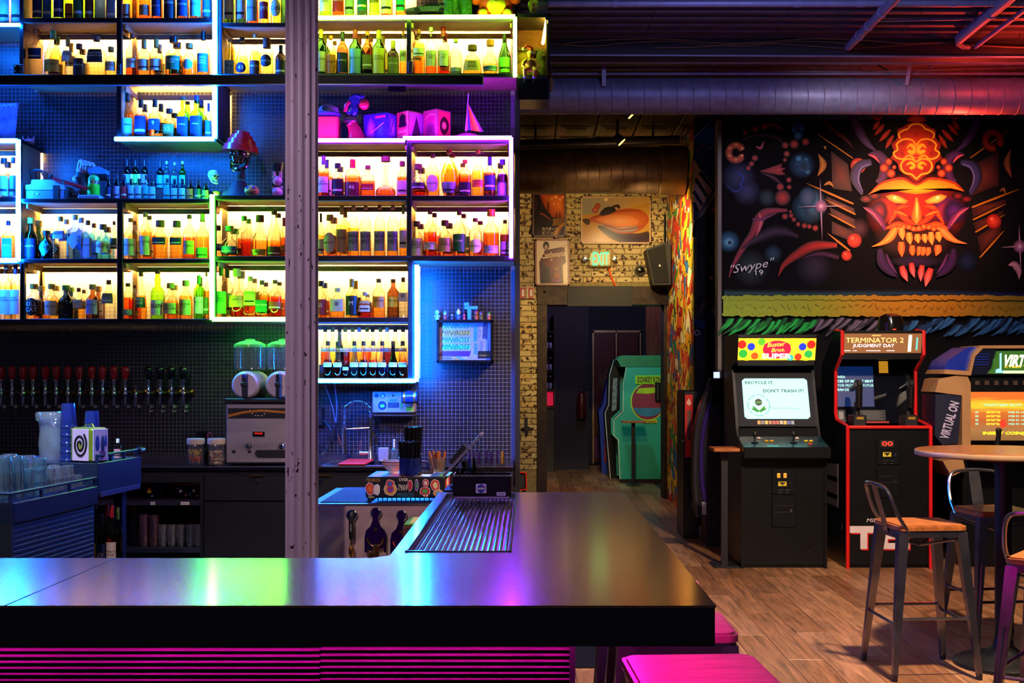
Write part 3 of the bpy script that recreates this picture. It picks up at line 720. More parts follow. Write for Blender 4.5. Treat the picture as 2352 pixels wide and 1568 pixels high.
def bottle(p,H,Rr,kind,liq,fill,lb,cap,txt,label,group,sy=None):
 """p: base point; parts: glass, label (> lettering), stopper"""
 t=thing('bottle',label,'bottle',p,group);prof=shape(kind);sq=SQ.get(kind,2.0);nn=24 if sq > 2 else 16
 sy=sy or (.8 if sq > 2 else 1)
 coloured=liq in ('grn','dgn','blk','nvy','blu','cyn','brn','lil')
 full=[(r*Rr,z*H) for r,z in prof]
 zf=fill*H
 if not coloured:# cut the outline at the level of the drink
  out=[]
  for (r0,z0),(r1,z1) in zip(full,full[1:]):
   out.append((r0,z0))
   if z0 < zf < z1:out.append((r0+(r1-r0)*(zf-z0)/(z1-z0),zf))
  full=out+[full[-1]]
 mf=(lambda a,b:0) if coloured else (lambda a,b:0 if (a+b)/2 < zf else 1)
 MB().lathe(full,p,nn,1,sy,sq,mf=mf).build('glass_body',[_M['liquid_'+liq],CLEARG],t,smooth=50)
 rm=prof[-1][0]*Rr*1.12*CAPR.get(kind,1);zc=prof[-1][1]*H-.006
 cm=lab('cap_'+cap,CP[cap],.35 if cap not in ('cork','brown') else .6)
 MB().lathe([(rm,zc-(.03 if cap in ('red','gold','purple','green','navy','black') and kind in ('std','tall','champ','bulge') else 0)),(rm,H-.002),(rm*.9,H)],p,14).build('stopper',cm,t)
 if lb:
  spec=lb.split(':');c=LB[spec[0]];lo,hi=.10,.47;shp='b'
  if len(spec) > 1:
   for q in spec[1:]:
    if q in ('o','d'):shp=q
    else:lo,hi=[float(v) for v in q.split(',')]
  def rad(z):
   f=z/H
   for (r0,z0),(r1,z1) in zip(prof,prof[1:]):
    if z0 <=f <=z1:return (r0+(r1-r0)*(f-z0)/max(1e-6,z1-z0))*Rr
   return Rr
  half=R(62) if sq==2 else .88
  def on(a,z,e):
   r=rad(z)*1.012+e
   if sq==2:u_,v_=math.sin(a),-math.cos(a)
   else:u_=max(-.97,min(.97,a));v_=-(1-abs(u_)**sq)**(1/sq)     # flat front: a is the share of the half width
   return (p[0]+r*u_,p[1]+r*v_*sy,p[2]+z)
  mb=MB();m_=10
  if shp=='b':
   vs=[on(-half+2*half*i/m_,z*H,.0006) for z in (lo,(lo+hi)/2,hi) for i in range(m_+1)]
   k=m_+1;fs=[(j*k+i,j*k+i+1,(j+1)*k+i+1,(j+1)*k+i) for j in (0,1) for i in range(m_)]
  else:
   zc_=(lo+hi)/2*H;hh=(hi-lo)/2*H;n_=4 if shp=='d' else 16
   vs=[on(0,zc_,.001)]
   for ring in (.5,1):
    for i in range(16):
     a=2*math.pi*i/16;ca,sa=math.cos(a),math.sin(a)
     if shp=='d':s_=1/(abs(ca)+abs(sa));ca*=s_;sa*=s_
     vs.append(on(min(hh/Rr,R(58) if sq==2 else .9)*ca*ring,zc_+hh*sa*ring,.001))
   fs=[(0,1+i,1+(i+1) % 16) for i in range(16)]+[(1+i,17+i,17+(i+1) % 16,1+(i+1) % 16) for i in range(16)]
  mb.add(vs,fs);lo_=mb.build('paper_label',lab('label_'+spec[0],c,.55),t,smooth=60)
  dark=sum(lin(c)) > .75
  if txt:
   lines=txt.split('|');zc_=(lo+hi)/2*H;hh=(hi-lo)*H
   lh=min(.012 if len(max(lines,key=len)) > 4 else .026,hh*.5/len(lines))
   for i,ln in enumerate(lines):
    z0=zc_+((len(lines)-1)/2-i)*lh*1.35+hh*(.12 if shp=='b' else 0)
    text(ln,(0,0,0),lh,lab('ink_dark','#15120f',.6) if dark else lab('ink_light','#efe6cf',.6),lo_,wmax=Rr*1.75,
      fn=lambda x,z:on(x/Rr,z0+z,.0018),bold=.0 if ord(ln[0]) > 999 else .008)
  elif shp=='b':# a printed band under the name
   zb=lo+(hi-lo)*.22
   vs=[on(-half*.8+1.6*half*i/6,z*H,.0016) for z in (zb,zb+(hi-lo)*.12) for i in range(7)]
   MB().add(vs,[(i,i+1,8+i,7+i) for i in range(6)]).build('printed_band',lab('ink_dark','#15120f',.6) if dark else lab('ink_light','#efe6cf',.6),lo_,smooth=0)
 return t
def row(bay,base,items,group,d=7.34,count=None,noun='bottle'):
 """items: (x, top, width, shape, liquid, fill, label, cap, text[, rear twin])"""
 k=0
 for it in items:
  x,top,wd,kind,liq,fill,lb,cap,txt=it[:9];dd_=d
  p=P(x,base,d);p.z=Z_(base,DS)
  H=Z_(top,d)-p.z;Rr=wd/2*d/F
  ln=LB and (lb.split(':')[0] if lb else None)
  ln=dict(lav='lavender',sky='pale blue').get(ln,ln)
  lname=f"{LQ[liq][1]} {noun} with {ln + ' label and ' if ln else ''}{cap} cap, {ORD[k]} in {bay}"
  bottle(p,H,Rr,kind,liq,fill,lb,cap,txt,lname,group)
  if len(it) > 9 and it[9]:
   dx=it[9];p2=P(x+dx,base,7.45);p2.z=Z_(base,DS)
   bottle(p2,H*.985,Rr,kind,liq,fill*.95,lb,cap,None,f"{LQ[liq][1]} {noun} standing behind the {ORD[k]} one in {bay}",group)
  k+=1
g='bottles on the top shelf'
row('top left corner row',52,[(-12,-60,26,'std','org',.7,'lav','white',None),(12,-58,26,'tall','lil',.7,'lav:.04,.55','white',None),(40,-58,26,'tall','lil',.7,'lav:.04,.55','white',None)],g)
row('top shelf, far left',42,[(88,-60,25,'tall','grn',.7,'navy:.08,.5','black',None),(110,-60,22,'tall','grn',.7,'blue:.06,.5','black',None),(137,-62,26,'tall','grn',.7,'navy:.08,.6','black',None),
 (160,-52,20,'tall','grn',.7,'orange:.06,.4','black',None),(182,-60,26,'tall','grn',.7,'green:.06,.5','black',None),(207,-60,22,'tall','grn',.7,'brown:.06,.5','black',None),(230,-60,24,'tall','nvy',.8,None,'black',None),(257,-55,24,'sq','clr',.6,'grey:.02,.5','silver',None)],g)
row('top shelf, mid left',42,[(292,-50,18,'std','amb',.8,'cream:.05,.4','cork',None),(310,-50,18,'std','amb',.6,None,'cork',None),(333,-60,26,'std','red',.8,'tan:.12,.34','brown','MT RAMO'),(361,-60,26,'std','red',.6,'navy:.1,.45','black','AMRUT'),
 (390,-64,27,'tall','blk',.8,'black:.05,.6','black','LAN|WHISKEY'),(420,-60,28,'std','brn',.7,'navy:.1,.5','black','TEELING'),(450,-60,28,'std','brn',.7,'sky:.1,.5','black','TEELING'),(476,-60,22,'std','nvy',.8,'blue:.1,.5','navy',None)],g)
row('top shelf, by column',51,[(527,-58,24,'tall','grn',.7,'cream:.12,.5','brown',None),(553,-60,24,'tall','dgn',.7,'cream:.12,.5','brown',None),(580,-55,27,'std','red',.6,'silver:.08,.5','silver','SPHERALL'),
 (607,-60,22,'tall','gld',.8,'red:.12,.45','red','OMMI'),(635,-58,26,'std','gld',.8,'cream:o:.16,.5','gold','Cola'),(653,-60,16,'tall','dgn',.8,None,'black',None)],g)
row('top right row',36,[(748,-70,28,'std','grn',.8,'cream:.14,.5','green','FERNET|LUIGI'),(777,-70,27,'std','red',.8,'red:.14,.5','red','ANCHO'),(803,-70,22,'std','grn',.6,'silver:.1,.5','black',None),(832,-70,24,'tall','dgn',.8,'green:.16,.5','black',None),
 (860,-70,24,'std','gld',.8,'yellow:.12,.5','green','Suze'),(888,-70,27,'std','red',.8,'cream:.1,.5','gold',None),(920,-70,22,'tall','amb',.7,'teal:.16,.5','black',None)],g)
g='bottles in the upper bays'
row('upper bay, far left',171,[(84,66,33,'sq','clr',.5,'navy:.36,.58','orange',None),(122,71,38,'champ','lam',.6,'yellow:.1,.36','green','KDS GIN',9),(156,87,27,'std','clr',.4,'cream:.38,.66','gold','OXLEY',8),
 (182,101,27,'squat','clr',.4,'black:.02,.55','brown','SIPSMITH',8),(222,84,39,'sq','lam',.3,'black:.34,.66','brown','AVIATION|AMERICAN GIN'),(255,108,26,'squat','lam',.5,'cream:.2,.5','gold','FORDS')],g)
row('upper bay, mid left',170,[(304,79,28,'std','red',.45,'cream:.2,.42','brown','LOT 40'),(331,92,29,'std','amb',.5,'white:.16,.46','gold',None),(359,90,30,'std','amb',.5,'white:.16,.46','gold',None,8),
 (399,85,37,'squat','amb',.55,'green:.16,.5','black','TULLAMORE|DEW',8),(435,100,32,'squat','amb',.5,'sky:o:.2,.5','orange',None),(467,72,28,'std','amb',.5,'blue:.1,.5','black','JAMESON|BLACK|BARREL')],g)
row('upper bay by column',168,[(528,88,25,'tall','gld',.75,'sky:.02,.4','white','BITTER'),(556,87,32,'cone','gld',.5,'navy:o:.06,.34','black','43'),(586,79,25,'champ','gld',.6,'brown:.02,.36','clear','TEPACHE'),
 (613,89,31,'bamboo','lam',.6,'black:o:.22,.55','brown','CANTON'),(645,104,25,'std','blk',.8,'black:.02,.5','black',None)],g)
row('lime-lit bay, first half',165,[(737,68,26,'tall','dgn',.5,'cream:.06,.5','gold','COCCHI',9),(760,82,25,'std','gld',.6,'orange:.02,.5','orange','CIOCIARO',9),(787,74,27,'std','brn',.7,'black:.04,.5','black','AMARO'),
 (816,69,30,'std','dgn',.7,'sky:.02,.56','red','BRAULIO',9),(844,73,26,'std','brn',.7,'olive:.12,.45','orange',None,8),(870,70,30,'std','dgn',.7,'yellow:.02,.58','gold','AMARO|LUCANO',9),(903,94,27,'std','blk',.8,'olive:.02,.5','gold','ZUCATO'),(926,72,17,'tall','amb',.5,'cream:.3,.55','orange','LARS')],g)
row('lime-lit bay, second half',166,[(962,68,28,'tall','amb',.7,'cream:.4,.58','orange',None,-5),(990,63,26,'tall','red',.4,'cream:.18,.5','white','La Cognac|XIRI'),(1018,62,27,'tall','red',.4,'cream:.18,.5','red','La Cognac|XIII',4),(1047,90,27,'std','clr',.4,'silver:.02,.2','silver',None),
 (1085,104,43,'trap','amb',.5,'tan:.12,.46','brown','HINE|RARE'),(1126,92,35,'round','amb',.3,'blue:.1,.24','orange',None),(1159,79,29,'champ','dgn',.8,'lime:.06,.42','black',None)],g)
g='bottles in the blue-lit bays'
row('bay above lower blue strip',312,[(293,215,28,'bulge','amb',.6,'sky:.04,.44','black','TALISKER'),(324,229,30,'bulge','red',.6,'navy:.04,.56','black',None,9),(356,228,30,'bulge','lam',.6,'navy:.2,.48','black','9',14),(389,250,29,'squat','amb',.5,'olive:.04,.46','black','12',12),
 (421,222,29,'bulge','grn',.8,'navy:.02,.5','brown','Ardbeg',10),(452,219,31,'bulge','grn',.8,'navy:.02,.5','navy','Ardbeg',10),(479,237,16,'std','clr',.5,'blue:.02,.5','navy',None)],g)
row('upper left square bay',452,[(-18,362,28,'squat','amb',.6,'lav:.06,.55','black',None),(9,363,28,'squat','amb',.6,'lav:.06,.55','black',None,9),(30,361,18,'squat','clr',.5,'sky:.06,.55','navy',None)],g)
row('lower left square bay',594,[(-14,510,28,'sq','pnk',.6,'pink:.06,.5','brown',None),(19,507,25,'sq','gld',.62,'blue:.05,.55','blue' if 0 else 'navy','RIJENTA')],g)
g='bottles in the left bays'
row('lowest bay at left edge',733,[(-14,605,24,'std','org',.7,'orange:.1,.5','brown',None),(14,607,26,'tall','lam',.62,'white:.1,.54','clear','RON|ISLAND',9),(36,607,24,'tall','lam',.62,'white:.1,.54','purple','RON|ISLAND')],g)
row('middle bay, far left',594,[(71,500,31,'squat','dgn',.7,'navy:.02,.5','gold',"NOLET'S",18),(107,530,32,'squat','blk',.8,'teal:d:.1,.75','black',"HENDRICK'S",14),(139,497,31,'sq','clr',.5,'lav:.48,.66','cork','BARRISTY',14),
 (173,493,34,'sq','blu',.7,'silver:d:.22,.62','silver',None,14),(202,506,27,'sq','cyn',.7,'silver:.06,.55','brown','BOMBAY',14),(237,515,31,'squat','cyn',.5,'cream:.2,.5','brown','NGIN',10),(262,508,17,'tall','clr',.5,'green:.28,.56','brown',None)],g)
row('middle bay, mid left',594,[(300,501,30,'std','lam',.62,'cream:.1,.5','orange','BALVENIE',10),(334,488,29,'std','amb',.6,'cream:.1,.5','cork','CLYNELISH|14',9),(368,506,34,'flare','amb',.6,'navy:.38,.56','brown',None),(406,507,30,'flare','amb',.6,'navy:.38,.56','brown',None),
 (435,493,28,'std','red',.5,'gold:.12,.42','brown','GOODNOW'),(465,491,29,'bulge','amb',.5,'lime:.04,.26','gold',None)],g)
row('lower bay, far left',732,[(78,652,34,'squat','amb',.5,'black:o:.1,.6','gold','KILL|CAT',17),(119,652,31,'squat','lam',.6,'cream:.12,.52','gold','PARK HILL',10),(152,655,34,'squat','nvy',.8,None,'green',None,10),(181,661,24,'sq','lam',.5,'cream:.36,.62','brown','六',12),
 (213,653,30,'squat','brn',.8,'lav:.14,.56','cork','MONKEY',13),(250,643,29,'sq','clr',.5,'grey:.4,.66','brown',None)],g)
row('lower bay, mid left',731,[(294,650,28,'std','red',.6,'grey:.1,.26','brown','ABERLOUR',16),(324,625,27,'cone','amb',.5,'green:.24,.46','brown','NINE|KINE'),(362,621,31,'bulge','grn',.8,'cream:.08,.38','brown','GLEN'),(392,650,33,'squat','amb',.5,'tan:.14,.44','cork','MONKEY|SHOULDER',8),
 (427,644,30,'squat','amb',.6,'tan:.1,.5','cork','BALVENIE|14'),(457,632,24,'tall','grn',.8,'white:.12,.5','green','LAPHROAIG|10',4),(474,625,13,'std','org',.6,'olive:.1,.46','cork',None)],g)
g='bottles in the green-lit bays'
row('green-lit upper bay',588,[(501,518,24,'squat','lam',.4,'navy:.2,.42','brown','BLAR'),(527,519,42,'round','amb',.3,'blue:.12,.34','green',None,12),(561,496,33,'sq','red',.45,None,'green',None,10),(597,494,38,'round','amb',.4,'yellow:.04,.18','brown','1825'),(630,483,37,'cone','amb',.35,'brown:.02,.22','brown',None,9),(652,500,18,'std','red',.5,'orange:.1,.3','red',None)],g)
row('green-lit lower bay',726,[(508,612,28,'tall','lam',.4,'lime:.06,.5','green','BASIL|HAYDEN',14),(544,617,36,'round','red',.36,'orange:.2,.44','cork','Jefferson',10),(575,635,30,'sq','amb',.35,'yellow:.28,.64','cork',None,10),(602,644,29,'sq','amb',.6,'green:.12,.46','brown','Four Roses',9),(632,643,31,'std','red',.55,'red:.2,.4','brown',None,10)],g)
g='bottles in the purple-lit bays'
row('purple-lit upper bay, left half',448,[(743,358,26,'std','red',.6,'white:.1,.48','purple','OLD|FORESTER',8),(776,375,28,'squat','red',.55,'black:.06,.52','black',None,6),(810,366,36,'std','red',.55,'maroon:.02,.38','red','46'),(845,380,32,'sq','red',.5,'red:.2,.4','brown',None),(886,360,46,'dec','red',.2,None,'brown',None),(924,370,24,'squat','red',.56,'cream:.06,.44','brown',None)],g)
row('purple-lit upper bay, right half',448,[(961,377,36,'round','red',.3,'black:.22,.42','brown',None,7),(994,353,30,'std','amb',.5,'cream:o:.1,.5','brown',"MICHTER'S"),(1032,344,40,'tear','amb',.7,'silver:.08,.3','red',None,7),(1068,367,31,'std','red',.6,'black:.06,.38','orange',None,-5),(1098,345,28,'bulge','amb',.55,'orange:.2,.36','orange','ONE|RYE'),(1125,360,27,'std','pur',.6,'navy:.16,.52','navy',None),(1154,366,25,'squat','pur',.6,'lav:.02,.6','purple','PIKESVILLE',-5)],g)
row('purple-lit lower bay, left half',586,[(737,490,14,'std','amb',.5,'cream:.06,.4','black',None),(758,493,31,'squat','amb',.5,'cream:o:.08,.56','gold',"MICHTER'S",9),(785,471,26,'tall','lam',.62,'tan:.08,.52','gold','TAYLOR',8),(812,471,27,'tall','amb',.56,'silver:.1,.48','cork','HIGH|WEST'),(840,471,26,'tall','amb',.3,'silver:.1,.48','cork','HIGH|WEST'),(872,470,26,'tall','amb',.5,'silver:.1,.48','cork','HIGH|WEST'),(902,470,26,'tall','amb',.28,'silver:.1,.48','cork','HIGH|WEST'),(926,470,18,'tall','amb',.55,'white:.16,.5','green',None)],g)
row('purple-lit lower bay, right half',586,[(957,508,30,'squat','lam',.55,'cream:.02,.5','brown',"RUSSELL'S|RESERVE|6 YEAR",9),(988,482,30,'std','red',.52,'white:.14,.3','brown','WILD TURKEY|101',10),(1022,506,32,'squat','amb',.5,'tan:.12,.5','brown','MILE|WOODFIELD',10),(1055,484,31,'std','amb',.45,'green:.1,.48','brown','Dickel',10),(1092,501,32,'std','amb',.3,'cream:o:.08,.44','brown','OAKFIELD',11),(1128,481,36,'squat','red',.5,'lav:.06,.22','orange','TEMPLETON|RYE'),(1160,505,23,'std','pur',.6,'lav:.06,.4','brown',None)],g)
g='bottles in the lower right bays'
row('bay above the syrups',729,[(738,645,25,'squat','amb',.5,'red:.1,.5','black','古',8),(775,661,32,'sq','amb',.25,'cream:.22,.62','clear','響'),(808,640,28,'std','gld',.6,'black:.08,.56','gold','M',9),(838,671,28,'sq','red',.55,'white:.24,.66','silver',None,6),(870,640,29,'tall','amb',.55,'orange:.26,.54','brown','COFFEY GRAIN'),(903,641,28,'tall','brn',.6,'yellow:.28,.54','brown','COFFEY MALT'),(926,637,22,'sq','clr',.4,'white:.4,.62','brown','季')],g)
# syrup bottles in two tiers
g='syrup bottles in the lowest lit bay'
ris=MB().box(X_(734,7.42),X_(936,7.42),7.40,7.49,Z_(868,DS)+.001,Z_(868,DS)+.085,bev=.002).build('riser',BLACK)
tag(ris,'low black step carrying the back row of syrup bottles','riser')
sy=['red','gld','nvy','pur','org','amb','red','gld','lam','pur','gld','lam','amb']
for k,px in enumerate((747,764,780,793,810,825,843,856,874,889,908,926)):
 p=P(px,836,7.445);p.z=Z_(868,DS)+.086
 bottle(p,.235,.0275,'woozy',sy[k],.45,'cream:.34,.44',['brown','cork','brown','gold','gold','silver','gold','brown','gold','clear','brown','brown'][k],None,f'slim {LQ[sy[k]][1]} syrup bottle, {ORD[k]} in the back tier',g)
sy=['pur','red','red','cyn','pur','red','lil','nvy','org']
for k,(px,top) in enumerate(((753,783),(776,784),(794,808),(814,783),(835,783),(857,783),(878,783),(903,783),(925,783))):
 p=P(px,868,7.33);p.z=Z_(868,DS);H=Z_(top,7.33)-p.z
 bottle(p,H,.0285 if k !=2 else .02,'woozy',sy[k],.5,'white:.30,.42','black',['SHRUB','VIOLETTE','HAZE','VERDE','MENTA','MURE','CURACAO','PASSION','FALERNO'][k],f'slim {LQ[sy[k]][1]} syrup bottle with white tag, {ORD[k]} in the front tier',g)
# small bottles on top of the central shelving
g='small bottles on the central shelving'
items=[(250,405,14,'nvy','navy'),(269,403,15,'nvy','lav'),(286,402,15,'nvy','red'),(302,400,16,'clr','sky'),(319,400,16,'clr','sky'),(336,402,15,'clr','teal'),(351,405,15,'clr','sky'),
   (384,410,16,'cyn','teal'),(401,411,16,'nvy','sky'),(419,411,16,'nvy','sky'),(437,414,15,'brn','orange'),(455,414,15,'brn','green'),(472,420,16,'dgn','lime')]
for k,(px,top,wd,liq,lb) in enumerate(items):
 p=P(px,456,7.33);p.z=Z_(456,DS);H=Z_(top,7.33)-p.z
 bottle(p,H,wd/2*7.33/F,'mini',liq,.6,lb+':.08,.56','black' if k not in (3,4) else 'white',None,f'miniature {LQ[liq][1]} bottle with {dict(lav="lavender", sky="pale blue").get(lb, lb)} label, {ORD[k]} in the small-bottle row',g)
ris=MB().box(X_(280,7.44),X_(432,7.44),7.41,7.50,Z_(456,DS)+.001,Z_(456,DS)+.085,bev=.002).build('riser',pm('brown_board','#3a2418',.6));tag(ris,'low brown step under the raised miniature bottles','riser')
for k,(px,top,liq,lb) in enumerate(((292,366,'nvy','sky'),(311,366,'dgn','lime'),(332,366,'nvy','lav'),(368,370,'nvy','teal'),(383,370,'clr','teal'),(401,373,'clr','teal'),(419,370,'grn','teal'))):
 p=P(px,427,7.455);p.z=Z_(456,DS)+.086;H=Z_(top,7.455)-p.z
 bottle(p,H,.0215,'std',liq,.6,lb+':.06,.5','black' if k < 4 else 'silver',None,f'miniature {LQ[liq][1]} bottle with {dict(lav="lavender", sky="pale blue").get(lb, lb)} label, {ORD[k]} on the brown step',g)
# ================================================================ the L-shaped bar
HB=1.07;KS=(EZ-HB)/.43          # bar height, depth scale from it
bx1=.352*KS
Y0,Y1,Y2,YE=2.21*KS,2.79*KS,2.83*KS,4.38*KS;XI=-.335*KS;XJ=-.375*KS
bar=thing('bar_counter','long dark bar counter with a pink-lit slatted front','bar',(-1.5,2.8,0))
m,N,L=_new('bar_top');b=N['Principled BSDF'];tc=N.new('ShaderNodeTexCoord');mp=N.new('ShaderNodeMapping');mp.inputs['Scale'].default_value=(2,9,2)
L.new(tc.outputs['Object'],mp.inputs[0]);nz=N.new('ShaderNodeTexNoise');nz.inputs['Scale'].default_value=3;nz.inputs['Detail'].default_value=8;L.new(mp.outputs[0],nz.inputs['Vector'])
r=N.new('ShaderNodeValToRGB');e=r.color_ramp.elements;e[0].color=(*lin('#1c1a1e'),1);e[1].color=(*lin('#2e2a30'),1);L.new(nz.outputs['Fac'],r.inputs[0]);L.new(r.outputs[0],b.inputs['Base Color'])
r2=N.new('ShaderNodeMapRange');r2.inputs['To Min'].default_value=.21;r2.inputs['To Max'].default_value=.25;L.new(nz.outputs['Fac'],r2.inputs[0]);L.new(r2.outputs[0],b.inputs['Roughness'])
b.inputs['IOR'].default_value=2.3;b.inputs['Coat Weight'].default_value=1.0;b.inputs['Coat Roughness'].default_value=.13;b.inputs['Coat IOR'].default_value=1.9;b.inputs['Metallic'].default_value=.0
n2=N.new('ShaderNodeTexNoise');n2.inputs['Scale'].default_value=350;L.new(tc.outputs['Object'],n2.inputs['Vector'])
bp=N.new('ShaderNodeBump');bp.inputs['Strength'].default_value=.02;bp.inputs['Distance'].default_value=.001;L.new(n2.outputs['Fac'],bp.inputs['Height'])
BARTOP=m
apron=pm('bar_apron','#0a0a10',.35,var=.2)
tx0,tx1,ty0,ty1=-.305*KS,-.043*KS,2.885*KS,4.30*KS          # inset drip tray
# top built of pieces around the tray, butted without a gap
mb=MB()
mb.prism([(-4.2,Y0),(bx1,Y0),(bx1,ty0),(XI,ty0),(XI,Y2),(XJ,Y1),(-4.2,Y1)],HB-.004,HB,'xy')
mb.prism([(tx1,ty0),(bx1,ty0),(bx1,YE),(XI,YE),(XI,ty1),(tx1,ty1)],HB-.004,HB,'xy')
mb.prism([(XI,ty0),(tx0,ty0),(tx0,ty1),(XI,ty1)],HB-.004,HB,'xy')
mb.build('counter_top',BARTOP,bar,smooth=0)
AT=.077*KS
mb=MB().prism([(-4.2,Y0+.002),(bx1-.002,Y0+.002),(bx1-.002,Y1),(-4.2,Y1)],HB-AT,HB-.0042,'xy')
mb.prism([(XI,Y1),(bx1-.002,Y1),(bx1-.002,YE-.002),(XI,YE-.002)],HB-AT,HB-.022,'xy')
mb.box(bx1-.02,bx1-.002,Y1,YE-.002,HB-.022,HB-.0042).box(XI,XI+.015,Y2,YE-.002,HB-.022,HB-.0042)
mb.build('apron',apron,bar,smooth=0)
MB().box(-4.2,bx1,Y0-.0005,Y0+.0015,HB-.0035,HB-.0005).build('edge_line',pm('worn_edge','#8a5a30',.4,.3),bar)
MB().prism([(X_(10,Y0),Y0+.0005),(X_(14,Y0),Y0+.0005),(X_(268,Y1),Y1),(X_(266,Y1),Y1)],HB,HB+.0004,'xy').build('seam',pm('seam_dark','#2a241f',.7),bar)
YS=2.46*KS;bx0=.085*KS
MB().box(-4.2,bx0,YS+.04,YS+.30,0,HB-AT-.001).box(-.26,bx0,YS+.3,YE-.1,0,HB-AT-.001).build('bar_base',pm('bar_base','#15101a',.6),bar)
slm=pm('slat_black','#5a3a56',.40,var=.2)
for seg,(xa,xb) in enumerate(((-4.2,X_(732,YS)),(X_(734,YS),bx0))):
 for k in range(36):
  zt=HB-AT-.003-k*.0126-(0 if seg==0 else-.002)
  MB().prism([(YS+.04,zt),(YS+.010,zt-.0004),(YS+.007,zt-.0014),(YS+.008,zt-.0028),(YS+.02,zt-.0036),(YS+.037,zt-.012)],xa,xb,'yz').build('slat',slm,bar,smooth=30)
MB().box(bx0,bx0+.012,YS,YS+.04,0,HB-AT-.001).build('corner_strip',BLACK,bar)
pinkled=em('magenta_led',(1.0,.012,.55),90,True)
ub=thing('light_strip','magenta light strip hidden under the bar front edge','light strip',(-1,YS-.08,HB-AT-.01))
MB().box(-4.1,bx0+.2,YS-.085,YS-.075,HB-AT-.012,HB-AT-.001).build('light_tube',pinkled,ub)
MB().box(.30,.31,YS,YE-.1,HB-AT-.012,HB-AT-.001).build('light_tube',pinkled,ub)
# drip tray
tr=thing('drip_tray','ribbed steel drip tray let into the bar top','tray',((tx0+tx1)/2,3.4,HB))
MB().box(tx0,tx1,ty0,ty1,HB-.020,HB-.012).build('tray_floor',STEEL,tr)
for a,c in ((tx0,tx0+.008),(tx1-.008,tx1)):MB().box(a,c,ty0,ty1,HB-.012,HB+.004,bev=.002).build('tray_rim',CHROME,tr)
for a,c in ((ty0,ty0+.006),(ty1-.006,ty1)):MB().box(tx0,tx1,a,c,HB-.012,HB+.003,bev=.002).build('tray_rim',CHROME,tr)
ri=None
for k in range(17):
 x=tx0+.016+k*(tx1-tx0-.032)/16
 if ri is None:
  ri=MB().tube([(x,ty0+.008,HB-.008),(x,ty1-.008,HB-.008)],.0042,8).build('tray_rib',CHROME,tr);xr=x;base_loc=ri.location.copy()
 else:
  o=ri.copy();col.objects.link(o);o.parent=tr;o.location=base_loc+Vector((x-xr,0,0))
# ================================================================ cast-iron column
m,N,L=_new('chipped_paint');b=N['Principled BSDF'];tc=N.new('ShaderNodeTexCoord');mp=N.new('ShaderNodeMapping');mp.inputs['Scale'].default_value=(1,1,.45);L.new(tc.outputs['Object'],mp.inputs[0])
nz=N.new('ShaderNodeTexNoise');nz.inputs['Scale'].default_value=55;nz.inputs['Detail'].default_value=3;L.new(mp.outputs[0],nz.inputs['Vector'])
n3=N.new('ShaderNodeTexNoise');n3.inputs['Scale'].default_value=2.2;L.new(tc.outputs['Object'],n3.inputs['Vector'])
ad=N.new('ShaderNodeMath');ad.operation='MULTIPLY_ADD';ad.inputs[1].default_value=.25;L.new(n3.outputs['Fac'],ad.inputs[0]);L.new(nz.outputs['Fac'],ad.inputs[2])
r=N.new('ShaderNodeValToRGB');r.color_ramp.interpolation='CONSTANT';e=r.color_ramp.elements;e[0].color=(*lin('#1c141c'),1);e[1].position=.445;e[1].color=(*lin('#a79aa6'),1)
L.new(ad.outputs[0],r.inputs[0]);L.new(r.outputs[0],b.inputs['Base Color']);b.inputs['Roughness'].default_value=.38
cyc=4.7;cx_=X_(693,cyc);cr=38*cyc/F
pts=[]
NF=14
for i in range(NF*8):
 a=2*math.pi*i/(NF*8);f=(i % 8)/8
 pts.append((cx_+(cr-.011*math.sin(math.pi*f)**.8)*math.cos(a),cyc+(cr-.011*math.sin(math.pi*f)**.8)*math.sin(a)))
struct('column',MB().prism(pts,0,4.16,'xy'),m,smooth=40)
# ================================================================ back counter and cabinets
ZC=Z_(1071,7.0)
struct_c=thing('back_counter','dark back counter top with a steel edge under the taps','counter',(-2,7.3,ZC-.02))
ctop=pm('counter_black','#121016',.18,var=.3)
sx0,sx1=X_(745,7.1),X_(905,7.1)
mb=MB().box(-3.9,sx0,7.0,DW-.001,ZC-.025,ZC,bev=.002).box(sx1,-.095,7.0,DW-.001,ZC-.025,ZC,bev=.002).box(sx0,sx1,7.0,7.05,ZC-.025,ZC).box(sx0,sx1,7.46,DW-.001,ZC-.025,ZC)
mb.build('counter_slab',ctop,struct_c)
MB().box(-3.9,-.095,6.994,7.0,ZC-.006,ZC+.001).build('steel_edge',STEEL,struct_c)
MB().box(-3.9,-.9,DW-.03,DW-.004,ZC,ZC+.03).build('upstand',pm('upstand_steel','#6a6478',.3,.9),struct_c)
cabm=pm('cabinet_black','#0a0a0f',.45,var=.2)
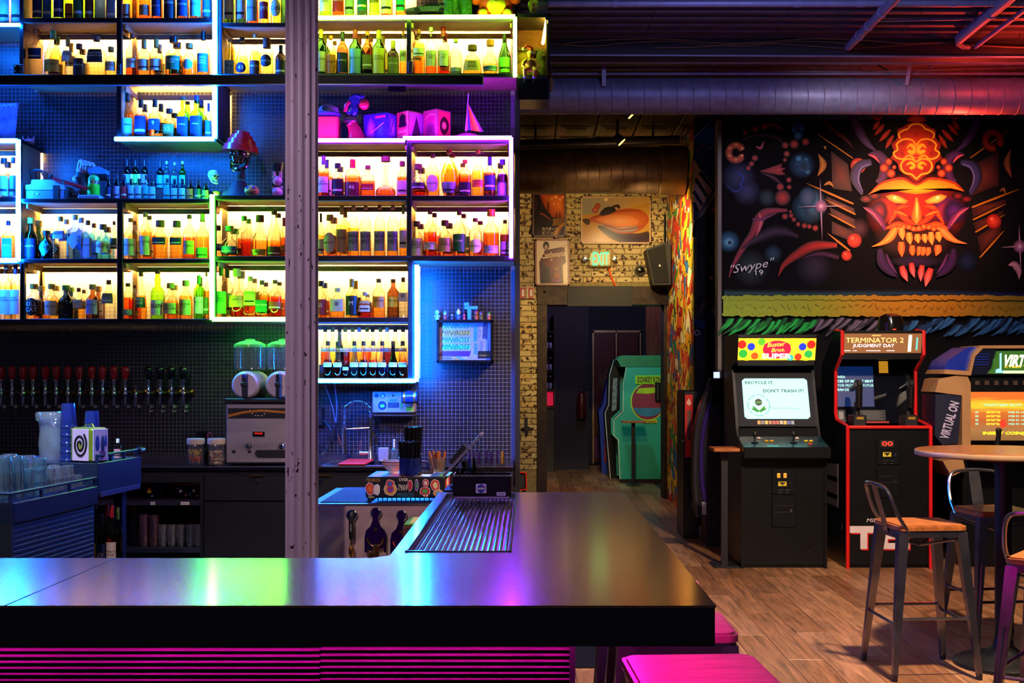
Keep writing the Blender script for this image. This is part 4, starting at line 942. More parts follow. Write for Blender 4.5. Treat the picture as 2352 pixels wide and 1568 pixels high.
def cabinet(lab_,a,b_,handle=True,hx=None,kx=None,top=.026):
 t=thing('base_cabinet',lab_,'cabinet',(X_((a+b_)/2,7.02),7.3,0))
 x0,x1=X_(a,7.02),X_(b_,7.02)
 MB().box(x0,x1,7.05,7.58,.08,ZC-top).build('carcass',cabm,t)
 MB().box(x0,x1,7.03,7.05,ZC-.07,ZC-.026).build('face_rail',cabm,t)
 dz0,dz1=Z_(1150,7.02),Z_(1092,7.02)
 dr=MB().box(x0+.003,x1-.003,7.02,7.05,dz0,dz1,bev=.003).build('drawer',cabm,t)
 dd2=MB().box(x0+.003,x1-.003,7.02,7.05,.1,dz0-.006,bev=.003).build('cabinet_door',cabm,t)
 if hx:MB().box(X_(hx[0],7.02),X_(hx[1],7.02),7.0,7.02,dz1-.002,dz1+.006).build('handle',BRASS,dr)
 if kx:
  MB().lathe([(.0001,-.012),(.011,-.012),(.014,-.004),(.014,0)],(X_(kx,7.02),7.02,Z_(1105,7.02)),14,axis='y').build('lock',CHROME,dr)
 return t
cabinet('black base cabinet with brass drawer pull beside the column',467,690,True,(574,604),590)
cabinet('black base cabinet right of the column under the sink',696,1180,True,(720,762),737,.17)
# open shelf cabinet
t=thing('open_cabinet','open black cabinet holding tubs and glasses under the counter','cabinet',(X_(390,7.02),7.3,0))
x0,x1=X_(60,7.02),X_(466,7.02)
MB().box(x0,x1,7.52,7.56,.08,ZC-.026).box(x0,x0+.02,7.03,7.52,.08,ZC-.026).box(x1-.02,x1,7.03,7.52,.08,ZC-.026).build('carcass',cabm,t)
sh1=Z_(1149,7.03);sh2=Z_(1258,7.03)
MB().box(x0+.02,x1-.02,7.03,7.52,sh1-.03,sh1,bev=.002).build('inner_shelf',pm('shelf_indigo','#1f1d30',.4),t)
MB().box(x0+.02,x1-.02,7.03,7.52,sh2-.03,sh2,bev=.002).build('inner_shelf',pm('shelf_indigo','#1f1d30',.4),t)
MB().box(x0+.02,x1-.02,7.03,7.05,Z_(1108,7.03),ZC-.026).build('face_rail',cabm,t)
for cxx,wd,tx in ((351,11,'Pour'),(425,20,'Bottle Caps')):
 tg=MB().box(X_(cxx-wd/2,7.03),X_(cxx+wd/2,7.03),7.0285,7.0299,Z_(1159,7.03),Z_(1152,7.03)).build('shelf_tag',WHITEP,t)
 text(tx,(X_(cxx,7.03),7.028,Z_(1155.5,7.03)),.008,lab('ink_dark','#15120f',.6),tg,wmax=wd*.9*7.03/F)
CLEARP=glass('clear_plastic',(.80,.80,.84),.1)
def tub(lab_,a,b_,lid,bits):
 t=thing('storage_tub',lab_,'tub',(X_((a+b_)/2,7.15),7.15,sh1));x0,x1=X_(a,7.1),X_(b_,7.1);h=.085
 MB().box(x0,x1,7.1,7.26,sh1+.001,sh1+h,bev=.008).build('tub_body',CLEARP,t)
 MB().box(x0-.006,x1+.006,7.094,7.266,sh1+h,sh1+h+.014,bev=.005).build('lid',lid,t)
 for k,(c,px,py,s_) in enumerate(bits):
  MB().ball((X_(px,7.13),7.13,Z_(py,7.13)),s_,10,sz=.8).build('cap_inside',lab('bit_'+c,c,.4),t)
tub('clear tub with a red and yellow piece in the open cabinet',322,371,CLEARP,[('#d0303a',343,1121,.014),('#e0b020',343,1129,.015),('#b9a0c8',350,1139,.009)])
tub('clear tub with a red lid in the open cabinet',402,461,pm('red_lid','#d81d20',.4),[('#d8c8c0',415,1128,.012),('#c46a5a',426,1137,.010),('#3a6a98',436,1135,.009),('#c8b0a0',445,1127,.010),('#b04050',452,1139,.009),('#e0d8d0',408,1121,.009)])
def cloudy(name,c,k=.035):
 m=glass(name,c,.10);N,L=m.node_tree.nodes,m.node_tree.links
 for n_ in N:
  if n_.type=='MATH' and n_.operation=='MULTIPLY_ADD':n_.inputs[2].default_value=.17
 if 'Diffuse BSDF' in N:return m
 out=N['Material Output'];src=out.inputs[0].links[0].from_socket
 d_=N.new('ShaderNodeBsdfDiffuse');d_.inputs[0].default_value=(*lin(c),1);x=N.new('ShaderNodeMixShader');x.inputs[0].default_value=k
 L.new(src,x.inputs[1]);L.new(d_.outputs[0],x.inputs[2]);L.new(x.outputs[0],out.inputs[0]);return m
GL=cloudy('glassware',(.93,.93,.95))
GLP=cloudy('pink_glassware',(.92,.62,.72));GLC=cloudy('cyan_glassware',(.72,.93,.97))
def tumbler(p,h,r,mat,lab_,grp,flut=0,flip=False,parts=True):
 """hollow tumbler with a thick foot"""
 t=thing('glass_tumbler',lab_,'glass',p,grp)
 pr=[(r*.80,0),(r*.84,.004),(r,h),(r*.93,h),(r*.76,h*.12),(.0005,h*.11)]
 if flip:pr=[(q,h-z) for q,z in pr]
 MB().lathe(pr,p,16).build('glass_wall',mat,t,smooth=50)
 foot=[(r*.74,.002),(r*.74,h*.10),(.0005,h*.105)] if not flip else [(.0005,h*.895),(r*.74,h*.9),(r*.74,h-.002)]
 MB().lathe(foot,p,14).build('glass_foot',mat,t)
 if flut:
  for k in range(flut):
   a=2*math.pi*k/flut;q=Vector(p);s0,s1=(.84,1.0) if not flip else (1.0,.84)
   MB().tube([q+Vector((r*s0*1.01*math.cos(a),r*s0*1.01*math.sin(a),h*.08)),q+Vector((r*s1*1.01*math.cos(a),r*s1*1.01*math.sin(a),h*.75))],.0022,5).build('flute',mat,t)
 return t
for k,px in enumerate((374,395,416,437,456)):
 tumbler((X_(px,7.12),7.12,sh2+.001),.128,.027,GL,f'tall clear tumbler, {ORD[k]} on the lower cabinet shelf','tumblers in the open cabinet',8)
for k,(px,dz) in enumerate(((331,0),(331,.06),(331,.12),(354,0),(354,.058),(354,.116))):
 tumbler((X_(px,7.12),7.12,sh2+.001+dz),.068,.030,GLP,f"rosy cut glass in the {'outer' if px < 340 else 'inner'} cabinet stack, {['bottom', 'middle', 'top'][k % 3]} one",'rosy glasses in the open cabinet',6)
# ---------------------------------------------------------------- beer taps
redh=pm('red_lacquer','#a80e12',.14,var=.1,coat=.5);blkh=pm('black_lacquer','#08080a',.1,coat=.6)
tapproto={}
def tap(px,hand,lab_,tagtxt=None,tag2=None):
 p=P(px,905,7.47);t=thing('beer_tap',lab_,'beer tap',p,'beer taps on the tiled wall')
 key=hand
 if key not in tapproto:
  parts=[]
  o_=Vector((0,0,0));fake=None
  def bd(mb,name,mat):parts.append((mb,name,mat))
  bd(MB().lathe([(.022,.125),(.022,.112),(.012,.108),(.011,.045)],(.016,0,.008),14,axis='y'),'shank',pm('brass_dark','#8a6a30',.25,1))
  bd(MB().lathe([(.006,-.078),(.009,-.07),(.0075,-.03),(.010,-.012),(.015,-.004),(.015,.008),(.010,.018),(.013,.026),(.009,.034),(.011,.075),(.013,.08),(.015,.088),(.013,.095)] if hand else [(.006,-.078),(.0075,-.03),(.014,-.004),(.012,.012),(.004,.018),(.003,.06)],(0,0,0),12),'faucet',CHROME)
  bd(MB().tube([(0,0,.004),(.012,.05,.008)],.010,8),'faucet_body',CHROME)
  bd(MB().lathe([(.0075,-.085),(.009,-.078)],(0,0,0),8),'spout_tip',BLACK)
  if hand:
   bd(MB().lathe([(.011,.088),(.015,.094),(.021,.12),(.0255,.146),(.0245,.166),(.016,.176),(.0005,.179)],(0,0,0),18),'handle',redh if hand=='r' else blkh)
  obs=[]
  for mb,name,mat in parts:
   mb.v=[(x+p.x,y+p.y,z+p.z) for x,y,z in mb.v];obs.append(mb.build(name,mat,t,smooth=50))
  tapproto[key]=obs
 else:
  for o in tapproto[key]:
   c=o.copy();col.objects.link(c);c.parent=t
 if tagtxt is not None:
  q=P(px+8,933,DW-.004)
  a=MB().prism([(q.x-.011,q.z-.011),(q.x+.008,q.z-.011),(q.x+.012,q.z+.002),(q.x+.009,q.z+.011),(q.x-.009,q.z+.011)],DW-.0055,DW-.004).build('number_tag',WHITEP,t)
  text(tagtxt,(q.x,DW-.006,q.z),.010,lab('ink_dark','#15120f',.6),a,wmax=.016)
 if tag2:
  q=P(px+7,940,DW-.004)
  a=MB().box(q.x-.013,q.x+.013,DW-.0055,DW-.004,q.z-.017,q.z-.003).build('name_tag',WHITEP,t)
  text(tag2,(q.x,DW-.006,q.z-.010),.007,lab('ink_dark','#15120f',.6),a,wmax=.022)
 return t
for k,px in enumerate((2,28,53,76,104,129,156,183,211,236,262,288)):
 tap(px,'r',f'red-handled beer tap, {ORD[k]} from the left edge',str([24,23,20,7,18,5,17,15,4,20,21,9][k]))
tap(312,None,'chrome beer tap without a handle','4')
for k,px in enumerate((341,368,394,421)):
 tap(px,'b',f'black-handled beer tap, {ORD[k]} after the handleless tap',str(k+1),['Kolsch','Pilsner','Rotating','Kale'][k])
# ---------------------------------------------------------------- slush machine
t=thing('slush_machine','steel slush machine with two clear tanks beside the column','drink machine',(X_(600,7.2),7.2,ZC))
y0=7.1;k_=y0/F
def bz(py):return Z_(py,y0)
def bX(px):return X_(px,y0)
MB().box(bX(519),bX(670),y0,7.5,ZC+.012,bz(926),bev=.008).build('steel_body',pm('machine_steel','#b8aeb2',.28,.55,var=.25,scale=2.5,stretch=(1,1,5)),t)
for px in (528,660):MB().cyl((bX(px),7.2,ZC),(bX(px),7.2,ZC+.012),.018).build('foot',BLACK,t)
MB().box(bX(517),bX(672),y0-.02,7.48,bz(925),bz(914),bev=.006).build('drip_deck',BLACK,t)
pn=MB().box(bX(524),bX(668),y0-.004,y0,bz(960),bz(937)).build('control_panel',BLACK,t)
MB().prism([(bX(524),bz(958)),(bX(560),bz(949)),(bX(600),bz(945)),(bX(668),bz(950)),(bX(668),bz(945)),(bX(600),bz(940)),(bX(560),bz(944)),(bX(524),bz(952))],y0-.006,y0-.004).build('panel_stripe',pm('panel_orange','#c07a2a',.3),pn)
for px,py in ((580,950),(588,954),(594,954),(602,954),(608,950),(575,942),(613,942)):MB().lathe([(.0001,-.008),(.0035,-.008),(.0035,0)],(bX(px),y0-.004,bz(py)),8,axis='y').build('button',WHITEP,pn)
MB().box(bX(581),bX(608),y0-.005,y0,bz(1002),bz(991)).build('display',pm('display_black','#0a0506',.2),t)
text('TAYLOR',(bX(594),y0-.0056,bz(995)),.011,em('display_red','#ff2a18',1.2),t,wmax=.05)
for px in (571,647):MB().lathe([(.0001,-.02),(.010,-.02),(.012,-.012),(.020,-.004),(.020,0)],(bX(px),y0,bz(1024)),14,axis='y').build('knob',CHROME,t)
MB().prism([(bX(585),bz(1040)),(bX(592),bz(1050)),(bX(670),bz(1050)),(bX(670),bz(1033)),(bX(590),bz(1033))],y0-.006,y0).build('drip_slot',BLACK,t)
for px in (537,573):MB().box(bX(px-4),bX(px+4),y0-.002,y0,bz(1040),bz(1034)).build('vent',BLACK,t)
TANK=cloudy('tank_plastic',(.86,.87,.9),.06)
limel=cloudy('green_lid',(.45,.95,.25),.3)
for c0 in (562,640):
 a,b_=c0-37,c0+37;cx0=bX(c0)
 MB().lathe([(bX(b_)-cx0-.004,bz(848)),(bX(b_)-cx0,bz(840)),(bX(b_)-cx0,bz(803)),(bX(b_)-cx0+.004,bz(801)),(bX(b_)-cx0+.004,bz(796))],(cx0,7.24,0),24).build('tank',TANK,t)
 MB().lathe([(.1,bz(796)),(.098,bz(790)),(.07,bz(784)),(.03,bz(780)),(.028,bz(777)),(.0005,bz(776))],(cx0,7.24,0),20).build('tank_lid',limel,t)
 dr=MB().lathe([(.001,-.012),(.070,-.012),(.082,0),(.086,.02),(.086,.30)],(cx0-.004,7.13,bz(884)),28,axis='y').build('freezing_drum',pm('drum_white','#cfc4d6',.25,var=.1),t)
 sp_=MB().box(cx0-.016,cx0+.016,7.085,7.118,bz(915),bz(858),bev=.008).build('spout',BLACK,t)
 MB().lathe([(.0001,-.006),(.010,-.006),(.012,0)],(cx0,7.086,bz(864)),12,axis='y').build('spout_button',pm('button_blue' if c0 < 600 else 'button_black','#2b2fb0' if c0 < 600 else '#101014',.3),sp_)
 MB().box(cx0-.02,cx0+.02,7.075,7.09,bz(888),bz(877),bev=.006).build('tap_lever',BLACK,sp_)
# jars
def jar(px,lab_,fill):
 p=P(px,1068,7.1);p.z=ZC;t=thing('glass_jar',lab_,'jar',p);r_=20*7.1/F
 MB().lathe([(r_*.86,0),(r_*.9,.006),(r_*.94,.01),(r_*.94,.118),(r_*.9,.125)],p,20).build('jar_glass',GL,t)
 MB().lathe([(r_,.128),(r_*1.02,.14),(r_*1.02,.156),(r_*.98,.162)],p,20).build('jar_lid',pm('cream_lid','#d9cbb6',.5),t)
 rnd=random.Random(px)
 if fill=='picks':
  for k in range(26):
   a=rnd.uniform(0,6.28);q=rnd.uniform(0,r_*.7);b0=p+Vector((q*math.cos(a),q*math.sin(a),rnd.uniform(.012,.03)));d_=Vector((rnd.uniform(-.3,.3),rnd.uniform(-.3,.3),1)).normalized()
   e0=b0+d_*rnd.uniform(.055,.07)
   MB().cyl(b0,e0,.0012,n=5).build('pick',pm('pick_wood','#d8b060',.6),t)
   MB().ball(b0+d_*.018,.008,8).build('pick_bead',pm('bead_red','#c0202a',.35),t)
   MB().ball(e0,.006,6,sz=1.3).build('pick_frill',pm('frill_yellow','#e8c030',.6),t)
 else:
  for k in range(20):
   lay=k//5;a=k*2.39996;q=r_*(.55 if k % 5 else .1);b0=p+Vector((q*math.cos(a),q*math.sin(a),.016+lay*.021))
   d_=Vector((rnd.uniform(-1,1),rnd.uniform(-1,1),rnd.uniform(-.5,.5))).normalized()*.012
   MB().cyl(b0-d_,b0+d_,.0095,n=10).build('cork',pm('cork_%d' % (k % 3),['#c9a98a','#b58f74','#d8bfa6'][k % 3],.8,scale=60),t)
jar(450,'glass jar of red and yellow cocktail picks on the back counter','picks')
jar(497,'glass jar of corks on the back counter','corks')
t=thing('straw_holder','black holder of straws standing behind the jars','holder',P(472,1060,7.4));p=P(465,1060,7.4)
for i in range(5):
 for j in range(3):
  x=p.x-.03+i*.013;y=p.y-.015+j*.013
  MB().cyl((x,y,ZC+.02),(x+random.uniform(-.004,.004),y,ZC+.19),.005,n=6).build('straw',pm('straw_black','#08080b',.35),t)
MB().box(p.x-.045,p.x+.04,p.y-.03,p.y+.03,ZC,ZC+.09,bev=.004).build('holder_cup',BLACK,t)
t=thing('scissors','pink-handled scissors leaning behind the cork jar','scissors',P(490,1060,7.35))
for px,c in ((482,'#b0307a'),(503,'#3a2a4a'),(512,'#3a2a4a')):
 q=P(px,1000,7.35);MB().tube([(q.x+.014*math.cos(a),7.35,q.z+.020*math.sin(a)) for a in np.linspace(0,2*math.pi,13)[:-1]],.0035,6,closed=True).build('finger_loop',pm('loop'+c,c,.4),t)
 MB().cyl((q.x,7.35,q.z-.02),(q.x+.005,7.35,ZC+.005),.005,n=6).build('blade',STEEL,t)
# ================================================================ glass station at the left
st=thing('glass_station','dark steel glass station with a railed deck at left','bar station',(0,0,0))
navy=pm('station_steel','#2a3350',.35,.6,var=.2);navd=pm('station_panel','#20283c',.5,.4,var=.2)
MB().box(-1.2,0,0,.78,.90,.985,bev=.003).build('deck_fascia',navy,st)
MB().box(-1.2,-.02,.01,.78,.02,.9).build('ribbed_body',navd,st)
rb=None
for k in range(40):
 z=.04+k*.0215
 o=MB().box(-.021,-.016,.02,.77,z,z+.012,bev=.002).build('body_rib',navd,st) if rb is None else rb.copy()
 if rb is not None:col.objects.link(o);o.parent=st;o.location=(0,0,k*.0215)
 else:rb=o
MB().box(-1.2,0,.0,.02,0,.985).build('end_panel',pm('end_black','#0a0c14',.5),st)
def rail(y0,y1,z,zb):
 MB().box(-.016,-.002,y0,y1,z-.012,z,bev=.003).build('guard_rail',navy,st)
 for k in range(4):
  y=y0+.008+(y1-y0-.016)*k/3;MB().box(-.014,-.004,y-.008,y+.008,zb,z-.011).build('rail_post',navy,st)
rail(.0,.775,1.03,.985);MB().box(-1.2,-.01,0,.014,1.018,1.03,bev=.003).build('guard_rail',navy,st)
for k in range(4):MB().box(-1.0+k*.25,-.985+k*.25,.002,.012,.985,1.019).build('rail_post',navy,st)
MB().box(-1.2,0,.78,1.27,.94,1.092,bev=.003).build('upper_deck',navy,st)
MB().box(-.004,.006,.80,1.24,.93,.952).build('edge_bar',pm('edge_mauve','#4a4468',.4,.5),st)
rail(.78,1.24,1.133,1.09)
MB().cyl((-.01,1.25,1.12),(-.01,1.30,1.12),.022).build('rail_knob',CHROME,st)
MB().box(-.08,-.035,1.12,1.17,0,.94).build('station_leg',navy,st)
MB().box(-.9,-.855,1.12,1.17,0,.94).build('station_leg',navy,st)
stL=Vector((X_(26,4.77),4.77,0));stA=-math.atan(.087)
st.location=stL;st.rotation_euler=(0,0,stA)
def sl_(x,y,z):return Matrix.Rotation(stA,4,'Z') @ Vector((x,y,z))+stL
# mats under glasses
o=MB().box(-1.18,-.03,.03,.76,.9855,.991).build('bar_mat',pm('mat_blue','#16244a',.6),None);o.location=stL;o.rotation_euler=(0,0,stA);tag(o,'thin ribbed bar mat under the clean glasses','bar mat')
rows_=[(-.07,.07,3),(-.15,.08,3),(-.23,.09,3),(-.07,.16,3),(-.15,.17,3),(-.23,.18,2),(-.07,.25,2),(-.15,.26,3),(-.31,.12,3)]
for k,(x,y,n_) in enumerate(rows_):
 for j in range(2 if n_==3 else 1):
  tumbler(sl_(x,y,.992+j*.062) if j==0 or True else 0,.115,.036,GL if k % 3 else GLC,f"ribbed beer glass, {ORD[k]} pile on the station deck, {['lower', 'upper'][j]} one",'glasses on the station deck',10 if k < 5 else 0,True)
kk=0
for x,y,lv in ((-.06,.345,3),(-.14,.345,3),(-.22,.35,3),(-.06,.43,2),(-.13,.43,2),(-.20,.43,3),(-.055,.51,2),(-.125,.51,2),(-.195,.51,3),(-.055,.59,2),(-.125,.60,2),(-.055,.67,1),(-.265,.43,3),(-.27,.51,3)):
 for j in range(lv):
  tumbler(sl_(x,y,.992+j*.05),.055,.031,GLC if kk < 2 else GL,f"short rocks glass, {['first', 'second', 'third', 'fourth', 'fifth', 'sixth', 'seventh', 'eighth', 'ninth', 'tenth', 'eleventh', 'twelfth', 'thirteenth', 'fourteenth'][kk]} pile on the station deck, {['bottom', 'middle', 'top'][j]} one",'glasses on the station deck',6 if kk < 6 else 0,True)
 kk+=1
# pitcher, cups, lunch box, small bottle
p=sl_(-.31,.95,1.093);t=thing('pitcher','frosted clear plastic pitcher beside the blue cups','pitcher',p)
fro=cloudy('frosted_plastic',(.86,.88,.94),.09)
h=.235;MB().lathe([(.058,0),(.06,.01),(.066,h*.35),(.06,h*.62),(.066,h*.8),(.078,h*.83),(.08,h*.95),(.074,h),(.068,h*.99),(.058,h*.6),(.06,h*.3),(.05,.01),(.0005,.009)],p,26).build('pitcher_body',fro,t,smooth=60)
MB().tube([p+Vector((-.02,.06,h*.75)),p+Vector((-.03,.10,h*.7)),p+Vector((-.03,.105,h*.4)),p+Vector((-.02,.06,h*.25))],.010,8).build('pitcher_handle',fro,t)
bl=cloudy('blue_plastic',(.16,.30,.95),.07)
for k,(xx,yy,n_) in enumerate(((-.195,.88,5),(-.125,.98,4))):
 p=sl_(xx,yy,1.093)
 for j in range(n_):
  q=p+Vector((0,0,j*.04+.001));c=thing('plastic_cup',f"blue plastic cup in the {['taller', 'shorter'][k]} stack, {ORD[j]} from the bottom",'cup',q,'stacked blue cups')
  MB().lathe([(.040,0),(.040,.10),(.031,.10)] if 0 else [(.0385,0),(.0395,.006),(.031,.118),(.028,.118),(.036,.006)],q,18).build('cup_wall',bl,c,smooth=50)
  MB().lathe([(.0390,.0),(.041,.003),(.041,.009),(.039,.012)],q,18).build('cup_rim',bl,c)
p=sl_(-.085,.865,1.093);t=thing('lunch_box','olive and pink tin lunch box with a spiral on its end','lunch box',(0,0,0))
olive=pm('olive_tin','#7d8a1e',.35,.3);pinkt=pm('pink_tin','#c9a2c4',.35)
MB().box(-.075,.075,-.05,.05,0,.165,bev=.012).build('tin_body',olive,t)
ep=MB().box(-.055,.055,-.053,-.049,.006,.159,bev=.003).build('end_panel',pinkt,t)
pts=[(.006+.04*a/18) for a in range(19)]
sp=[(pts[k]*math.cos(k*.75),-.0535,.085+pts[k]*1.35*math.sin(k*.75)) for k in range(19)]
MB().tube(spline(sp,4),.0055,5).build('spiral_print',BLACK,ep)
MB().ball((0,-.053,.075),.016,10,sy=.15,sz=1.8).build('emblem',lab('label_olive',LB['olive'],.4),ep)
sd=MB().box(.074,.079,-.046,.046,.006,.159,bev=.003).build('side_panel',pm('lilac_tin','#b9b0dd',.35),t)
for k,(yy,zz,a,b2,c) in enumerate(((-.02,.09,.014,.04,'#243a9a'),(.012,.08,.012,.05,'#182a6a'),(.03,.1,.008,.03,'#243a9a'),(.01,.04,.02,.02,'#5a2a6a'))):
 MB().ball((.079,yy,zz),1,8,sx=.0012,sy=a,sz=b2).build('side_print',lab('print'+c,c,.5),sd)
MB().tube([(-.03,0,.165),(-.02,0,.18),(.02,0,.18),(.03,0,.165)],.004,6).build('tin_handle',CHROME,t)
t.location=p;t.rotation_euler=(0,0,R(-28))
p=sl_(.0-.03,1.06,1.093);bottle(p,.10,.018,'mini','clr',.4,'pink:.06,.5','clear',None,'tiny clear bottle with pink label behind the lunch box','odds on the glass station')
# speed rail with bottles under the station
t=thing('speed_rail','black speed rail carrying bottles below the glass station','rail',P(235,1330,5.75));zr=Z_(1318,5.75)
MB().box(X_(196,5.72),X_(300,5.72),5.66,5.87,zr-.02,zr,bev=.003).build('rail_tray',DARKSTEEL,t)
MB().box(X_(196,5.72),X_(300,5.72),5.655,5.665,zr,zr+.035).build('rail_lip',DARKSTEEL,t)
for px in (206,292):MB().box(X_(px,5.9),X_(px,5.9)+.02,5.84,5.86,0,zr-.02).build('rail_leg',DARKSTEEL,t)
for k,(px,d_,top,wd,liq,lb,cap,tx) in enumerate(((210,5.72,1172,26,'lam','gold:.02,.5','silver','TANQUERAY'),(233,5.72,1180,22,'blk','navy:.02,.52','black','JD'),(257,5.72,1160,24,'red','cream:.08,.48','red',"Maker's|Mark"),(219,5.80,1152,24,'clr',None,'silver',None),(246,5.80,1158,24,'clr','red:.3,.5','red',None),(270,5.80,1165,22,'dgn',None,'green',None))):
 p=P(px,1318,d_);p.z=zr;bottle(p,Z_(top,d_)-zr,wd/2*d_/F,'std',liq,.55,lb,cap,tx,f"{LQ[liq][1]} pouring bottle with {cap} cap, {ORD[k]} in the speed rail",'speed rail bottles')
for k,px in enumerate((276,305,312)):
 p=P(px,1252,7.2);p.z=sh2+.001;bottle(p,.24,.026,'champ','clr' if k else 'dgn',.4,None,'gold',None,f'clear empty bottle, {ORD[k]} on the dim cabinet shelf' if k else 'dark empty bottle on the dim cabinet shelf','empty bottles in the cabinet')
# ================================================================ right end of the back bar
INK=lab('ink_dark','#15120f',.6);INKL=lab('ink_light','#efe6cf',.6)
# sink and taps
t=thing('sink','steel sink with a red chopping board across it','sink',((sx0+sx1)/2,7.25,ZC))
MB().box(sx0-.01,sx1+.01,7.045,7.062,ZC-.002,ZC+.004,bev=.002).box(sx0-.01,sx1+.01,7.45,7.47,ZC-.002,ZC+.004).box(sx0-.01,sx0+.008,7.05,7.46,ZC-.002,ZC+.004).box(sx1-.008,sx1+.01,7.05,7.46,ZC-.002,ZC+.004).build('sink_rim',STEEL,t)
MB().box(sx0+.008,sx1-.008,7.06,7.45,ZC-.16,ZC-.155).box(sx0+.004,sx0+.010,7.06,7.45,ZC-.16,ZC).box(sx1-.010,sx1-.004,7.06,7.45,ZC-.16,ZC).box(sx0,sx1,7.44,7.452,ZC-.16,ZC).build('sink_bowl',pm('sink_steel','#7a7f90',.3,.9),t)
o=MB().box(X_(783,7.15),X_(845,7.15),7.04,7.46,ZC+.005,ZC+.016,bev=.004).build('chopping_board',pm('red_board','#d81f14',.45));tag(o,'red chopping board lying over the sink','chopping board')
yf=7.42
def fp(px,py):return P(px,py,yf)
t=thing('sprayer_faucet','tall chrome spring faucet arching over the sink','faucet',(fp(851,1060).x,yf,ZC))
b0=fp(851,1056);MB().lathe([(.024,0),(.024,.02),(.018,.03),(.017,.20)],(b0.x,yf,ZC),14).build('faucet_body',CHROME,t)
top=fp(851,960)
MB().cyl((b0.x,yf,ZC+.2),(b0.x,yf,top.z),.010,n=10).build('riser_pipe',CHROME,t)
arc=[fp(851,960)]+[fp(821+30*math.cos(a),944-22*math.sin(a)) for a in np.linspace(0,math.pi*.92,12)]+[fp(791,962),fp(790,982)]
MB().tube(spline([tuple(v) for v in arc],3),.006,8).build('hose',pm('hose_grey','#3a4258',.4),t)
pp=spline([tuple(v) for v in arc],8);L_=len(pp);co=[]
for i in range(L_*5):
 f=i/5;j=min(int(f),L_-2);q=Vector(pp[j]).lerp(Vector(pp[j+1]),f-j);tg=(Vector(pp[j+1])-Vector(pp[j])).normalized();n1=tg.cross(Vector((0,1,0))).normalized();a=i*.30
 co.append(q+(n1*math.cos(a)+Vector((0,1,0))*math.sin(a))*.0135)
MB().tube(co[::1],.0022,5).build('spring_coil',CHROME,t)
MB().tube([fp(790,982),fp(790,1000),fp(791,1030),fp(791,1042)],[.010,.014,.014,.017],12).build('spray_head',CHROME,t)
MB().cyl(fp(793,985),fp(851,982),.0045,n=8).build('holder_arm',CHROME,t)
MB().tube([fp(775,996),fp(786,1030)],.0035,8).build('spray_lever',pm('copper_tint','#b86a58',.3,.9),t)
MB().cyl(fp(826,1040),fp(850,1040),.014,n=12).build('mixer_knob',CHROME,t)
MB().cyl(fp(828,1010),fp(826,1036),.003,n=6).build('mixer_lever',pm('copper_tint','#b86a58',.3,.9),t)
MB().tube([fp(852,990),fp(860,1000),fp(863,1003)],.010,8).build('side_spout',CHROME,t);MB().cyl(fp(863,1000),fp(863,1022),.011,n=10).build('side_tap',CHROME,t)
o=thing('soap_bottle','clear soap pump bottle behind the sink','bottle',fp(905,1052));p=fp(905,1052);p.z=ZC
MB().lathe([(.024,0),(.026,.01),(.026,.07),(.012,.085),(.011,.09)],p,16).build('soap_glass',GLC,o)
MB().cyl(p+Vector((0,0,.09)),p+Vector((0,0,.135)),.006).build('pump_stem',WHITEP,o);MB().tube([p+Vector((0,0,.135)),p+Vector((.004,-.02,.137)),p+Vector((.004,-.035,.13))],.005,6).build('pump_nozzle',WHITEP,o)
o=MB().box(fp(870,0).x,fp(893,0).x,7.38,7.42,ZC+.001,fp(0,1027).z,bev=.004).build('caddy_box',pm('grey_caddy','#8a8496',.4));tag(o,'small grey caddy box standing by the soap pump','box')
# plugs and cables hanging left of the faucet
t=thing('power_cable','black cable with an adapter hanging beside the faucet','cable',P(735,960,7.55))
MB().tube(spline([tuple(P(734,958,7.56)),tuple(P(752,975,7.56)),tuple(P(764,1000,7.54)),tuple(P(754,1025,7.54)),tuple(P(738,1045,7.5))],6),.006,8).build('cable_run',BLACK,t)
MB().tube([P(768,985,7.54),P(760,1012,7.54)],[.014,.016],10).build('adapter',BLACK,t)
o=MB().box(X_(722,7.57),X_(743,7.57),7.55,DW-.002,Z_(978,7.57),Z_(935,7.57),bev=.006).build('socket_box',BLACK);tag(o,'black wall socket box beside the column','socket')
for k,(a,b_) in enumerate((((746,884),(771,970)),((768,880),(772,970)))):
 o=MB().tube(spline([tuple(P(*a,7.5)),tuple(P((a[0]+b_[0])/2+3,(a[1]+b_[1])/2,7.53)),tuple(P(*b_,7.54))],5),[.006]*3+[.003]*8,8).build('hanging_cord',pm('cord_grey','#7a88b0',.4));tag(o,['pale cord slanting down from the lowest shelf','pale cord hanging straight down from the lowest shelf'][k],'cord')
# sticker-covered dispenser on the tiles
t=thing('towel_dispenser','pale wall dispenser covered in stickers above the faucet','dispenser',P(905,950,7.5))
x0,x1,z0,z1=X_(855,7.46),X_(951,7.46),Z_(948,7.46),Z_(899,7.46)
MB().box(x0,x1,7.46,DW-.003,z0,z1,bev=.006).build('dispenser_box',pm('dispenser_pale','#b5a9b8',.35,.3),t)
MB().box(x0+.002,x1+.002,7.47,7.58,z0-.022,z0-.008,bev=.004).build('paper_slot',STEEL,t)
def disc(name,px,py,d,rx,rz,mat,par,sides=16):return MB().lathe([(1,0),(1,.0012)],(0,0,0),sides).build(name,mat) if 0 else MB().prism([(X_(px,d)+rx*math.cos(2*math.pi*k/sides),Z_(py,d)+rz*math.sin(2*math.pi*k/sides)) for k in range(sides)],d-.0012,d).build(name,mat,par,smooth=0)
D_=7.4595
s1=disc('sticker',865,908,D_,.017,.017,lab('st_teal','#2a7f9a'),t);disc('sticker_print',865,908,D_-.0015,.011,.009,lab('st_navy','#12285a'),s1)
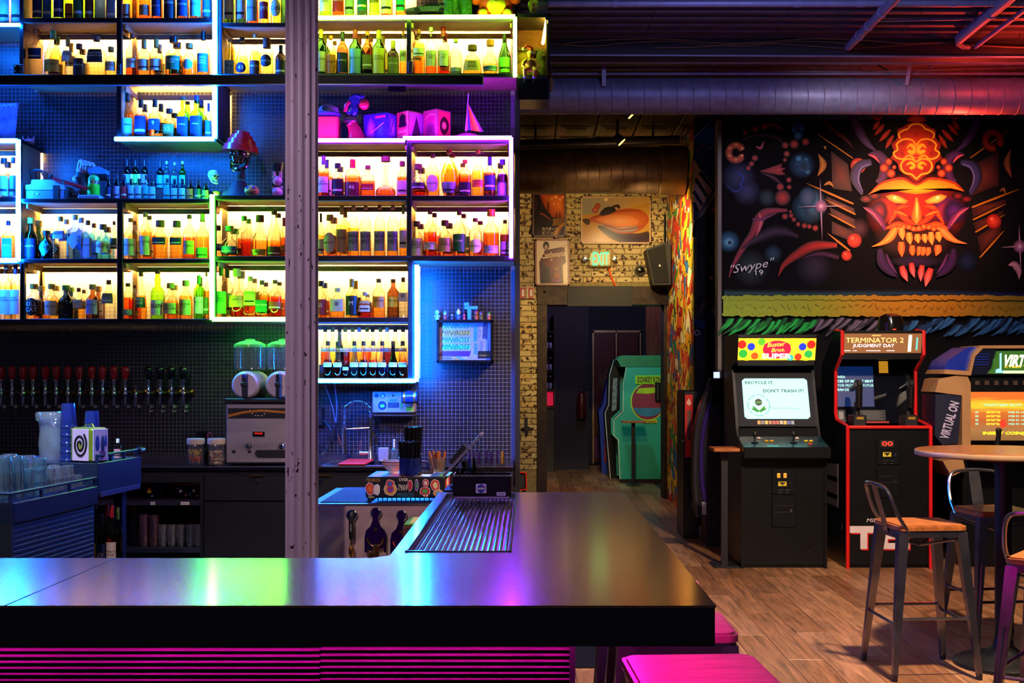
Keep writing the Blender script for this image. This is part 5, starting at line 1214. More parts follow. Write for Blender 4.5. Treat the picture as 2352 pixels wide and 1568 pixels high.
s1=disc('sticker',879,908,D_,.017,.017,lab('st_blue','#2a5f9a'),t);disc('sticker_print',879,909,D_-.0015,.009,.011,lab('st_pale','#b0c8d8'),s1)
s1=disc('sticker',878,931,D_,.034,.036,lab('st_white','#d0d4e0'),t,11);disc('sticker_print',878,931,D_-.0015,.029,.031,lab('st_royal','#1a3ab0'),s1,11);disc('sticker_print',878,932,D_-.003,.015,.010,lab('st_lime','#58d838'),s1)
s1=MB().box(X_(891,D_),X_(917,D_),D_-.0012,D_,Z_(936,D_),Z_(924,D_)).build('sticker',lab('st_navy2','#15304a'),t);text('YOUR MIND,|EVERY TIME'.split('|')[0],(X_(904,D_),D_-.002,Z_(928,D_)),.007,lab('st_teal','#2a7f9a'),s1,wmax=.06);text('EVERY TIME',(X_(904,D_),D_-.002,Z_(932,D_)),.007,lab('st_teal','#2a7f9a'),s1,wmax=.06)
s1=MB().prism([(X_(892,D_),Z_(923,D_)),(X_(916,D_),Z_(923,D_)),(X_(912,D_),Z_(915,D_)),(X_(894,D_),Z_(915,D_))],D_-.0012,D_).build('sticker',lab('st_sky','#5aa8d0'),t);text('MINIBOSS',(X_(903.5,D_),D_-.002,Z_(919,D_)),.014,lab('st_navy','#12285a'),s1,wmax=.052,skew=.25)
disc('keyhole',903,908,D_,.007,.007,BLACK,t);disc('sticker',922,930,D_,.008,.034,lab('st_green','#1fa04a'),t,9)
s1=MB().box(X_(932,D_),X_(948,D_),D_-.0012,D_,Z_(944,D_),Z_(934,D_)).build('sticker',lab('st_limeg','#6ae83a'),t)
for k in range(8):MB().box(X_(934+(k % 4)*3.4,D_),X_(935.6+(k % 4)*3.4,D_),D_-.002,D_-.0012,Z_(941-4*(k//4),D_),Z_(939-4*(k//4),D_)).build('sticker_print',INK,s1)
t=thing('barrel_mug','blue and gold barrel mug hanging in front of the dispenser','mug',P(941,910,7.40));p=P(941,912,7.40)
MB().lathe([(.033,-.05),(.038,-.045),(.043,0),(.038,.045),(.033,.05)],p,18,axis='x').build('mug_body',pm('mug_blue','#16309a',.25),t)
for dx in (-.032,.032):MB().lathe([(.0405,-.006),(.0405,.006)],(p.x+dx,p.y,p.z),18,axis='x').build('mug_hoop',pm('hoop_gold','#b89a3a',.3,.8),t)
MB().lathe([(.001,0),(.033,.001)],(p.x+.051,p.y,p.z),18,axis='x').build('mug_end',pm('mug_dark','#0c1430',.3),t)
MB().tube(spline([tuple(p+Vector((-.01,0,.04))),tuple(p+Vector((.0,0,.085))),tuple(P(955,882,7.36)),tuple(p+Vector((.03,0,.04)))],5),.004,6).build('hanging_strap',BLACK,t)
# framed logo sign with figures on top
t=thing('shadow_box','black framed shadow box of repeated logo stickers on the tiles','sign',P(1068,833,DW));yb=7.47
x0,x1,z0,z1=X_(1003,yb),X_(1132,yb),Z_(833,yb),Z_(734,yb)
for n_,a in (('frame_bar',(x0,x1,z1-.018,z1)),('frame_bar',(x0,x1,z0,z0+.018)),('frame_bar',(x0,x0+.016,z0,z1)),('frame_bar',(x1-.016,x1,z0,z1))):
 MB().box(a[0],a[1],yb,DW-.003,a[2],a[3],bev=.003).build(n_,pm('frame_black','#0f0d12',.25),t)
bk=MB().box(x0+.01,x1-.01,yb+.04,yb+.045,z0+.01,z1-.01).build('backing',pm('lilac_card','#8f88c0',.5),t)
yk=yb+.039
for k,(py,c) in enumerate(((748,'#7aa8d8'),(764,'#b8982a'),(780,'#6ab0e0'),(796,'#3ac8a0'))):
 xa,xb=X_(1013,yk),X_(1080,yk);zc_=Z_(py,yk)
 s1=MB().prism([(xa,zc_-.016),(xb,zc_-.016),(xb-.0,zc_+.012),(xa+.02,zc_+.016)],yk-.001,yk).build('sticker',lab('ms'+c,c),bk)
 text('MINIBOSS',((xa+xb)/2,yk-.002,zc_),.030,pm('logo_ink','#11162c',.5),s1,w=(xb-xa)*.94,skew=.3,bold=.006)
xa,xb=X_(1010,yk),X_(1082,yk);MB().prism([(xa-.006,Z_(818,yk)),(xb-.01,Z_(818,yk)),(xb,Z_(806,yk)),(xa+.012,Z_(806,yk))],yk-.001,yk).build('sticker',lab('ms_plum','#4a1a5a'),bk)
for k,(px,py,c) in enumerate(((1092,765,'#3a9aa8'),(1103,760,'#a8a0e0'),(1113,758,'#2a4a7a'),(1093,800,'#5a9ac8'),(1106,795,'#8a8ac0'),(1116,795,'#b0b0e8'))):
 hx,hz=.012,(.052 if k < 3 else .034);xc,zc_=X_(px,yk),Z_(py,yk)
 s1=MB().prism([(xc-hx,zc_-hz),(xc+hx,zc_-hz),(xc+hx+.004,zc_+hz),(xc-hx+.004,zc_+hz)],yk-.0025,yk-.0015).build('sticker',lab('ms'+c,c),bk)
 text('MINIBOSS',(xc,yk-.0032,zc_),.017,pm('logo_ink','#11162c',.5),s1,w=hz*1.85,xd=(0,0,1),zd=(-1,0,0),bold=.006)
s1=MB().box(X_(1098,yk),X_(1126,yk),yk-.004,yk-.003,Z_(822,yk),Z_(806,yk)).build('sticker',BLACK,bk);text('MINIBOSS',(X_(1112,yk),yk-.0047,Z_(816,yk)),.010,lab('gold_ink','#b8903a'),s1,w=.062)
text('MINIBOSS',(X_(1026,yk),yk-.002,Z_(822,yk)),.011,INK,bk,w=.07)
for px,c in ((1042,'#c8902a'),(1055,'#3a9a9a'),(1068,'#b0a8d8'),(1050,'#c87a2a'),(1062,'#5a8ad0')):MB().box(X_(px-5,yk),X_(px+5,yk),yk-.001,yk,Z_(823+(4 if px in (1050,1062) else 0),yk),Z_(820+(4 if px in (1050,1062) else 0),yk)).build('small_sticker',lab('ss'+c,c),bk)
def doll(px,py,d,h,body,head,hat,lab_,lie=0,grp='toy figures on the framed sign'):
 p=Vector((X_(px,d),d,py));t=thing('toy_figure',lab_,'figurine',(0,0,0),grp);s_=h
 MB().lathe([(.16*s_,0),(.20*s_,.05*s_),(.17*s_,.30*s_),(.12*s_,.46*s_),(.07*s_,.5*s_)],(0,0,0),12).build('body',lab('doll'+body,body,.4),t)
 MB().ball((0,0,.66*s_),.2*s_,12).build('head',lab('doll'+head,head,.4),t)
 if hat:MB().lathe([(.22*s_,.74*s_),(.17*s_,.84*s_),(.08*s_,.98*s_),(.0005,1.08*s_)],(0,0,0),12).build('hat',lab('doll'+hat,hat,.4),t)
 for sg in (-1,1):MB().tube([(.14*s_*sg,0,.4*s_),(.25*s_*sg,-.06*s_,.25*s_)],.055*s_,6).build('arm',lab('doll'+body,body,.4),t)
 t.location=p;t.rotation_euler=(0,R(lie),0)
 return t
zt=z1+.001
doll(1004,zt,7.53,.075,'#7ab0c8','#9ad0e0',None,'round pale blue toy lying at the end of the sign top')
doll(1022,zt,7.53,.060,'#8a3a4a','#c89aa8','#4ab0c8','toy figure with a teal cone hat on the sign top')
doll(1038,zt,7.53,.045,'#3a3a6a','#8a90b0',None,'small dark blue toy on the sign top')
doll(1053,zt,7.53,.068,'#3a5ab0','#e0c8b8','#e8c8a0','clown toy with a cream cone hat on the sign top')
doll(1066,zt,7.53,.040,'#d83a5a','#e05a6a','#d83a5a','little red cone toy on the sign top')
doll(1094,zt,7.53,.066,'#a8402a','#c05a3a','#8a2a6a','red and purple toy figure on the sign top')
doll(1105,zt,7.53,.055,'#6a5a3a','#8a6a4a','#5a3a8a','brown toy figure with a violet hat on the sign top')
doll(1123,zt,7.53,.050,'#c84a3a','#e0b0a0','#3a8a3a','toy figure with a green hat at the sign corner')
t=thing('toy_blaster','blocky blue toy blaster standing on the sign top','toy',P(1078,733,7.53));q=P(1078,0,7.53);bb=pm('toy_blue','#4a9ae0',.4)
MB().box(q.x-.012,q.x+.012,7.515,7.545,zt,zt+.07,bev=.003).build('grip',bb,t);MB().box(q.x-.03,q.x+.055,7.512,7.548,zt+.068,zt+.088,bev=.003).build('barrel',bb,t);MB().box(q.x-.034,q.x+.0,7.512,7.548,zt+.088,zt+.112,bev=.004).build('sight',bb,t)
# ---------------------------------------------------------------- underbar steel unit
zu=Z_(1157,5.0);ux0,ux1=X_(698,5.0),X_(1080,5.0)
t=thing('underbar_unit','stainless underbar unit with tools hung on its front panel','bar unit',((ux0+ux1)/2,5.2,0))
pan=pm('worn_steel','#c0aa9a',.40,.3,var=.25,scale=7)
MB().box(ux0,ux1,5.0,5.02,.1,zu,bev=.003).build('front_panel',pan,t)
MB().box(ux0,ux1,5.02,5.85,.1,zu-.012).build('unit_body',DARKSTEEL,t)
MB().box(ux0,ux1,4.992,5.02,zu-.004,zu+.002,bev=.001).build('panel_edge',STEEL,t)
# rubber mat
t=thing('rubber_mat','ribbed black rubber mat beside the stickered case','bar mat',(X_(785,5.3),5.3,zu))
mx0,mx1=X_(735,5.05),X_(842,5.05);rubm=pm('rubber','#1a2028',.45)
MB().box(mx0,mx1,5.04,5.72,zu-.012,zu-.004).build('mat_base',rubm,t);rb2=None
for k in range(34):
 y=5.05+k*.0198
 if rb2 is None:rb2=MB().box(mx0,mx1,y,y+.011,zu-.004,zu+.004,bev=.003).build('mat_rib',rubm,t)
 else:o=rb2.copy();col.objects.link(o);o.parent=t;o.location=(0+rb2.location.x,rb2.location.y+k*.0198,rb2.location.z)
# stickered case
t=thing('stickered_case','low case plastered with colourful stickers behind the drip tray','case',(X_(930,5.2),5.2,zu))
yc=5.05;cx0,cx1=X_(840,yc),X_(1022,yc);cz0,cz1=zu+.008,Z_(1095,yc)
MB().box(cx0,cx1,yc,yc+.32,cz0+.012,cz1,bev=.006).build('case_body',BLACK,t)
for k in range(16):MB().box(cx0+.01+k*(cx1-cx0-.02)/16,cx0+.014+k*(cx1-cx0-.02)/16,yc+.004,yc+.01,cz0,cz0+.012).build('case_foot',DARKSTEEL,t)
rnd=random.Random(4)
pal=['#d8402a','#e8b030','#3a70c8','#e8dcc8','#e87a28','#58b0d0','#c02a50','#50a850','#f0e0a0','#8a3aa0','#f2a0b8']
def stk(x0,x1,z0,z1,c,k,n_=7):
 cx,cz,rx,rz=(x0+x1)/2,(z0+z1)/2,(x1-x0)/2,(z1-z0)/2
 pts=[(cx+rx*math.cos(a)*rnd.uniform(.8,1.05),cz+rz*math.sin(a)*rnd.uniform(.8,1.05)) for a in np.linspace(0,2*math.pi,n_+4)[:-1]]
 s_=MB().prism(pts,yc-.0008*k-.001,yc-.0008*k).build('sticker',lab('stk_edge','#e8e0d8'),t,smooth=0)
 MB().prism([(cx+(p[0]-cx)*.88,cz+(p[1]-cz)*.88) for p in pts],yc-.0008*k-.0016,yc-.0008*k-.001).build('sticker_print',lab('pal'+c,c),s_,smooth=0)
 c3=rnd.choice(pal);MB().prism([(cx+(p[0]-cx)*.5,cz+(p[1]-cz)*.55) for p in pts],yc-.0008*k-.0021,yc-.0008*k-.0016).build('sticker_print',lab('pal'+c3,c3),s_,smooth=0)
H_=cz1-cz0
for k,(a,b_,c,d_,cl) in enumerate(((838,862,.12,.8,'#d8402a'),(856,874,.1,.72,'#d8d8e0'),(880,914,.08,.8,'#e8b030'),(884,908,.45,.95,'#d8402a'),(935,948,.3,.95,'#c02a2a'),(952,962,.3,.95,'#5a3aa0'),(962,990,.1,.6,'#d02a30'),(970,986,.5,.98,'#c83a50'),(988,1012,.3,.97,'#d83a20'),(994,1020,.04,.45,'#e8a030'),(845,860,.0,.12,'#50a850'),(972,984,.04,.2,'#e8dcc8'))):
 stk(X_(a,yc),X_(b_,yc),cz0+.012+c*(H_-.014),cz0+.01+d_*(H_-.014),cl,k % 4)
text('MINIBOSS',(X_(858,yc),yc-.006,Z_(1102,yc)),.014,lab('gold_ink','#b8903a'),t,w=.06);text('OVER',(X_(927,yc),yc-.006,Z_(1101,yc)),.013,INKL,t,w=.04)
text('TMAN',(X_(925,yc),yc-.006,Z_(1119,yc)),.026,INKL,t,w=.042,skew=.3);text('MINIBOSS',(X_(932,yc),yc-.006,Z_(1136,yc)),.018,lab('st_teal','#2a7f9a'),t,w=.07)
for k in range(9):
 px=842+k*20;c=pal[(k*5) % 11];x=cx0+.02+k*.036
 MB().prism([(x,yc+.03),(x+.045,yc+.02),(x+.05,yc+.25),(x+.01,yc+.28)],cz1,cz1+.0006+.0004*(k % 3),'xy').build('top_sticker',lab('pal'+c,c),t,smooth=0)
for k in range(3):
 c=pal[k*3];MB().box(cx1,cx1+.0008,yc+.02+k*.1,yc+.1+k*.1,cz0+.03,cz1-.015).build('side_sticker',lab('pal'+c,c),t)
ztop=cz1+.0025
# things standing on the case
p=P(943,1090,5.12);p.z=ztop;t=thing('enamel_mug','blue enamel mug crammed with black straws','mug',p)
MB().lathe([(.046,0),(.05,.004),(.05,.072),(.052,.076),(.047,.076),(.045,.01),(.0005,.008)],p,22).build('mug_wall',pm('enamel_blue','#16246a',.2,var=.3,scale=40),t)
MB().tube([p+Vector((.048,0,.06)),p+Vector((.075,0,.055)),p+Vector((.075,0,.025)),p+Vector((.048,0,.02))],.006,8).build('mug_handle',pm('enamel_blue','#16246a',.2),t)
def straws(px,d_,topy,r_,n_,lab_,z0=None):
 q=P(px,topy,d_);z0=ztop+.012 if z0 is None else z0;t=thing('straw_bundle',lab_,'straws',(q.x,d_,z0),'black straws')
 for k in range(n_):
  a=k*2.39996;rr=r_*math.sqrt((k+.5)/n_);x,y=q.x+rr*math.cos(a),d_+rr*math.sin(a)
  MB().cyl((q.x+(x-q.x)*.72,d_+(y-d_)*.72,z0),(x,y,q.z+random.uniform(-.003,.003)),.0036,n=6).build('straw',pm('straw_black','#08080b',.35),t)
straws(941,5.12,1013,.050,48,'shorter bundle of black straws standing in the blue mug')
p2=P(948,1085,5.27);p2.z=ztop
MBt=thing('straw_cup','dark cup holding the tall straws behind the blue mug','cup',p2);MB().lathe([(.04,0),(.042,.08),(.038,.08),(.036,.006),(.0005,.005)],p2,18).build('cup_wall',BLACK,MBt)
straws(948,5.27,980,.042,36,'tall bundle of black straws behind the blue mug')
p=P(903,1083,5.24);p.z=ztop;t=thing('soup_bowl','red patterned soup bowl on the stickered case','bowl',p)
MB().lathe([(.022,0),(.022,.008),(.030,.014),(.05,.04),(.056,.056),(.053,.056),(.04,.03),(.0005,.018)],p,22).build('bowl_wall',pm('bowl_white','#d8c8c0',.25),t)
MB().lathe([(.0475,.036),(.0545,.051)],p,22).build('bowl_band',pm('bowl_red','#a82a20',.3,var=.5,scale=90),t)
p=P(1004,1080,5.2);p.z=ztop;t=thing('spice_glass','glass of cinnamon sticks on the stickered case','glass',p)
MB().lathe([(.034,0),(.038,.07),(.036,.07),(.032,.006),(.0005,.005)],p,18).build('glass_wall',GL,t)
for k in range(11):
 a=k*2.4;q=p+Vector((.018*math.cos(a),.018*math.sin(a),.008));e_=q+Vector((rnd.uniform(-.03,.025),rnd.uniform(-.01,.01),rnd.uniform(.07,.095)))
 MB().cyl(q,e_,.006,n=8).build('cinnamon_stick',pm('cinnamon','#a85a28',.7,var=.3),t)
t=thing('marker_pen','black marker lying on the case edge','pen',P(960,1093,5.06));MB().cyl(P(928,1090,5.08)+Vector((0,0,.006)),P(995,1088,5.10)+Vector((0,0,.006)),.005,n=8).build('pen_barrel',BLACK,t);MB().cyl(P(972,1088,5.095)+Vector((0,0,.006)),P(990,1088,5.10)+Vector((0,0,.006)),.007,n=8).build('pen_cap',pm('pen_cap','#101018',.4),t)
# till screen seen from the side
t=thing('till_screen','tilted till screen seen edge-on behind the case','screen',P(1065,1090,4.75));d0=4.75
def slab(a,b_,th,y0,y1,mat,name):
 p,q=P(*a,d0),P(*b_,d0);dv=(q-p);n_=Vector((-dv.z,0,dv.x)).normalized()*th
 MB().prism([(p.x,p.z),(q.x,q.z),(q.x+n_.x,q.z+n_.z),(p.x+n_.x,p.z+n_.z)],y0,y1).build(name,mat,t)
slab((1022,1094),(1108,1000),.012,d0-.02,d0+.2,pm('till_silver','#8a88a0',.3,.5),'screen_case')
slab((1019,1092),(1104,998),.004,d0-.015,d0+.19,pm('till_glass','#2a3a58',.1),'screen_pane')
slab((1046,1073),(1078,1034),.035,d0+.0,d0+.15,BLACK,'mount_block')
MB().tube([P(1068,1058,d0+.08),P(1072,1090,d0+.08),P(1072,1110,d0+.08)],.014,8).build('mount_arm',BLACK,t)
MB().lathe([(.07,0),(.07,.012),(.02,.018)],(P(1072,0,d0+.08).x,d0+.08,P(0,1110,d0+.08).z-.018),18).build('mount_foot',BLACK,t)
MB().box(P(1072,0,d0).x-.09,P(1072,0,d0).x+.09,d0-.02,d0+.2,P(0,1110,d0+.08).z-.03,P(0,1110,d0+.08).z-.018).build('mount_plate',DARKSTEEL,t)
MB().box(P(1072,0,d0).x-.02,P(1072,0,d0).x+.02,d0+.06,d0+.1,0,P(0,1110,d0+.08).z-.03).build('mount_post',DARKSTEEL,t)
# tin caddy with sauce bottles
yt=4.10*KS;tx_0,tx_1=X_(1040,yt),X_(1174,yt);zt0,zt1=HB+.012,Z_(1092,yt)
t=thing('bar_caddy','glossy dark tin caddy with a round space badge on the bar','caddy',((tx_0+tx_1)/2,yt+.06,HB+.012))
tinm=pm('dark_tin','#1a1424',.15,.4,var=.5,scale=20)
MB().box(tx_0,tx_1,yt,yt+.004,zt0,zt1,bev=.001).box(tx_0,tx_1,yt+.13,yt+.134,zt0,zt1,bev=.001).box(tx_0,tx_0+.004,yt+.004,yt+.13,zt0,zt1).box(tx_1-.004,tx_1,yt+.004,yt+.13,zt0,zt1).box(tx_0+.004,tx_1-.004,yt+.004,yt+.13,zt0,zt0+.004).build('tin_walls',tinm,t)
MB().tube([(tx_0,yt,zt1),(tx_1,yt,zt1),(tx_1,yt+.134,zt1),(tx_0,yt+.134,zt1)],.003,6,closed=True).build('tin_rim',CHROME,t)
MB().box(tx_0+.004,tx_1-.006,yt-.004,yt+.13,HB+.004,HB+.012,bev=.002).build('tin_base',pm('lilac_base','#8a70b8',.3,.4),t)
bd=MB().box(X_(1093,yt),X_(1117,yt),yt-.0012,yt,Z_(1132,yt),Z_(1111,yt),bev=.0005).build('badge_card',pm('badge_lilac','#b0a0e0',.4),t)
MB().prism([(X_(1105,yt)+.0145*math.cos(a),Z_(1121.5,yt)+.0145*math.sin(a)) for a in np.linspace(0,2*math.pi,25)[:-1]],yt-.002,yt-.0012).build('badge_disc',pm('badge_blue','#1a2a8a',.4),bd)
text('NASA',(X_(1105,yt),yt-.0026,Z_(1121.5,yt)),.0065,INKL,bd,w=.024)
MB().prism([(X_(1096,yt),Z_(1124,yt)),(X_(1113,yt),Z_(1115,yt)),(X_(1114,yt),Z_(1115.6,yt))],yt-.003,yt-.0026).build('badge_swoosh',pm('badge_red','#c82a3a',.4),bd)
lc=MB().box(X_(1141,yt),X_(1161,yt),yt-.001,yt,Z_(1138,yt),Z_(1130,yt)).build('barcode_card',pm('badge_lilac','#b0a0e0',.4),t)
for k in range(9):MB().box(X_(1144+k*1.7,yt),X_(1144.8+k*1.7,yt),yt-.0016,yt-.001,Z_(1136.5,yt),Z_(1131.5,yt)).build('barcode_bar',INK,lc)
for k,(px,dy,liq,cap,top,wd) in enumerate(((1078,.04,'blu','purple',1036,17),(1100,.035,'clr','purple',1037,18),(1128,.035,'clr','purple',1037,22),(1154,.035,'clr','gold',1036,20),(1089,.095,'dgn','purple',1034,15),(1117,.095,'clr','purple',1034,15),(1143,.095,'clr','purple',1035,15))):
 p=P(px,1100,yt+dy);p.z=zt0+.005;bottle(p,Z_(top,yt+dy)-p.z,wd/2*yt/F,'champ',liq,.5,None,cap,None,f"{'front' if dy < .05 else 'rear'} {LQ[liq][1]} sauce bottle with {cap} cap, {ORD[k if k < 4 else k - 4]} in the tin caddy",'sauce bottles in the tin caddy')
p=P(1057,1090,yt+.05);p.z=zt0+.005;t=thing('jigger','small black tool standing in the tin caddy','bar tool',p);MB().lathe([(.012,0),(.014,.05),(.010,.06),(.016,.09),(.015,.092)],p,12).build('tool_cup',pm('black_gloss','#0a080c',.12),t);MB().cyl(p+Vector((-.015,0,.03)),p+Vector((.012,0,.085)),.003).build('tool_rod',BRASS,t)
# bottle openers on magnets
def opener(px,py,kind,lab_):
 d_=4.99;c=P(px,py,d_);t=thing('bottle_opener',lab_,'bottle opener',c,'openers on the steel panel')
 MB().lathe([(.0001,-.006),(.020,-.006),(.024,-.001),(.024,.002)],(c.x,d_-.001,c.z),20,axis='y').build('magnet',CHROME,t)
 purple=pm('purple_metal','#4a1a78',.2,.85)
 if kind==0:
  MB().lathe([(.009,-.10),(.0105,-.08),(.0105,-.01),(.007,.01),(.004,.014)],(c.x,d_-.016,c.z),14).build('grip',BLACK,t)
  text('Monopole',(c.x,d_-.0275,c.z-.05),.007,INKL,t,wmax=.05,xd=(0,0,-1),zd=(1,0,0))
  MB().tube([(c.x,d_-.016,c.z-.10),(c.x,d_-.016,c.z-.19)],.004,8).build('shaft',BRASS,t);MB().ball((c.x,d_-.016,c.z-.15),.012,10,sz=2.2).build('jigger_bulb',BRASS,t)
 else:
  hp=[(.010,.02),(.012,-.03),(.022,-.055),(.040,-.072),(.046,-.10),(.046,-.165),(.036,-.165),(.034,-.145),(.0,-.158)]
  pts=[(c.x+a,c.z+b_) for a,b_ in hp]+[(c.x-a,c.z+b_) for a,b_ in hp[::-1][1:]]
  MB().prism(pts,d_-.012,d_-.008).build('strainer_plate',purple,t)
  MB().tube([(c.x+.034*math.cos(a),d_-.014,c.z-.105+.034*math.sin(a)) for a in np.linspace(math.pi,2*math.pi,14)],.003,6).build('strainer_edge',BRASS,t)
  MB().prism([(c.x-.010,c.z-.062),(c.x+.010,c.z-.062),(c.x+.006,c.z-.074),(c.x-.006,c.z-.074)],d_-.0135,d_-.0122).build('slot',BRASS,t)
  for k in range(7):
   a=math.pi+math.pi*(k+.5)/7;MB().lathe([(.0001,-.002),(.002,-.002),(.002,0)],(c.x+.024*math.cos(a),d_-.012,c.z-.105+.024*math.sin(a)),6,axis='y').build('hole',INK,t)
opener(808,1183,0,'black-gripped bar tool hanging on the first magnet')
opener(863,1178,1,'purple strainer hanging on the middle magnet')
opener(922,1184,1,'purple strainer hanging on the last magnet')
for k,(px,py) in enumerate(((852,1268),(864,1250))):
 p=P(px,1300,4.85);p.z=Z_(1340,4.85);o=thing('pour_spout',['brass pourer top in front of the strainer, lower one','brass pourer top in front of the strainer, higher one'][k],'pour spout',p)
 MB().lathe([(.014,0),(.014,.08),(.013,P(0,py,4.85).z-p.z-.005),(.006,P(0,py,4.85).z-p.z)],p,12).build('brass_tube',BRASS,o)
# cutting pad on a wooden box
p0=X_(927,4.62);t=thing('cutting_pad','green and yellow cutting pad with a blue peeler','cutting board',(p0+.08,4.7,Z_(1199,4.62)))
MB().box(p0,p0+.16,4.62,4.86,Z_(1207,4.62),Z_(1203,4.62),bev=.003).build('pad_board',pm('pad_green','#58b030',.45),t)
MB().box(p0+.02,p0+.158,4.64,4.84,Z_(1203,4.62),Z_(1202.5,4.62)+.0004).build('pad_top',pm('pad_yellow','#d8d060',.5),t)
o=thing('peeler','blue handled peeler lying on the cutting pad','peeler',(p0+.1,4.7,Z_(1200,4.62)));zz=Z_(1202.5,4.62)+.009
MB().tube([(p0+.055,4.68,zz),(p0+.15,4.72,zz)],[.008,.007],8).build('peeler_handle',pm('peeler_blue','#3a7ac8',.35),o);MB().box(p0+.15,p0+.19,4.71,4.735,zz-.004,zz).build('peeler_blade',CHROME,o)
o=MB().box(p0-.004,p0+.17,4.615,4.88,Z_(1235,4.62),Z_(1207.5,4.62),bev=.004).build('wooden_box',pm('mauve_wood','#6a4038',.5,var=.3,scale=20));tag(o,'dark wooden box under the green cutting pad','box')
# ================================================================ arcade cabinets
CABB=pm('cab_black','#050609',.34,var=.3,spec=.35);REDT=pm('red_edge','#c01414',.3)
def quadmap(x0,x1,y0,z0,y1,z1):
 """point on a sloping panel: u across 0..1, v up 0..1, e lifted towards the player"""
 nrm=Vector((0,-(z1-z0),(y1-y0))).normalized()
 return lambda u,v,e=0:Vector((x0+(x1-x0)*u,y0+(y1-y0)*v,z0+(z1-z0)*v))+nrm*e
def panel(name,f,mat,par,u0=0,u1=1,v0=0,v1=1,e=.002,cut=0):
 pts=[(u0,v0),(u1,v0),(u1,v1),(u0,v1)]
 if cut:c=cut;pts=[(u0+c,v0),(u1-c,v0),(u1,v0+c),(u1,v1-c),(u1-c,v1),(u0+c,v1),(u0,v1-c),(u0,v0+c)]
 n_=len(pts);vs=[f(u,v,e) for u,v in pts]+[f(u,v,0) for u,v in pts]
 return MB().add(vs,[tuple(range(n_))]+[(i,(i+1) % n_,(i+1) % n_+n_,i+n_)[::-1] for i in range(n_)]).build(name,mat,par,smooth=0)
def ptext(body,f,u,v,h,mat,par,wmax=None,e=.004,w=None,bold=.02,skew=0,rot=0):
 o=f(u,v,e);xd=(f(u+.01,v)-f(u,v)).normalized();zd=(f(u,v+.01)-f(u,v)).normalized()
 if rot:xd,zd=xd*math.cos(rot)+zd*math.sin(rot),zd*math.cos(rot)-xd*math.sin(rot)
 return text(body,o,h,mat,par,wmax,bold,xd,zd,w=w,skew=skew)
def coin_door(t,x,y,z,leds='#ff8a20',digits=True):
 """two coin returns, labels and locks on a framed black door"""
 dm_=pm('coin_door','#101218',.35,.5)
 dr=MB().box(x-.095,x+.095,y-.010,y,z-.02,z+.18,bev=.006).build('coin_door',dm_,t);d2=MB().box(x-.095,x+.095,y-.010,y,z-.28,z-.03,bev=.006).build('cash_door',dm_,t)
 MB().box(x-.045,x+.02,y-.013,y-.010,z+.045,z+.08).build('warning_card',pm('card_yellow','#c8b020',.5),dr)
 MB().prism([(x-.04,z+.075),(x+.015,z+.075),(x-.012,z+.05)],y-.0136,y-.013).build('card_print',INK,dr)
 for dx,dz,p_ in ((.055,.062,dr),(.055,-.145,d2)):MB().lathe([(.0001,-.014),(.010,-.014),(.013,-.010)],(x+dx,y,z+dz),12,axis='y').build('lock',CHROME,p_)
 for dx in (-.045,.01):
  MB().box(x+dx,x+dx+.04,y-.013,y-.010,z+.012,z+.016).build('coin_slot',STEEL,dr);MB().box(x+dx,x+dx+.03,y-.012,y-.010,z-.012,z-.008).build('coin_slot',STEEL,dr)
 for zz in (-.11,-.16):MB().box(x-.08,x+.08,y-.0112,y-.010,z+zz,z+zz+.002).build('door_groove',STEEL,d2)
 return dr
# ---- cabinet with the recycling notice
ax0,ax1=X_(1703,9.2),X_(1900,9.2)
t=thing('arcade_cabinet','black arcade cabinet showing a recycling notice on its screen','arcade cabinet',((ax0+ax1)/2,9.6,0))
prof=[(9.2,.0),(9.2,.86),(9.09,.90),(9.09,.945),(9.40,1.02),(9.45,1.10),(9.64,1.585),(9.50,1.615),(9.44,1.835),(9.55,1.845),(10.02,1.845),(10.02,0)]
for x in (ax0,ax1-.022):MB().prism(prof,x,x+.022,'yz').build('side_panel',CABB,t)
ins=lambda a,b_:(ax0+.022,ax1-.022,a,b_)
MB().box(ax0+.022,ax1-.022,9.215,9.25,.03,.90).build('front_panel',CABB,t)
MB().box(ax0+.022,ax1-.022,9.24,10.0,0,.05).build('plinth',CABB,t)
f=quadmap(ax0+.005,ax1-.005,9.10,.938,9.41,1.012)
cp=panel('control_panel',f,pm('panel_art','#14303a',.25,var=.6,scale=14),t,e=.012)
MB().box(ax0-.002,ax1+.002,9.085,9.10,.87,.955,bev=.004).build('panel_front',CABB,t)
MB().tube([f(0,0,.012),f(1,0,.012)],.004,6).build('panel_edge',STEEL,cp)
for u in (.16,.62):
 b0=f(u,.45,.012);MB().lathe([(.03,0),(.028,.004)],b0,14).build('joystick_plate',pm('plate_dark','#1a2024',.3,.6),cp);st_=MB().cyl(b0,b0+Vector((0,-.004,.05)),.006,n=8).build('joystick_shaft',BLACK,cp)
 MB().ball(b0+Vector((0,-.005,.066)),.017,12,sz=1.4).build('joystick_grip',BLACK,st_)
for u,v,c in ((.24,.8,'#e8c8b8'),(.31,.55,'#d8a020'),(.37,.55,'#d8a020'),(.70,.8,'#e8c8b8'),(.78,.55,'#e0c020'),(.84,.55,'#e0c020'),(.02+.78,.3,'#c84a28')):
 b0=f(u,v,.012);MB().lathe([(.017,0),(.017,.006),(.011,.008),(.011,.012)],b0,12).build('push_button',lab('btn'+c,c,.3),cp)
panel('panel_sticker',f,pm('sticker_teal','#3aa0a8',.3),cp,.28,.42,.1,.22,.0135)
f=quadmap(ax0+.022,ax1-.022,9.45,1.10,9.645,1.58)
bz_=panel('bezel',f,pm('bezel_blue','#080b18',.6,spec=.2),t,e=.002)
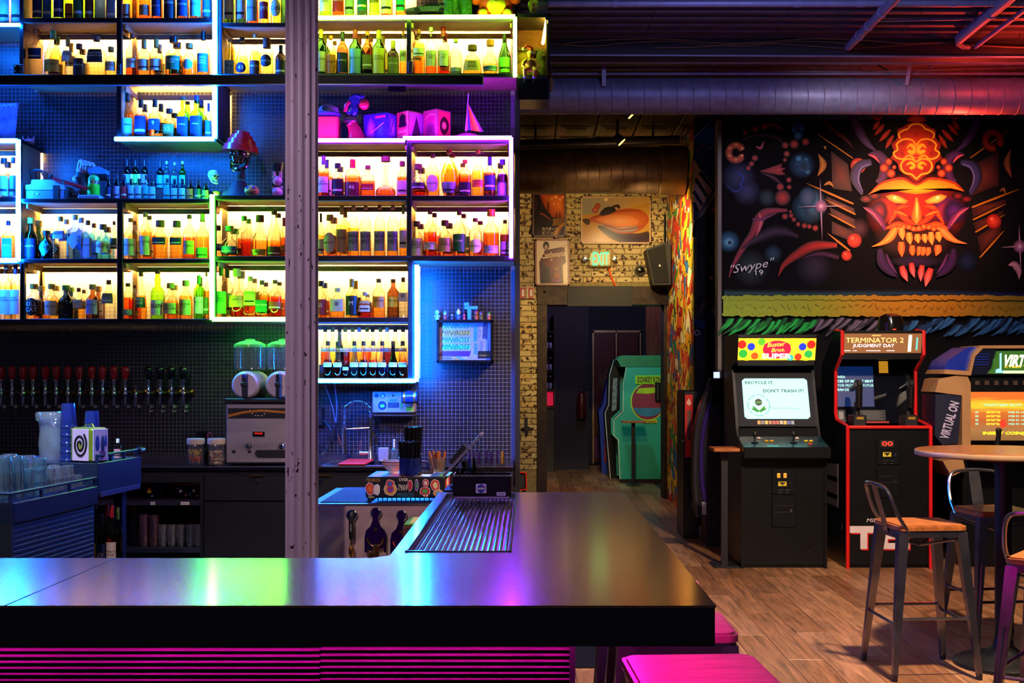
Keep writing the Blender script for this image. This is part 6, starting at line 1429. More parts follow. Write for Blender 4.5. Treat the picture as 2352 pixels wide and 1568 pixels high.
MB().box(ax0+.022,ax1-.022,9.40,9.46,1.0,1.09).build('bezel_foot',CABB,t)
scr=em('crt_cyan','#9af4ec',1.15,True)
u0,u1,v0,v1=.085,.93,.125,.80
s_=panel('screen',f,scr,bz_,u0,u1,v0,v1,.006,cut=.035)
G=lambda px,py:(u0+(px-1703)/154*(u1-u0),v1-(py-866)/106*(v1-v0))
SI=em('screen_ink','#0b1a18',.0)
ptext('RECYCLE IT,',f,*G(1744,878),.030,SI,s_,w=.235,e=.009);ptext("DON'T TRASH IT!",f,*G(1799,899),.030,SI,s_,w=.33,e=.009);ptext('William K. Reilly, Administrator',f,*G(1801,945),.014,SI,s_,w=.24,e=.009,bold=.01)
cu,cv=G(1738,937);W_=ax1-ax0-.044;Hs=math.hypot(.195,.48)
ring='UNITED STATES ENVIRONMENTAL PROTECTION AGENCY '
for k,ch in enumerate(ring):
 a=math.pi*.82-2*math.pi*k/len(ring);rr=.089
 if ch !=' ':ptext(ch,f,cu+rr*math.cos(a)/W_,cv+rr*math.sin(a)/Hs,.012,SI,s_,e=.009,rot=a-math.pi/2)
def pblob(name,cu_,cv_,rx,rz,mat,par,e,rot=0,n_=14):
 vs=[]
 for k in range(n_):
  a=2*math.pi*k/n_;x,z=rx*math.cos(a),rz*math.sin(a);x,z=x*math.cos(rot)-z*math.sin(rot),x*math.sin(rot)+z*math.cos(rot)
  vs.append(f(cu_+x/W_,cv_+z/Hs,e))
 return MB().add(vs,[tuple(range(n_))]).build(name,mat,par,smooth=0)
pblob('seal_disc',cu,cv+.05,.030,.030,SI,s_,.009);pblob('seal_band',cu,cv+.047,.028,.008,em('seal_green','#2a9a30',.5),s_,.010)
for sg,rt in ((1,.9),(1,.35),(-1,-.9),(-1,-.35)):pblob('seal_leaf',cu+sg*.028/W_,cv-.035/Hs-(.012 if abs(rt) < .5 else 0),.034,.011,em('seal_green','#2a9a30',.5),s_,.0095,rot=rt)
for k in range(10):panel('picture_card',f,lab('card%d' % k,['#c88a30','#6a6a70','#d8a838','#a06a38','#a83a3a','#a83a3a','#b0a890','#d0a040','#3a5aa8','#7a8aa0'][k],.4),bz_,.245+k*.048,.285+k*.048,.035,.095,.004)
# marquee
f=quadmap(ax0+.022,ax1-.022,9.51,1.635,9.46,1.81)
mq=panel('marquee',f,em('marquee_yellow','#f0c828',1.3,True),t,e=.002);W_=ax1-ax0-.044;Hs=.182
rnd=random.Random(2)
for k,(u,v,r_,c) in enumerate(((.05,.72,.036,'#e02418'),(.17,.62,.032,'#2038c8'),(.07,.3,.036,'#28a838'),(.22,.2,.03,'#e85018'),(.94,.72,.036,'#e02418'),(.83,.62,.032,'#2038c8'),(.91,.28,.034,'#28a848'),(.78,.16,.03,'#e03818'),(.32,.18,.03,'#d8c018'),(.68,.12,.026,'#38b0a0'),(.12,.04,.02,'#e8c818'),(.88,.04,.022,'#e8c818'),(.30,.85,.03,'#58b828'),(.7,.86,.03,'#f0d020'))):
 pblob('balloon',u,v,r_,r_,em('mq'+c,c,1.1),mq,.004+.0004*k,n_=8 if k < 8 else 12,rot=.39)
pblob('title_cloud',.5,.5,.115,.075,em('mq_crimson','#d81838',1.3),mq,.011);pblob('title_cloud',.42,.62,.06,.04,em('mq_crimson','#d81838',1.3),mq,.0112);pblob('title_cloud',.58,.62,.06,.04,em('mq_crimson','#d81838',1.3),mq,.0114)
ptext('Buster',f,.49,.74,.038,em('mq_gold','#ffb040',1.8),mq,w=.14,e=.014,skew=.25,rot=.08);ptext('Bros.',f,.52,.49,.034,em('mq_gold','#ffb040',1.8),mq,w=.11,e=.014,skew=.25,rot=.08);ptext('SUPER',f,.5,.2,.045,em('mq_white','#f4f0ff',2.2),mq,w=.24,e=.015,bold=.03)
MB().box(ax0+.022,ax1-.022,9.50,9.60,1.59,1.632,bev=.004).build('marquee_lip',CABB,t);MB().box(ax0+.022,ax1-.022,9.45,10.0,1.815,1.84).build('cabinet_top',CABB,t)
MB().box(ax0+.022,ax1-.022,9.66,10.0,.05,1.815).build('cabinet_back',CABB,t)
dr=coin_door(t,X_(1800,9.215),9.215,.60)
for k,dx in enumerate((-.028,.022)):
 b_=MB().box(X_(1797,9.2)+dx-.012,X_(1797,9.2)+dx+.012,9.198,9.206,.71,.745,bev=.002).build('coin_light',em('coin_amber','#ff8a28',1.6),dr);text('25',(X_(1797,9.2)+dx,9.1975,.727),.018,INK,b_)
MB().ball((X_(1860,9.21),9.213,Z_(1268,9.2)),.004,6).build('screw',CHROME,t)
# ---- film cabinet with the red edges
bx_0,bx_1=X_(1944,9.2),X_(2141,9.2)
t=thing('arcade_cabinet','black arcade cabinet with red edges and two mounted guns','arcade cabinet',((bx_0+bx_1)/2,9.6,0))
prof=[(9.2,.0),(9.2,1.115),(9.30,1.125),(9.52,1.15),(9.56,1.20),(9.56,1.55),(9.36,1.68),(9.36,1.86),(9.55,1.875),(9.98,1.60),(10.02,.9),(10.02,0)]
for x in (bx_0,bx_1-.022):
 sp_=MB().prism(prof,x,x+.022,'yz').build('side_panel',pm('cab_side_art','#12161c',.35,var=.6,scale=3),t)
 e_=[(x+.011,y,z) for y,z in prof[:9]];MB().tube(e_,.015,8).build('edge_strip',REDT,sp_)
MB().box(bx_0+.022,bx_1-.022,9.215,9.25,.03,1.10).build('front_panel',CABB,t);MB().box(bx_0+.022,bx_1-.022,9.24,10.0,0,.05).build('plinth',CABB,t)
MB().tube([(bx_0+.01,9.205,1.105),(bx_1-.01,9.205,1.105)],.014,8).build('edge_strip',REDT,t)
dk=MB().box(bx_0+.022,bx_1-.022,9.2,9.72,1.09,1.105).build('gun_deck',CABB,t)
f=quadmap(bx_0+.022,bx_1-.022,9.62,1.12,9.70,1.66)
bz_=panel('monitor_glass',f,pm('dark_glass','#0a0c14',.08),t,e=.002)
Wm=bx_1-bx_0-.044
s_=panel('screen',f,em('crt_blue','#0c2c66',.55),bz_,.03,.52,.25,.86,.005)
tx=em('screen_text','#9af0d8',1.3)
for k,ln in enumerate(('AGO:','CES OF SKYNET SENT','TOR FROM THE FUTUR','RAH CON')):
 wd=.0165*len(ln);ptext(ln,f,.045+wd/Wm/2,.70-k*.065,.020,tx,s_,w=wd,e=.008,bold=.03)
ph=panel('photo_card',f,lab('photo_grey','#2a2c30',.4),bz_,.02,.15,.02,.2,.005);panel('photo_print',f,lab('photo_pale','#7a7c80',.4),ph,.05,.11,.06,.17,.007)
tc_=panel('text_card',f,lab('card_dark','#1c1e22',.4),bz_,.32,.66,.04,.2,.005)
for k in range(6):panel('card_line',f,lab('card_ink','#6a6c72',.5),tc_,.36,.62-.04*(k % 2),.06+k*.022,.066+k*.022,.007)
panel('red_bar',f,lab('bar_red','#8a1a1a',.4),bz_,.30,.70,.0,.03,.006)
for u,c in ((.86,'#d8a020'),):pass
panel('instruction_card',f,em('card_glow','#c88a20',.7),bz_,.60,.72,.76,.94,.005)
def gun(px,par):
 g_=thing('mounted_gun','black mounted gun on the red-edged cabinet, '+('left one' if px < 2000 else 'right one'),'toy gun',P(px,968,9.3));x=X_(px,9.3)
 MB().box(x-.055,x+.055,9.24,9.40,1.106,1.20,bev=.01).build('gun_base',BLACK,g_)
 MB().box(x-.025,x+.03,9.238,9.242,1.165,1.185).build('base_badge',pm('badge_gold','#a8842a',.4,.5),g_)
 MB().cyl((x,9.32,1.19),(x,9.32,1.30),.022,n=10).build('gun_post',BLACK,g_)
 MB().tube([(x,9.27,1.27),(x-.012,9.22,1.36),(x-.02,9.20,1.43)],[.028,.026,.03],10).build('gun_grip',BLACK,g_)
 MB().tube([(x-.02,9.2,1.44),(x,9.48,1.40)],[.030,.022],10).build('gun_barrel',pm('gun_grey','#14161a',.3,.4),g_)
 MB().box(x-.035,x+.01,9.19,9.28,1.43,1.475,bev=.008).build('gun_sight',BLACK,g_)
gun(1970,t);gun(2088,t)
f=quadmap(bx_0+.022,bx_1-.022,9.40,1.69,9.365,1.845);W_=Wm;Hs=.16
mq=panel('marquee',f,em('marquee_brown','#8a5a34',.8),t,e=.002);wl=em('mq_white','#f4f0ff',2.2);gl_=em('mq_film_gold','#ffd070',1.8)
ptext('MIDWAY',f,.42,.90,.012,gl_,mq,w=.07,e=.005);ptext('TERMINATOR 2',f,.40,.66,.040,gl_,mq,w=.46,e=.005,bold=.035);ptext('JUDGMENT DAY',f,.39,.36,.034,wl,mq,w=.33,e=.005,bold=.03)
for u0_,u1_ in ((.02,.10),(.13,.18),(.30,.48),(.56,.66)):panel('credit_line',f,wl,mq,u0_,u1_,.11,.13,.005)
panel('marquee_flare',f,em('flare_white','#fff4d0',2.0),mq,.83,.87,.08,.92,.005);panel('marquee_flare',f,em('flare_teal','#6ac8c0',1.0),mq,.93,.95,.15,.8,.005)
MB().box(bx_0+.022,bx_1-.022,9.40,9.66,1.64,1.685).build('marquee_lip',CABB,t);MB().box(bx_0+.022,bx_1-.022,9.37,9.58,1.85,1.868).build('cabinet_top',CABB,t);MB().box(bx_0+.022,bx_1-.022,9.74,9.98,.05,1.6).build('cabinet_back',CABB,t)
coin_door(t,X_(2040,9.215),9.215,.83);
dg=MB().box(X_(2022,9.2),X_(2054,9.2),9.2,9.212,Z_(1027,9.2),Z_(1010,9.2)).build('credit_display',BLACK,t);text('00',(X_(2038,9.2),9.198,Z_(1018.5,9.2)),.036,em('credit_red','#ff2010',5),dg,w=.085)
wp=pm('decal_white','#c9b8b8',.5)
text('MIDWAY',(X_(2024,9.2),9.2125,Z_(1195,9.2)),.030,wp,t,w=.215,bold=.03,skew=.2)
def big(pts,par):
 MB().prism([(X_(a+3,9.2),Z_(b_+3,9.2)) for a,b_ in pts],9.2125,9.2145).build('decal_shadow',REDT,par,smooth=0);MB().prism([(X_(a,9.2),Z_(b_,9.2)) for a,b_ in pts],9.2105,9.2125).build('decal_letter',wp,par,smooth=0)
big([(1953,1208),(2016,1208),(2016,1224),(1993,1224),(1993,1261),(1977,1261),(1977,1224),(1953,1224)],t)
big([(2022,1208),(2084,1208),(2090,1214),(2090,1232),(2084,1238),(2040,1238),(2040,1247),(2090,1247),(2090,1261),(2022,1261),(2022,1232),(2028,1226),(2072,1226),(2072,1221),(2022,1221)],t)
MB().prism([(9.45,.45),(9.85,.45),(9.80,.78),(9.45,.80)],bx_0-.002,bx_0,'yz').build('side_decal',pm('decal_mauve','#7a6a78',.5),t)
for z in (.52,.66):MB().box(bx_0-.003,bx_0-.002,9.45,9.84,z,z+.03).build('side_decal',CABB,t)
text('2',(bx_0-.003,9.32,.32),.05,wp,t,xd=(0,-1,0));
# topper lamp on the cabinet
tp=thing('beacon','dark domed beacon behind the red-edged cabinet top','lamp',P(2046,765,9.75));p=P(2046,765,9.75);p.z=1.70
MB().box(p.x-.09,p.x+.09,9.70,9.86,1.72,1.86).build('beacon_stand',BLACK,tp)
MB().lathe([(.105,1.86),(.105,1.94),(.09,2.0),(.05,2.02),(.0005,2.025)],(p.x,9.76,0),20).build('beacon_dome',pm('smoked_dome','#15120f',.12,var=.3),tp)
MB().box(p.x-.013,p.x+.013,9.652,9.658,1.885,1.893).build('beacon_light',em('beacon_red','#ff2a10',3),tp)
# ---- robot cabinet at the right edge
t=thing('arcade_cabinet','tan and blue robot fighting cabinet at the right edge','arcade cabinet',(X_(2300,9.2),9.6,0));dq=9.15
tanp=pm('tan_plastic','#9a7248',.4,var=.1);blup=pm('blue_plastic_shell','#1a2c8a',.25);q=lambda px,py:(X_(px,dq),Z_(py,dq))
MB().box(X_(2225,dq),X_(2480,dq),9.28,10.1,.0,Z_(1020,dq)).build('pedestal',CABB,t)
MB().prism([q(2150,900),q(2158,870),q(2222,858),q(2232,880),q(2232,1030),q(2212,1032),q(2212,908)],dq+.02,dq+.35).build('tan_shell',tanp,t)
sd=MB().prism([q(2152,905),q(2212,905),q(2204,1018),q(2168,1022),q(2150,1000)],dq+.03,dq+.34).build('side_panel',pm('navy_side','#14162c',.4),t)
text('VIRTUAL ON',(X_(2184,dq),dq+.027,Z_(965,dq)),.075,pm('decal_lilac','#a8a0b8',.5),sd,w=.30,xd=Vector((.3,0,1)).normalized(),zd=Vector((-1,0,.3)).normalized(),bold=.03)
MB().prism([q(2170,1060),q(2215,1050),q(2222,1080),q(2190,1095)],dq+.04,dq+.4).build('tan_foot',tanp,t)
MB().prism([q(2172,850),q(2182,828),q(2230,796),q(2252,796),q(2222,856)],dq+.05,dq+.42).build('blue_pod',blup,t)
MB().prism([q(2166,858),q(2172,848),q(2225,852),q(2236,812),q(2252,793),q(2480,792),q(2480,799),q(2258,800),q(2240,818),q(2230,862)],dq+.0,dq+.42).build('tan_brow',tanp,t)
vt=MB().prism([q(2230,860),q(2238,822),q(2256,802),q(2290,802),q(2274,860)],dq+.015,dq+.1).build('vent_panel',pm('vent_black','#0c1024',.3),t)
for k in range(5):MB().box(X_(2236+k*2,dq),X_(2272,dq),dq+.008,dq+.016,Z_(838-k*6,dq),Z_(836-k*6,dq)).build('vent_slat',blup,vt)
mq=MB().prism([q(2270,858),q(2275,850),q(2282,846),q(2282,826),q(2290,820),q(2290,806),q(2480,803),q(2480,858)],dq+.0,dq+.06).build('marquee',em('mq_green','#2a5a18',.9),t)
MB().prism([q(2286,856),q(2288,848),q(2296,846),q(2296,812),q(2300,810),q(2300,850),q(2308,856)],dq-.003,dq-.001).build('marquee_trim',em('mq_bluew','#7ab8ff',1.6),mq)
text('VIRTUAL ON',(X_(2372,dq),dq-.004,Z_(828,dq)),.095,em('mq_whitey','#fff0b8',2.2),mq,w=.46,skew=.25,bold=.04);text('CYBER TROOPERS',(X_(2360,dq),dq-.004,Z_(842,dq)),.020,em('mq_amber','#f0b028',1.6),mq,w=.36)
MB().box(X_(2304,dq),X_(2480,dq),dq-.003,dq-.001,Z_(857,dq),Z_(851,dq)).build('marquee_line',em('mq_limew','#c8ff90',1.8),mq)
MB().box(X_(2228,dq),X_(2480,dq),dq+.06,dq+.4,Z_(905,dq),Z_(862,dq)).build('hood',CABB,t)
for k in range(7):MB().box(X_(2246+k*22,dq),X_(2256+k*22,dq),dq+.052,dq+.06,Z_(884,dq),Z_(874,dq)).build('icon_tile',pm('icon_brown','#3a2a20',.5),t)
m,N,L=_new('sunset_screen');b=N['Principled BSDF'];tc=N.new('ShaderNodeTexCoord');gx_=N.new('ShaderNodeSeparateXYZ');L.new(tc.outputs['Generated'],gx_.inputs[0])
nz=N.new('ShaderNodeTexNoise');nz.inputs['Scale'].default_value=3;mp=N.new('ShaderNodeMapping');mp.inputs['Scale'].default_value=(1,1,6);L.new(tc.outputs['Generated'],mp.inputs[0]);L.new(mp.outputs[0],nz.inputs['Vector'])
ad=N.new('ShaderNodeMath');ad.operation='MULTIPLY_ADD';ad.inputs[1].default_value=.25;L.new(nz.outputs['Fac'],ad.inputs[0]);L.new(gx_.outputs['Z'],ad.inputs[2])
r=N.new('ShaderNodeValToRGB');e=r.color_ramp.elements;e[0].color=(*lin('#8a5a28'),1);e[0].position=.12;e[1].position=1.0;e[1].color=(*lin('#e86a10'),1)
for ps,c in ((.35,'#a87038'),(.5,'#c05a18'),(.7,'#d86a18'),(.85,'#f0d020')):q_=e.new(ps);q_.color=(*lin(c),1)
L.new(ad.outputs[0],r.inputs[0]);L.new(r.outputs[0],b.inputs['Emission Color']);b.inputs['Emission Strength'].default_value=1.0;b.inputs['Base Color'].default_value=(.02,.02,.02,1)
s_=MB().box(X_(2230,dq),X_(2480,dq),dq+.05,dq+.07,Z_(1012,dq),Z_(900,dq)).build('screen',m,t);yy=dq+.047
text("TODAY'S BEST PILOTS",(X_(2308,dq),yy,Z_(930,dq)),.018,em('pilot_teal','#6ae8c0',1.4),s_,w=.30)
for k in range(4):
 z=Z_(947+k*9,dq)
 text(['1ST','2ND','3RD','4TH'][k],(X_(2249,dq),yy,z),.016,em('pilot_teal','#6ae8c0',1.4),s_,w=.025);text("00'00\"00",(X_(2287,dq),yy,z),.018,em('pilot_lime','#e8e030',1.4),s_,w=.11);text('MSB RS 10',(X_(2340,dq),yy,z),.016,em('pilot_teal','#6ae8c0',1.4),s_,w=.12)
MB().prism([q(2300,970),q(2312,962),q(2318,978),q(2306,984)],yy-.001,yy).build('screen_flare',em('pilot_red','#d83018',1.2),s_)
text('INSERT COIN(S)',(X_(2316,dq),yy,Z_(996,dq)),.030,em('insert_gold','#ffe020',1.8),s_,w=.36,bold=.03,skew=.2)
js=MB().tube([(X_(2296,9.0),9.05,Z_(1026,9.0)),(X_(2296,9.0),9.02,Z_(1000,9.0)),(X_(2294,9.0),9.0,Z_(985,9.0))],[.02,.018,.024],10).build('joystick',BLACK,t)
MB().box(X_(2235,9.1),X_(2480,9.1),8.95,9.3,Z_(1060,9.0),Z_(1026,9.0),bev=.01).build('control_ledge',CABB,t)
# ---- slim machine and curved machine at the corner
t=thing('ticket_machine','slim black machine with a red panel beside the graffiti wall','machine',(X_(1584,10.9),11.1,0));dd_=10.9
MB().box(X_(1570,dd_),X_(1605,dd_),dd_,dd_+.5,0,Z_(896,dd_),bev=.01).build('machine_body',CABB,t)
pn=MB().box(X_(1573,dd_),X_(1591,dd_),dd_-.008,dd_,Z_(1050,dd_),Z_(906,dd_)).build('red_panel',pm('panel_red','#c01c14',.3),t)
MB().box(X_(1578,dd_),X_(1587,dd_),dd_-.012,dd_-.008,Z_(1010,dd_),Z_(942,dd_)).build('panel_print',pm('print_dark','#5a2a20',.5),pn)
MB().prism([(X_(1576,dd_),Z_(925,dd_)),(X_(1582,dd_),Z_(914,dd_)),(X_(1588,dd_),Z_(926,dd_)),(X_(1582,dd_),Z_(932,dd_))],dd_-.012,dd_-.008).build('panel_print',pm('print_tan','#d8a888',.5),pn)
MB().cyl((X_(1573,dd_),dd_-.01,Z_(1010,dd_)),(X_(1566,dd_),dd_-.05,Z_(1013,dd_)),.008).build('lever',STEEL,t);MB().ball((X_(1565,dd_),dd_-.05,Z_(1013,dd_)),.014,10).build('lever_knob',BLACK,t)
dr=MB().box(X_(1572,dd_),X_(1592,dd_),dd_-.006,dd_,.03,Z_(1078,dd_)).build('machine_door',CABB,t);MB().tube([(X_(1588,dd_),dd_-.012,Z_(1150,dd_)),(X_(1589.5,dd_),dd_-.018,Z_(1160,dd_)),(X_(1588,dd_),dd_-.012,Z_(1168,dd_))],.005,6).build('handle',STEEL,dr)
t=thing('curved_cabinet','black curved cabinet with a violet band behind the wooden ledge','arcade cabinet',(X_(1655,10.4),10.5,0));dd_=10.4;q=lambda px,py:(X_(px,dd_),Z_(py,dd_))
out=spline([q(1604,1188),q(1597,1120),q(1597,1030),q(1603,975),q(1616,925),q(1634,890),q(1655,872)],5)
MB().prism([q(1716,870),q(1716,1255),q(1623,1255),q(1618,1185)]+out,dd_,dd_+.26).build('cabinet_body',CABB,t)
MB().tube([(x,dd_-.004,z) for x,z in out],.018,8).build('edge_band',pm('edge_grey','#2a2830',.3),t)
inn=spline([q(1620,1150),q(1612,1100),q(1611,1030),q(1616,985),q(1627,940),q(1640,905)],5)
MB().tube([(x,dd_-.002,z) for x,z in inn],.022,8).build('violet_band',pm('violet_band','#2a1a5a',.3),t)
MB().box(X_(1626,dd_),X_(1680,dd_),dd_-.06,dd_+.1,Z_(928,dd_),Z_(868,dd_),bev=.03).build('domed_cover',pm('gloss_black','#08080c',.15),t)
MB().box(X_(1641,dd_),X_(1653,dd_),dd_+.0,dd_+.05,Z_(868,dd_),Z_(854,dd_)).build('small_screen',em('small_screen','#b0c0ff',1.5),t)
MB().box(X_(1612,dd_),X_(1622,dd_),dd_-.005,dd_,Z_(1182,dd_),Z_(1152,dd_)).build('serial_label',pm('label_grey','#8a8480',.6),t)
# ---- wooden ledges on posts
def ledge(lab_,px0,px1,py,d,bottom,wd=.012):
 t=thing('drink_ledge',lab_,'ledge',(X_((px0+px1)/2,d),d,0));z=Z_(py,d)
 MB().box(X_(px0,d),X_(px1,d),d-.14,d+.14,z-.028,z,bev=.004).build('ledge_top',WOODT,t)
 xc=X_((px0+px1)/2,d);MB().box(xc-.025,xc+.025,d-.02,d+.02,.012,z-.028).build('ledge_post',BLACK,t);MB().box(xc-.1,xc+.1,d-.14,d+.14,0,.014,bev=.003).build('ledge_foot',BLACK,t)
ledge('small wooden drink ledge beside the recycling notice cabinet',1634,1693,1027,9.35,1290)
ledge('wooden drink ledge before the teal cabinet in the doorway',1428,1481,966,16.3,1108)
# ---- teal cabinet beyond the doorway
t=thing('arcade_cabinet','teal arcade cabinet seen side-on through the doorway','arcade cabinet',(X_(1480,16.6),16.9,0));dk_=16.6;q=lambda px,py:(X_(px,dk_),Z_(py,dk_))
m,N,L=_new('teal_side');b=N['Principled BSDF'];b.inputs['Base Color'].default_value=(*lin('#2aa896'),1);b.inputs['Roughness'].default_value=.4
tcn=N.new('ShaderNodeTexNoise');tcn.inputs['Scale'].default_value=3;rr_=N.new('ShaderNodeValToRGB');rr_.color_ramp.elements[0].color=(*lin('#249a90'),1);rr_.color_ramp.elements[1].color=(*lin('#2fb29c'),1);L.new(tcn.outputs['Fac'],rr_.inputs[0]);L.new(rr_.outputs[0],b.inputs['Base Color']);teal=m
shp=[q(1424,1100),q(1420,1010),q(1410,1000),q(1410,964),q(1431,944),q(1432,880),q(1439,843),q(1560,843),q(1560,1100)]
MB().prism(shp,dk_,dk_+.03).build('side_panel',teal,t);MB().prism(shp,dk_+.58,dk_+.61).build('side_panel',teal,t)
MB().tube([(x,dk_-.002,z) for x,z in shp[:7]],.010,6).build('edge_strip',pm('edge_pale','#b8d8c8',.4),t)
MB().prism([(x+.03,z) for x,z in shp[:6]]+[q(1560,860),q(1560,1100)],dk_+.03,dk_+.58).build('cabinet_core',CABB,t)
MB().prism([q(1418,826),q(1428,816),q(1560,816),q(1560,842),q(1426,842)],dk_+.0,dk_+.61).build('cabinet_hood',pm('hood_green','#1f7a58',.4),t)
MB().box(X_(1430,dk_),X_(1560,dk_),dk_+.02,dk_+.6,0,Z_(1098,dk_)).build('plinth',BLACK,t)
cx0_,cz0_=X_(1488,dk_),Z_(922,dk_)
ov=MB().prism([(cx0_+.245*math.cos(a),cz0_+.27*math.sin(a)) for a in np.linspace(0,2*math.pi,29)[:-1]],dk_-.004,dk_).build('oval_art',pm('art_rim','#b8d838',.4),t,smooth=0)
MB().prism([(cx0_+.228*math.cos(a),cz0_+.255*math.sin(a)) for a in np.linspace(0,2*math.pi,29)[:-1]],dk_-.006,dk_-.004).build('art_field',pm('art_maroon','#8a2848',.4),ov,smooth=0)
MB().prism([(cx0_+.20*math.cos(a),cz0_-.09+.12*math.sin(a)) for a in np.linspace(math.pi,2*math.pi,15)],dk_-.008,dk_-.006).build('art_field',pm('art_blue','#2a7aa8',.4),ov,smooth=0)
MB().prism([(cx0_-.12,cz0_+.19),(cx0_+.10,cz0_+.20),(cx0_+.16,cz0_+.13),(cx0_-.02,cz0_+.11),(cx0_-.17,cz0_+.12)],dk_-.008,dk_-.006).build('art_field',pm('art_lime','#a8c828',.4),ov,smooth=0)
nb_=MB().box(X_(1459,dk_),X_(1524,dk_),dk_-.012,dk_-.004,Z_(882,dk_),Z_(862,dk_),bev=.004).build('title_plate',pm('title_lime','#a8d828',.4),t);text('DONKEY KONG',(X_(1494,dk_),dk_-.0135,Z_(871.5,dk_)),.085,pm('title_maroon','#6a1a28',.5),nb_,w=.37,bold=.03)
nb_=MB().box(X_(1476,dk_),X_(1509,dk_),dk_-.012,dk_-.004,Z_(971,dk_),Z_(963,dk_)).build('maker_plate',pm('maker_yellow','#d0c830',.4),t);text('Nintendo',(X_(1492,dk_),dk_-.0135,Z_(967,dk_)),.04,INK,nb_,w=.17)
MB().cyl((X_(1511,dk_),dk_-.03,Z_(920,dk_)),(X_(1511,dk_),dk_-.03,Z_(878,dk_)),.045,n=14).build('cup_holder',BLACK,t)
t=thing('arcade_cabinet','black arcade cabinet half hidden behind the teal one','arcade cabinet',(X_(1405,17.4),17.5,0));dk2=17.35;q=lambda px,py:(X_(px,dk2),Z_(py,dk2))
shp=[(X_(1402,dk2),0),q(1392,980),q(1390,948),q(1398,930),q(1400,860),q(1410,826),q(1470,826),(X_(1470,dk2),0)]
MB().prism(shp,dk2,dk2+.5).build('cabinet_body',CABB,t);MB().tube([(x,dk2-.003,z) for x,z in shp[:6]],.008,6).build('edge_strip',pm('edge_white','#c8c0c0',.4),t);MB().prism([q(1405,945),q(1408,868),q(1418,868),q(1416,940)],dk2-.004,dk2-.001).build('side_art',pm('art_grey','#8a8488',.5,var=.6,scale=30),t)
t=thing('arcade_cabinet','blue arcade cabinet furthest along the doorway row','arcade cabinet',(X_(1385,18.2),18.3,0));dk3=18.2;q=lambda px,py:(X_(px,dk3),Z_(py,dk3))
MB().prism([(X_(1383,dk3),0),q(1378,985),q(1375,945),q(1384,930),q(1396,870),q(1430,868),(X_(1430,dk3),0)],dk3,dk3+.5).build('cabinet_body',pm('cab_blue','#1a3aa8',.4),t);MB().box(X_(1388,dk3),X_(1393,dk3),dk3-.006,dk3,Z_(1062,dk3),Z_(985,dk3)).build('side_stripe',pm('stripe_red','#b02a2a',.4),t)
# fire extinguisher and far bottle shelf
t=thing('fire_extinguisher','dark fire extinguisher hanging inside the doorway','extinguisher',P(1336,930,18.9));p=P(1336,925,18.9)
MB().lathe([(.07,-.25),(.075,-.24),(.075,.10),(.05,.16),(.025,.18)],p,16).build('cylinder_body',pm('ext_red','#4a1014',.3),t);MB().tube([p+Vector((0,0,.18)),p+Vector((-.03,0,.26)),p+Vector((.09,-.03,.33))],.015,6).build('valve_lever',STEEL,t);MB().box(p.x-.04,p.x+.04,p.y+.07,19.0,p.z-.1,p.z-.05).build('bracket',BLACK,t)
t=thing('far_shelf','far shelf of small bottles glimpsed inside the doorway','shelf',P(1258,930,18.6));dfs=18.6
fx0,fx1=X_(1240,dfs),X_(1274,dfs)
for k,py in enumerate((700+60,802,852,895,935)):MB().box(fx0,fx1,dfs,dfs+.2,Z_(py,dfs)-.02,Z_(py,dfs)).build('shelf_board',BLACK,t)
MB().box(fx0,fx1,dfs+.2,dfs+.22,0,Z_(720,dfs)).build('shelf_back',pm('plum_back','#2a1a3a',.7),t);MB().box(fx1-.01,fx1+.01,dfs,dfs+.2,0,Z_(720,dfs)).build('shelf_end',BLACK,t);MB().box(fx0,fx1,dfs,dfs+.2,0,Z_(940,dfs)).build('shelf_base',BLACK,t)
MB().box(fx0+.02,fx1-.02,dfs+.16,dfs+.18,Z_(932,dfs),Z_(900,dfs)).build('red_glow_strip',em('far_red','#ff1a50',.35),t)
for k in range(9):
 py=(802,852,895)[k//3];p=Vector((fx0+.05+(k % 3)*.06,dfs+.06,Z_(py,dfs)));liq=['red','lil','red','blu','amb','lil','clr','clr','lil'][k]
 bottle(p,.22,.025,'std',liq,.6,'lav:.1,.5','silver',None,f"tiny {LQ[liq][1]} bottle on the far doorway shelf, {['upper', 'middle', 'lower'][k // 3]} row, {ORD[k % 3]}",'bottles on the far shelf')
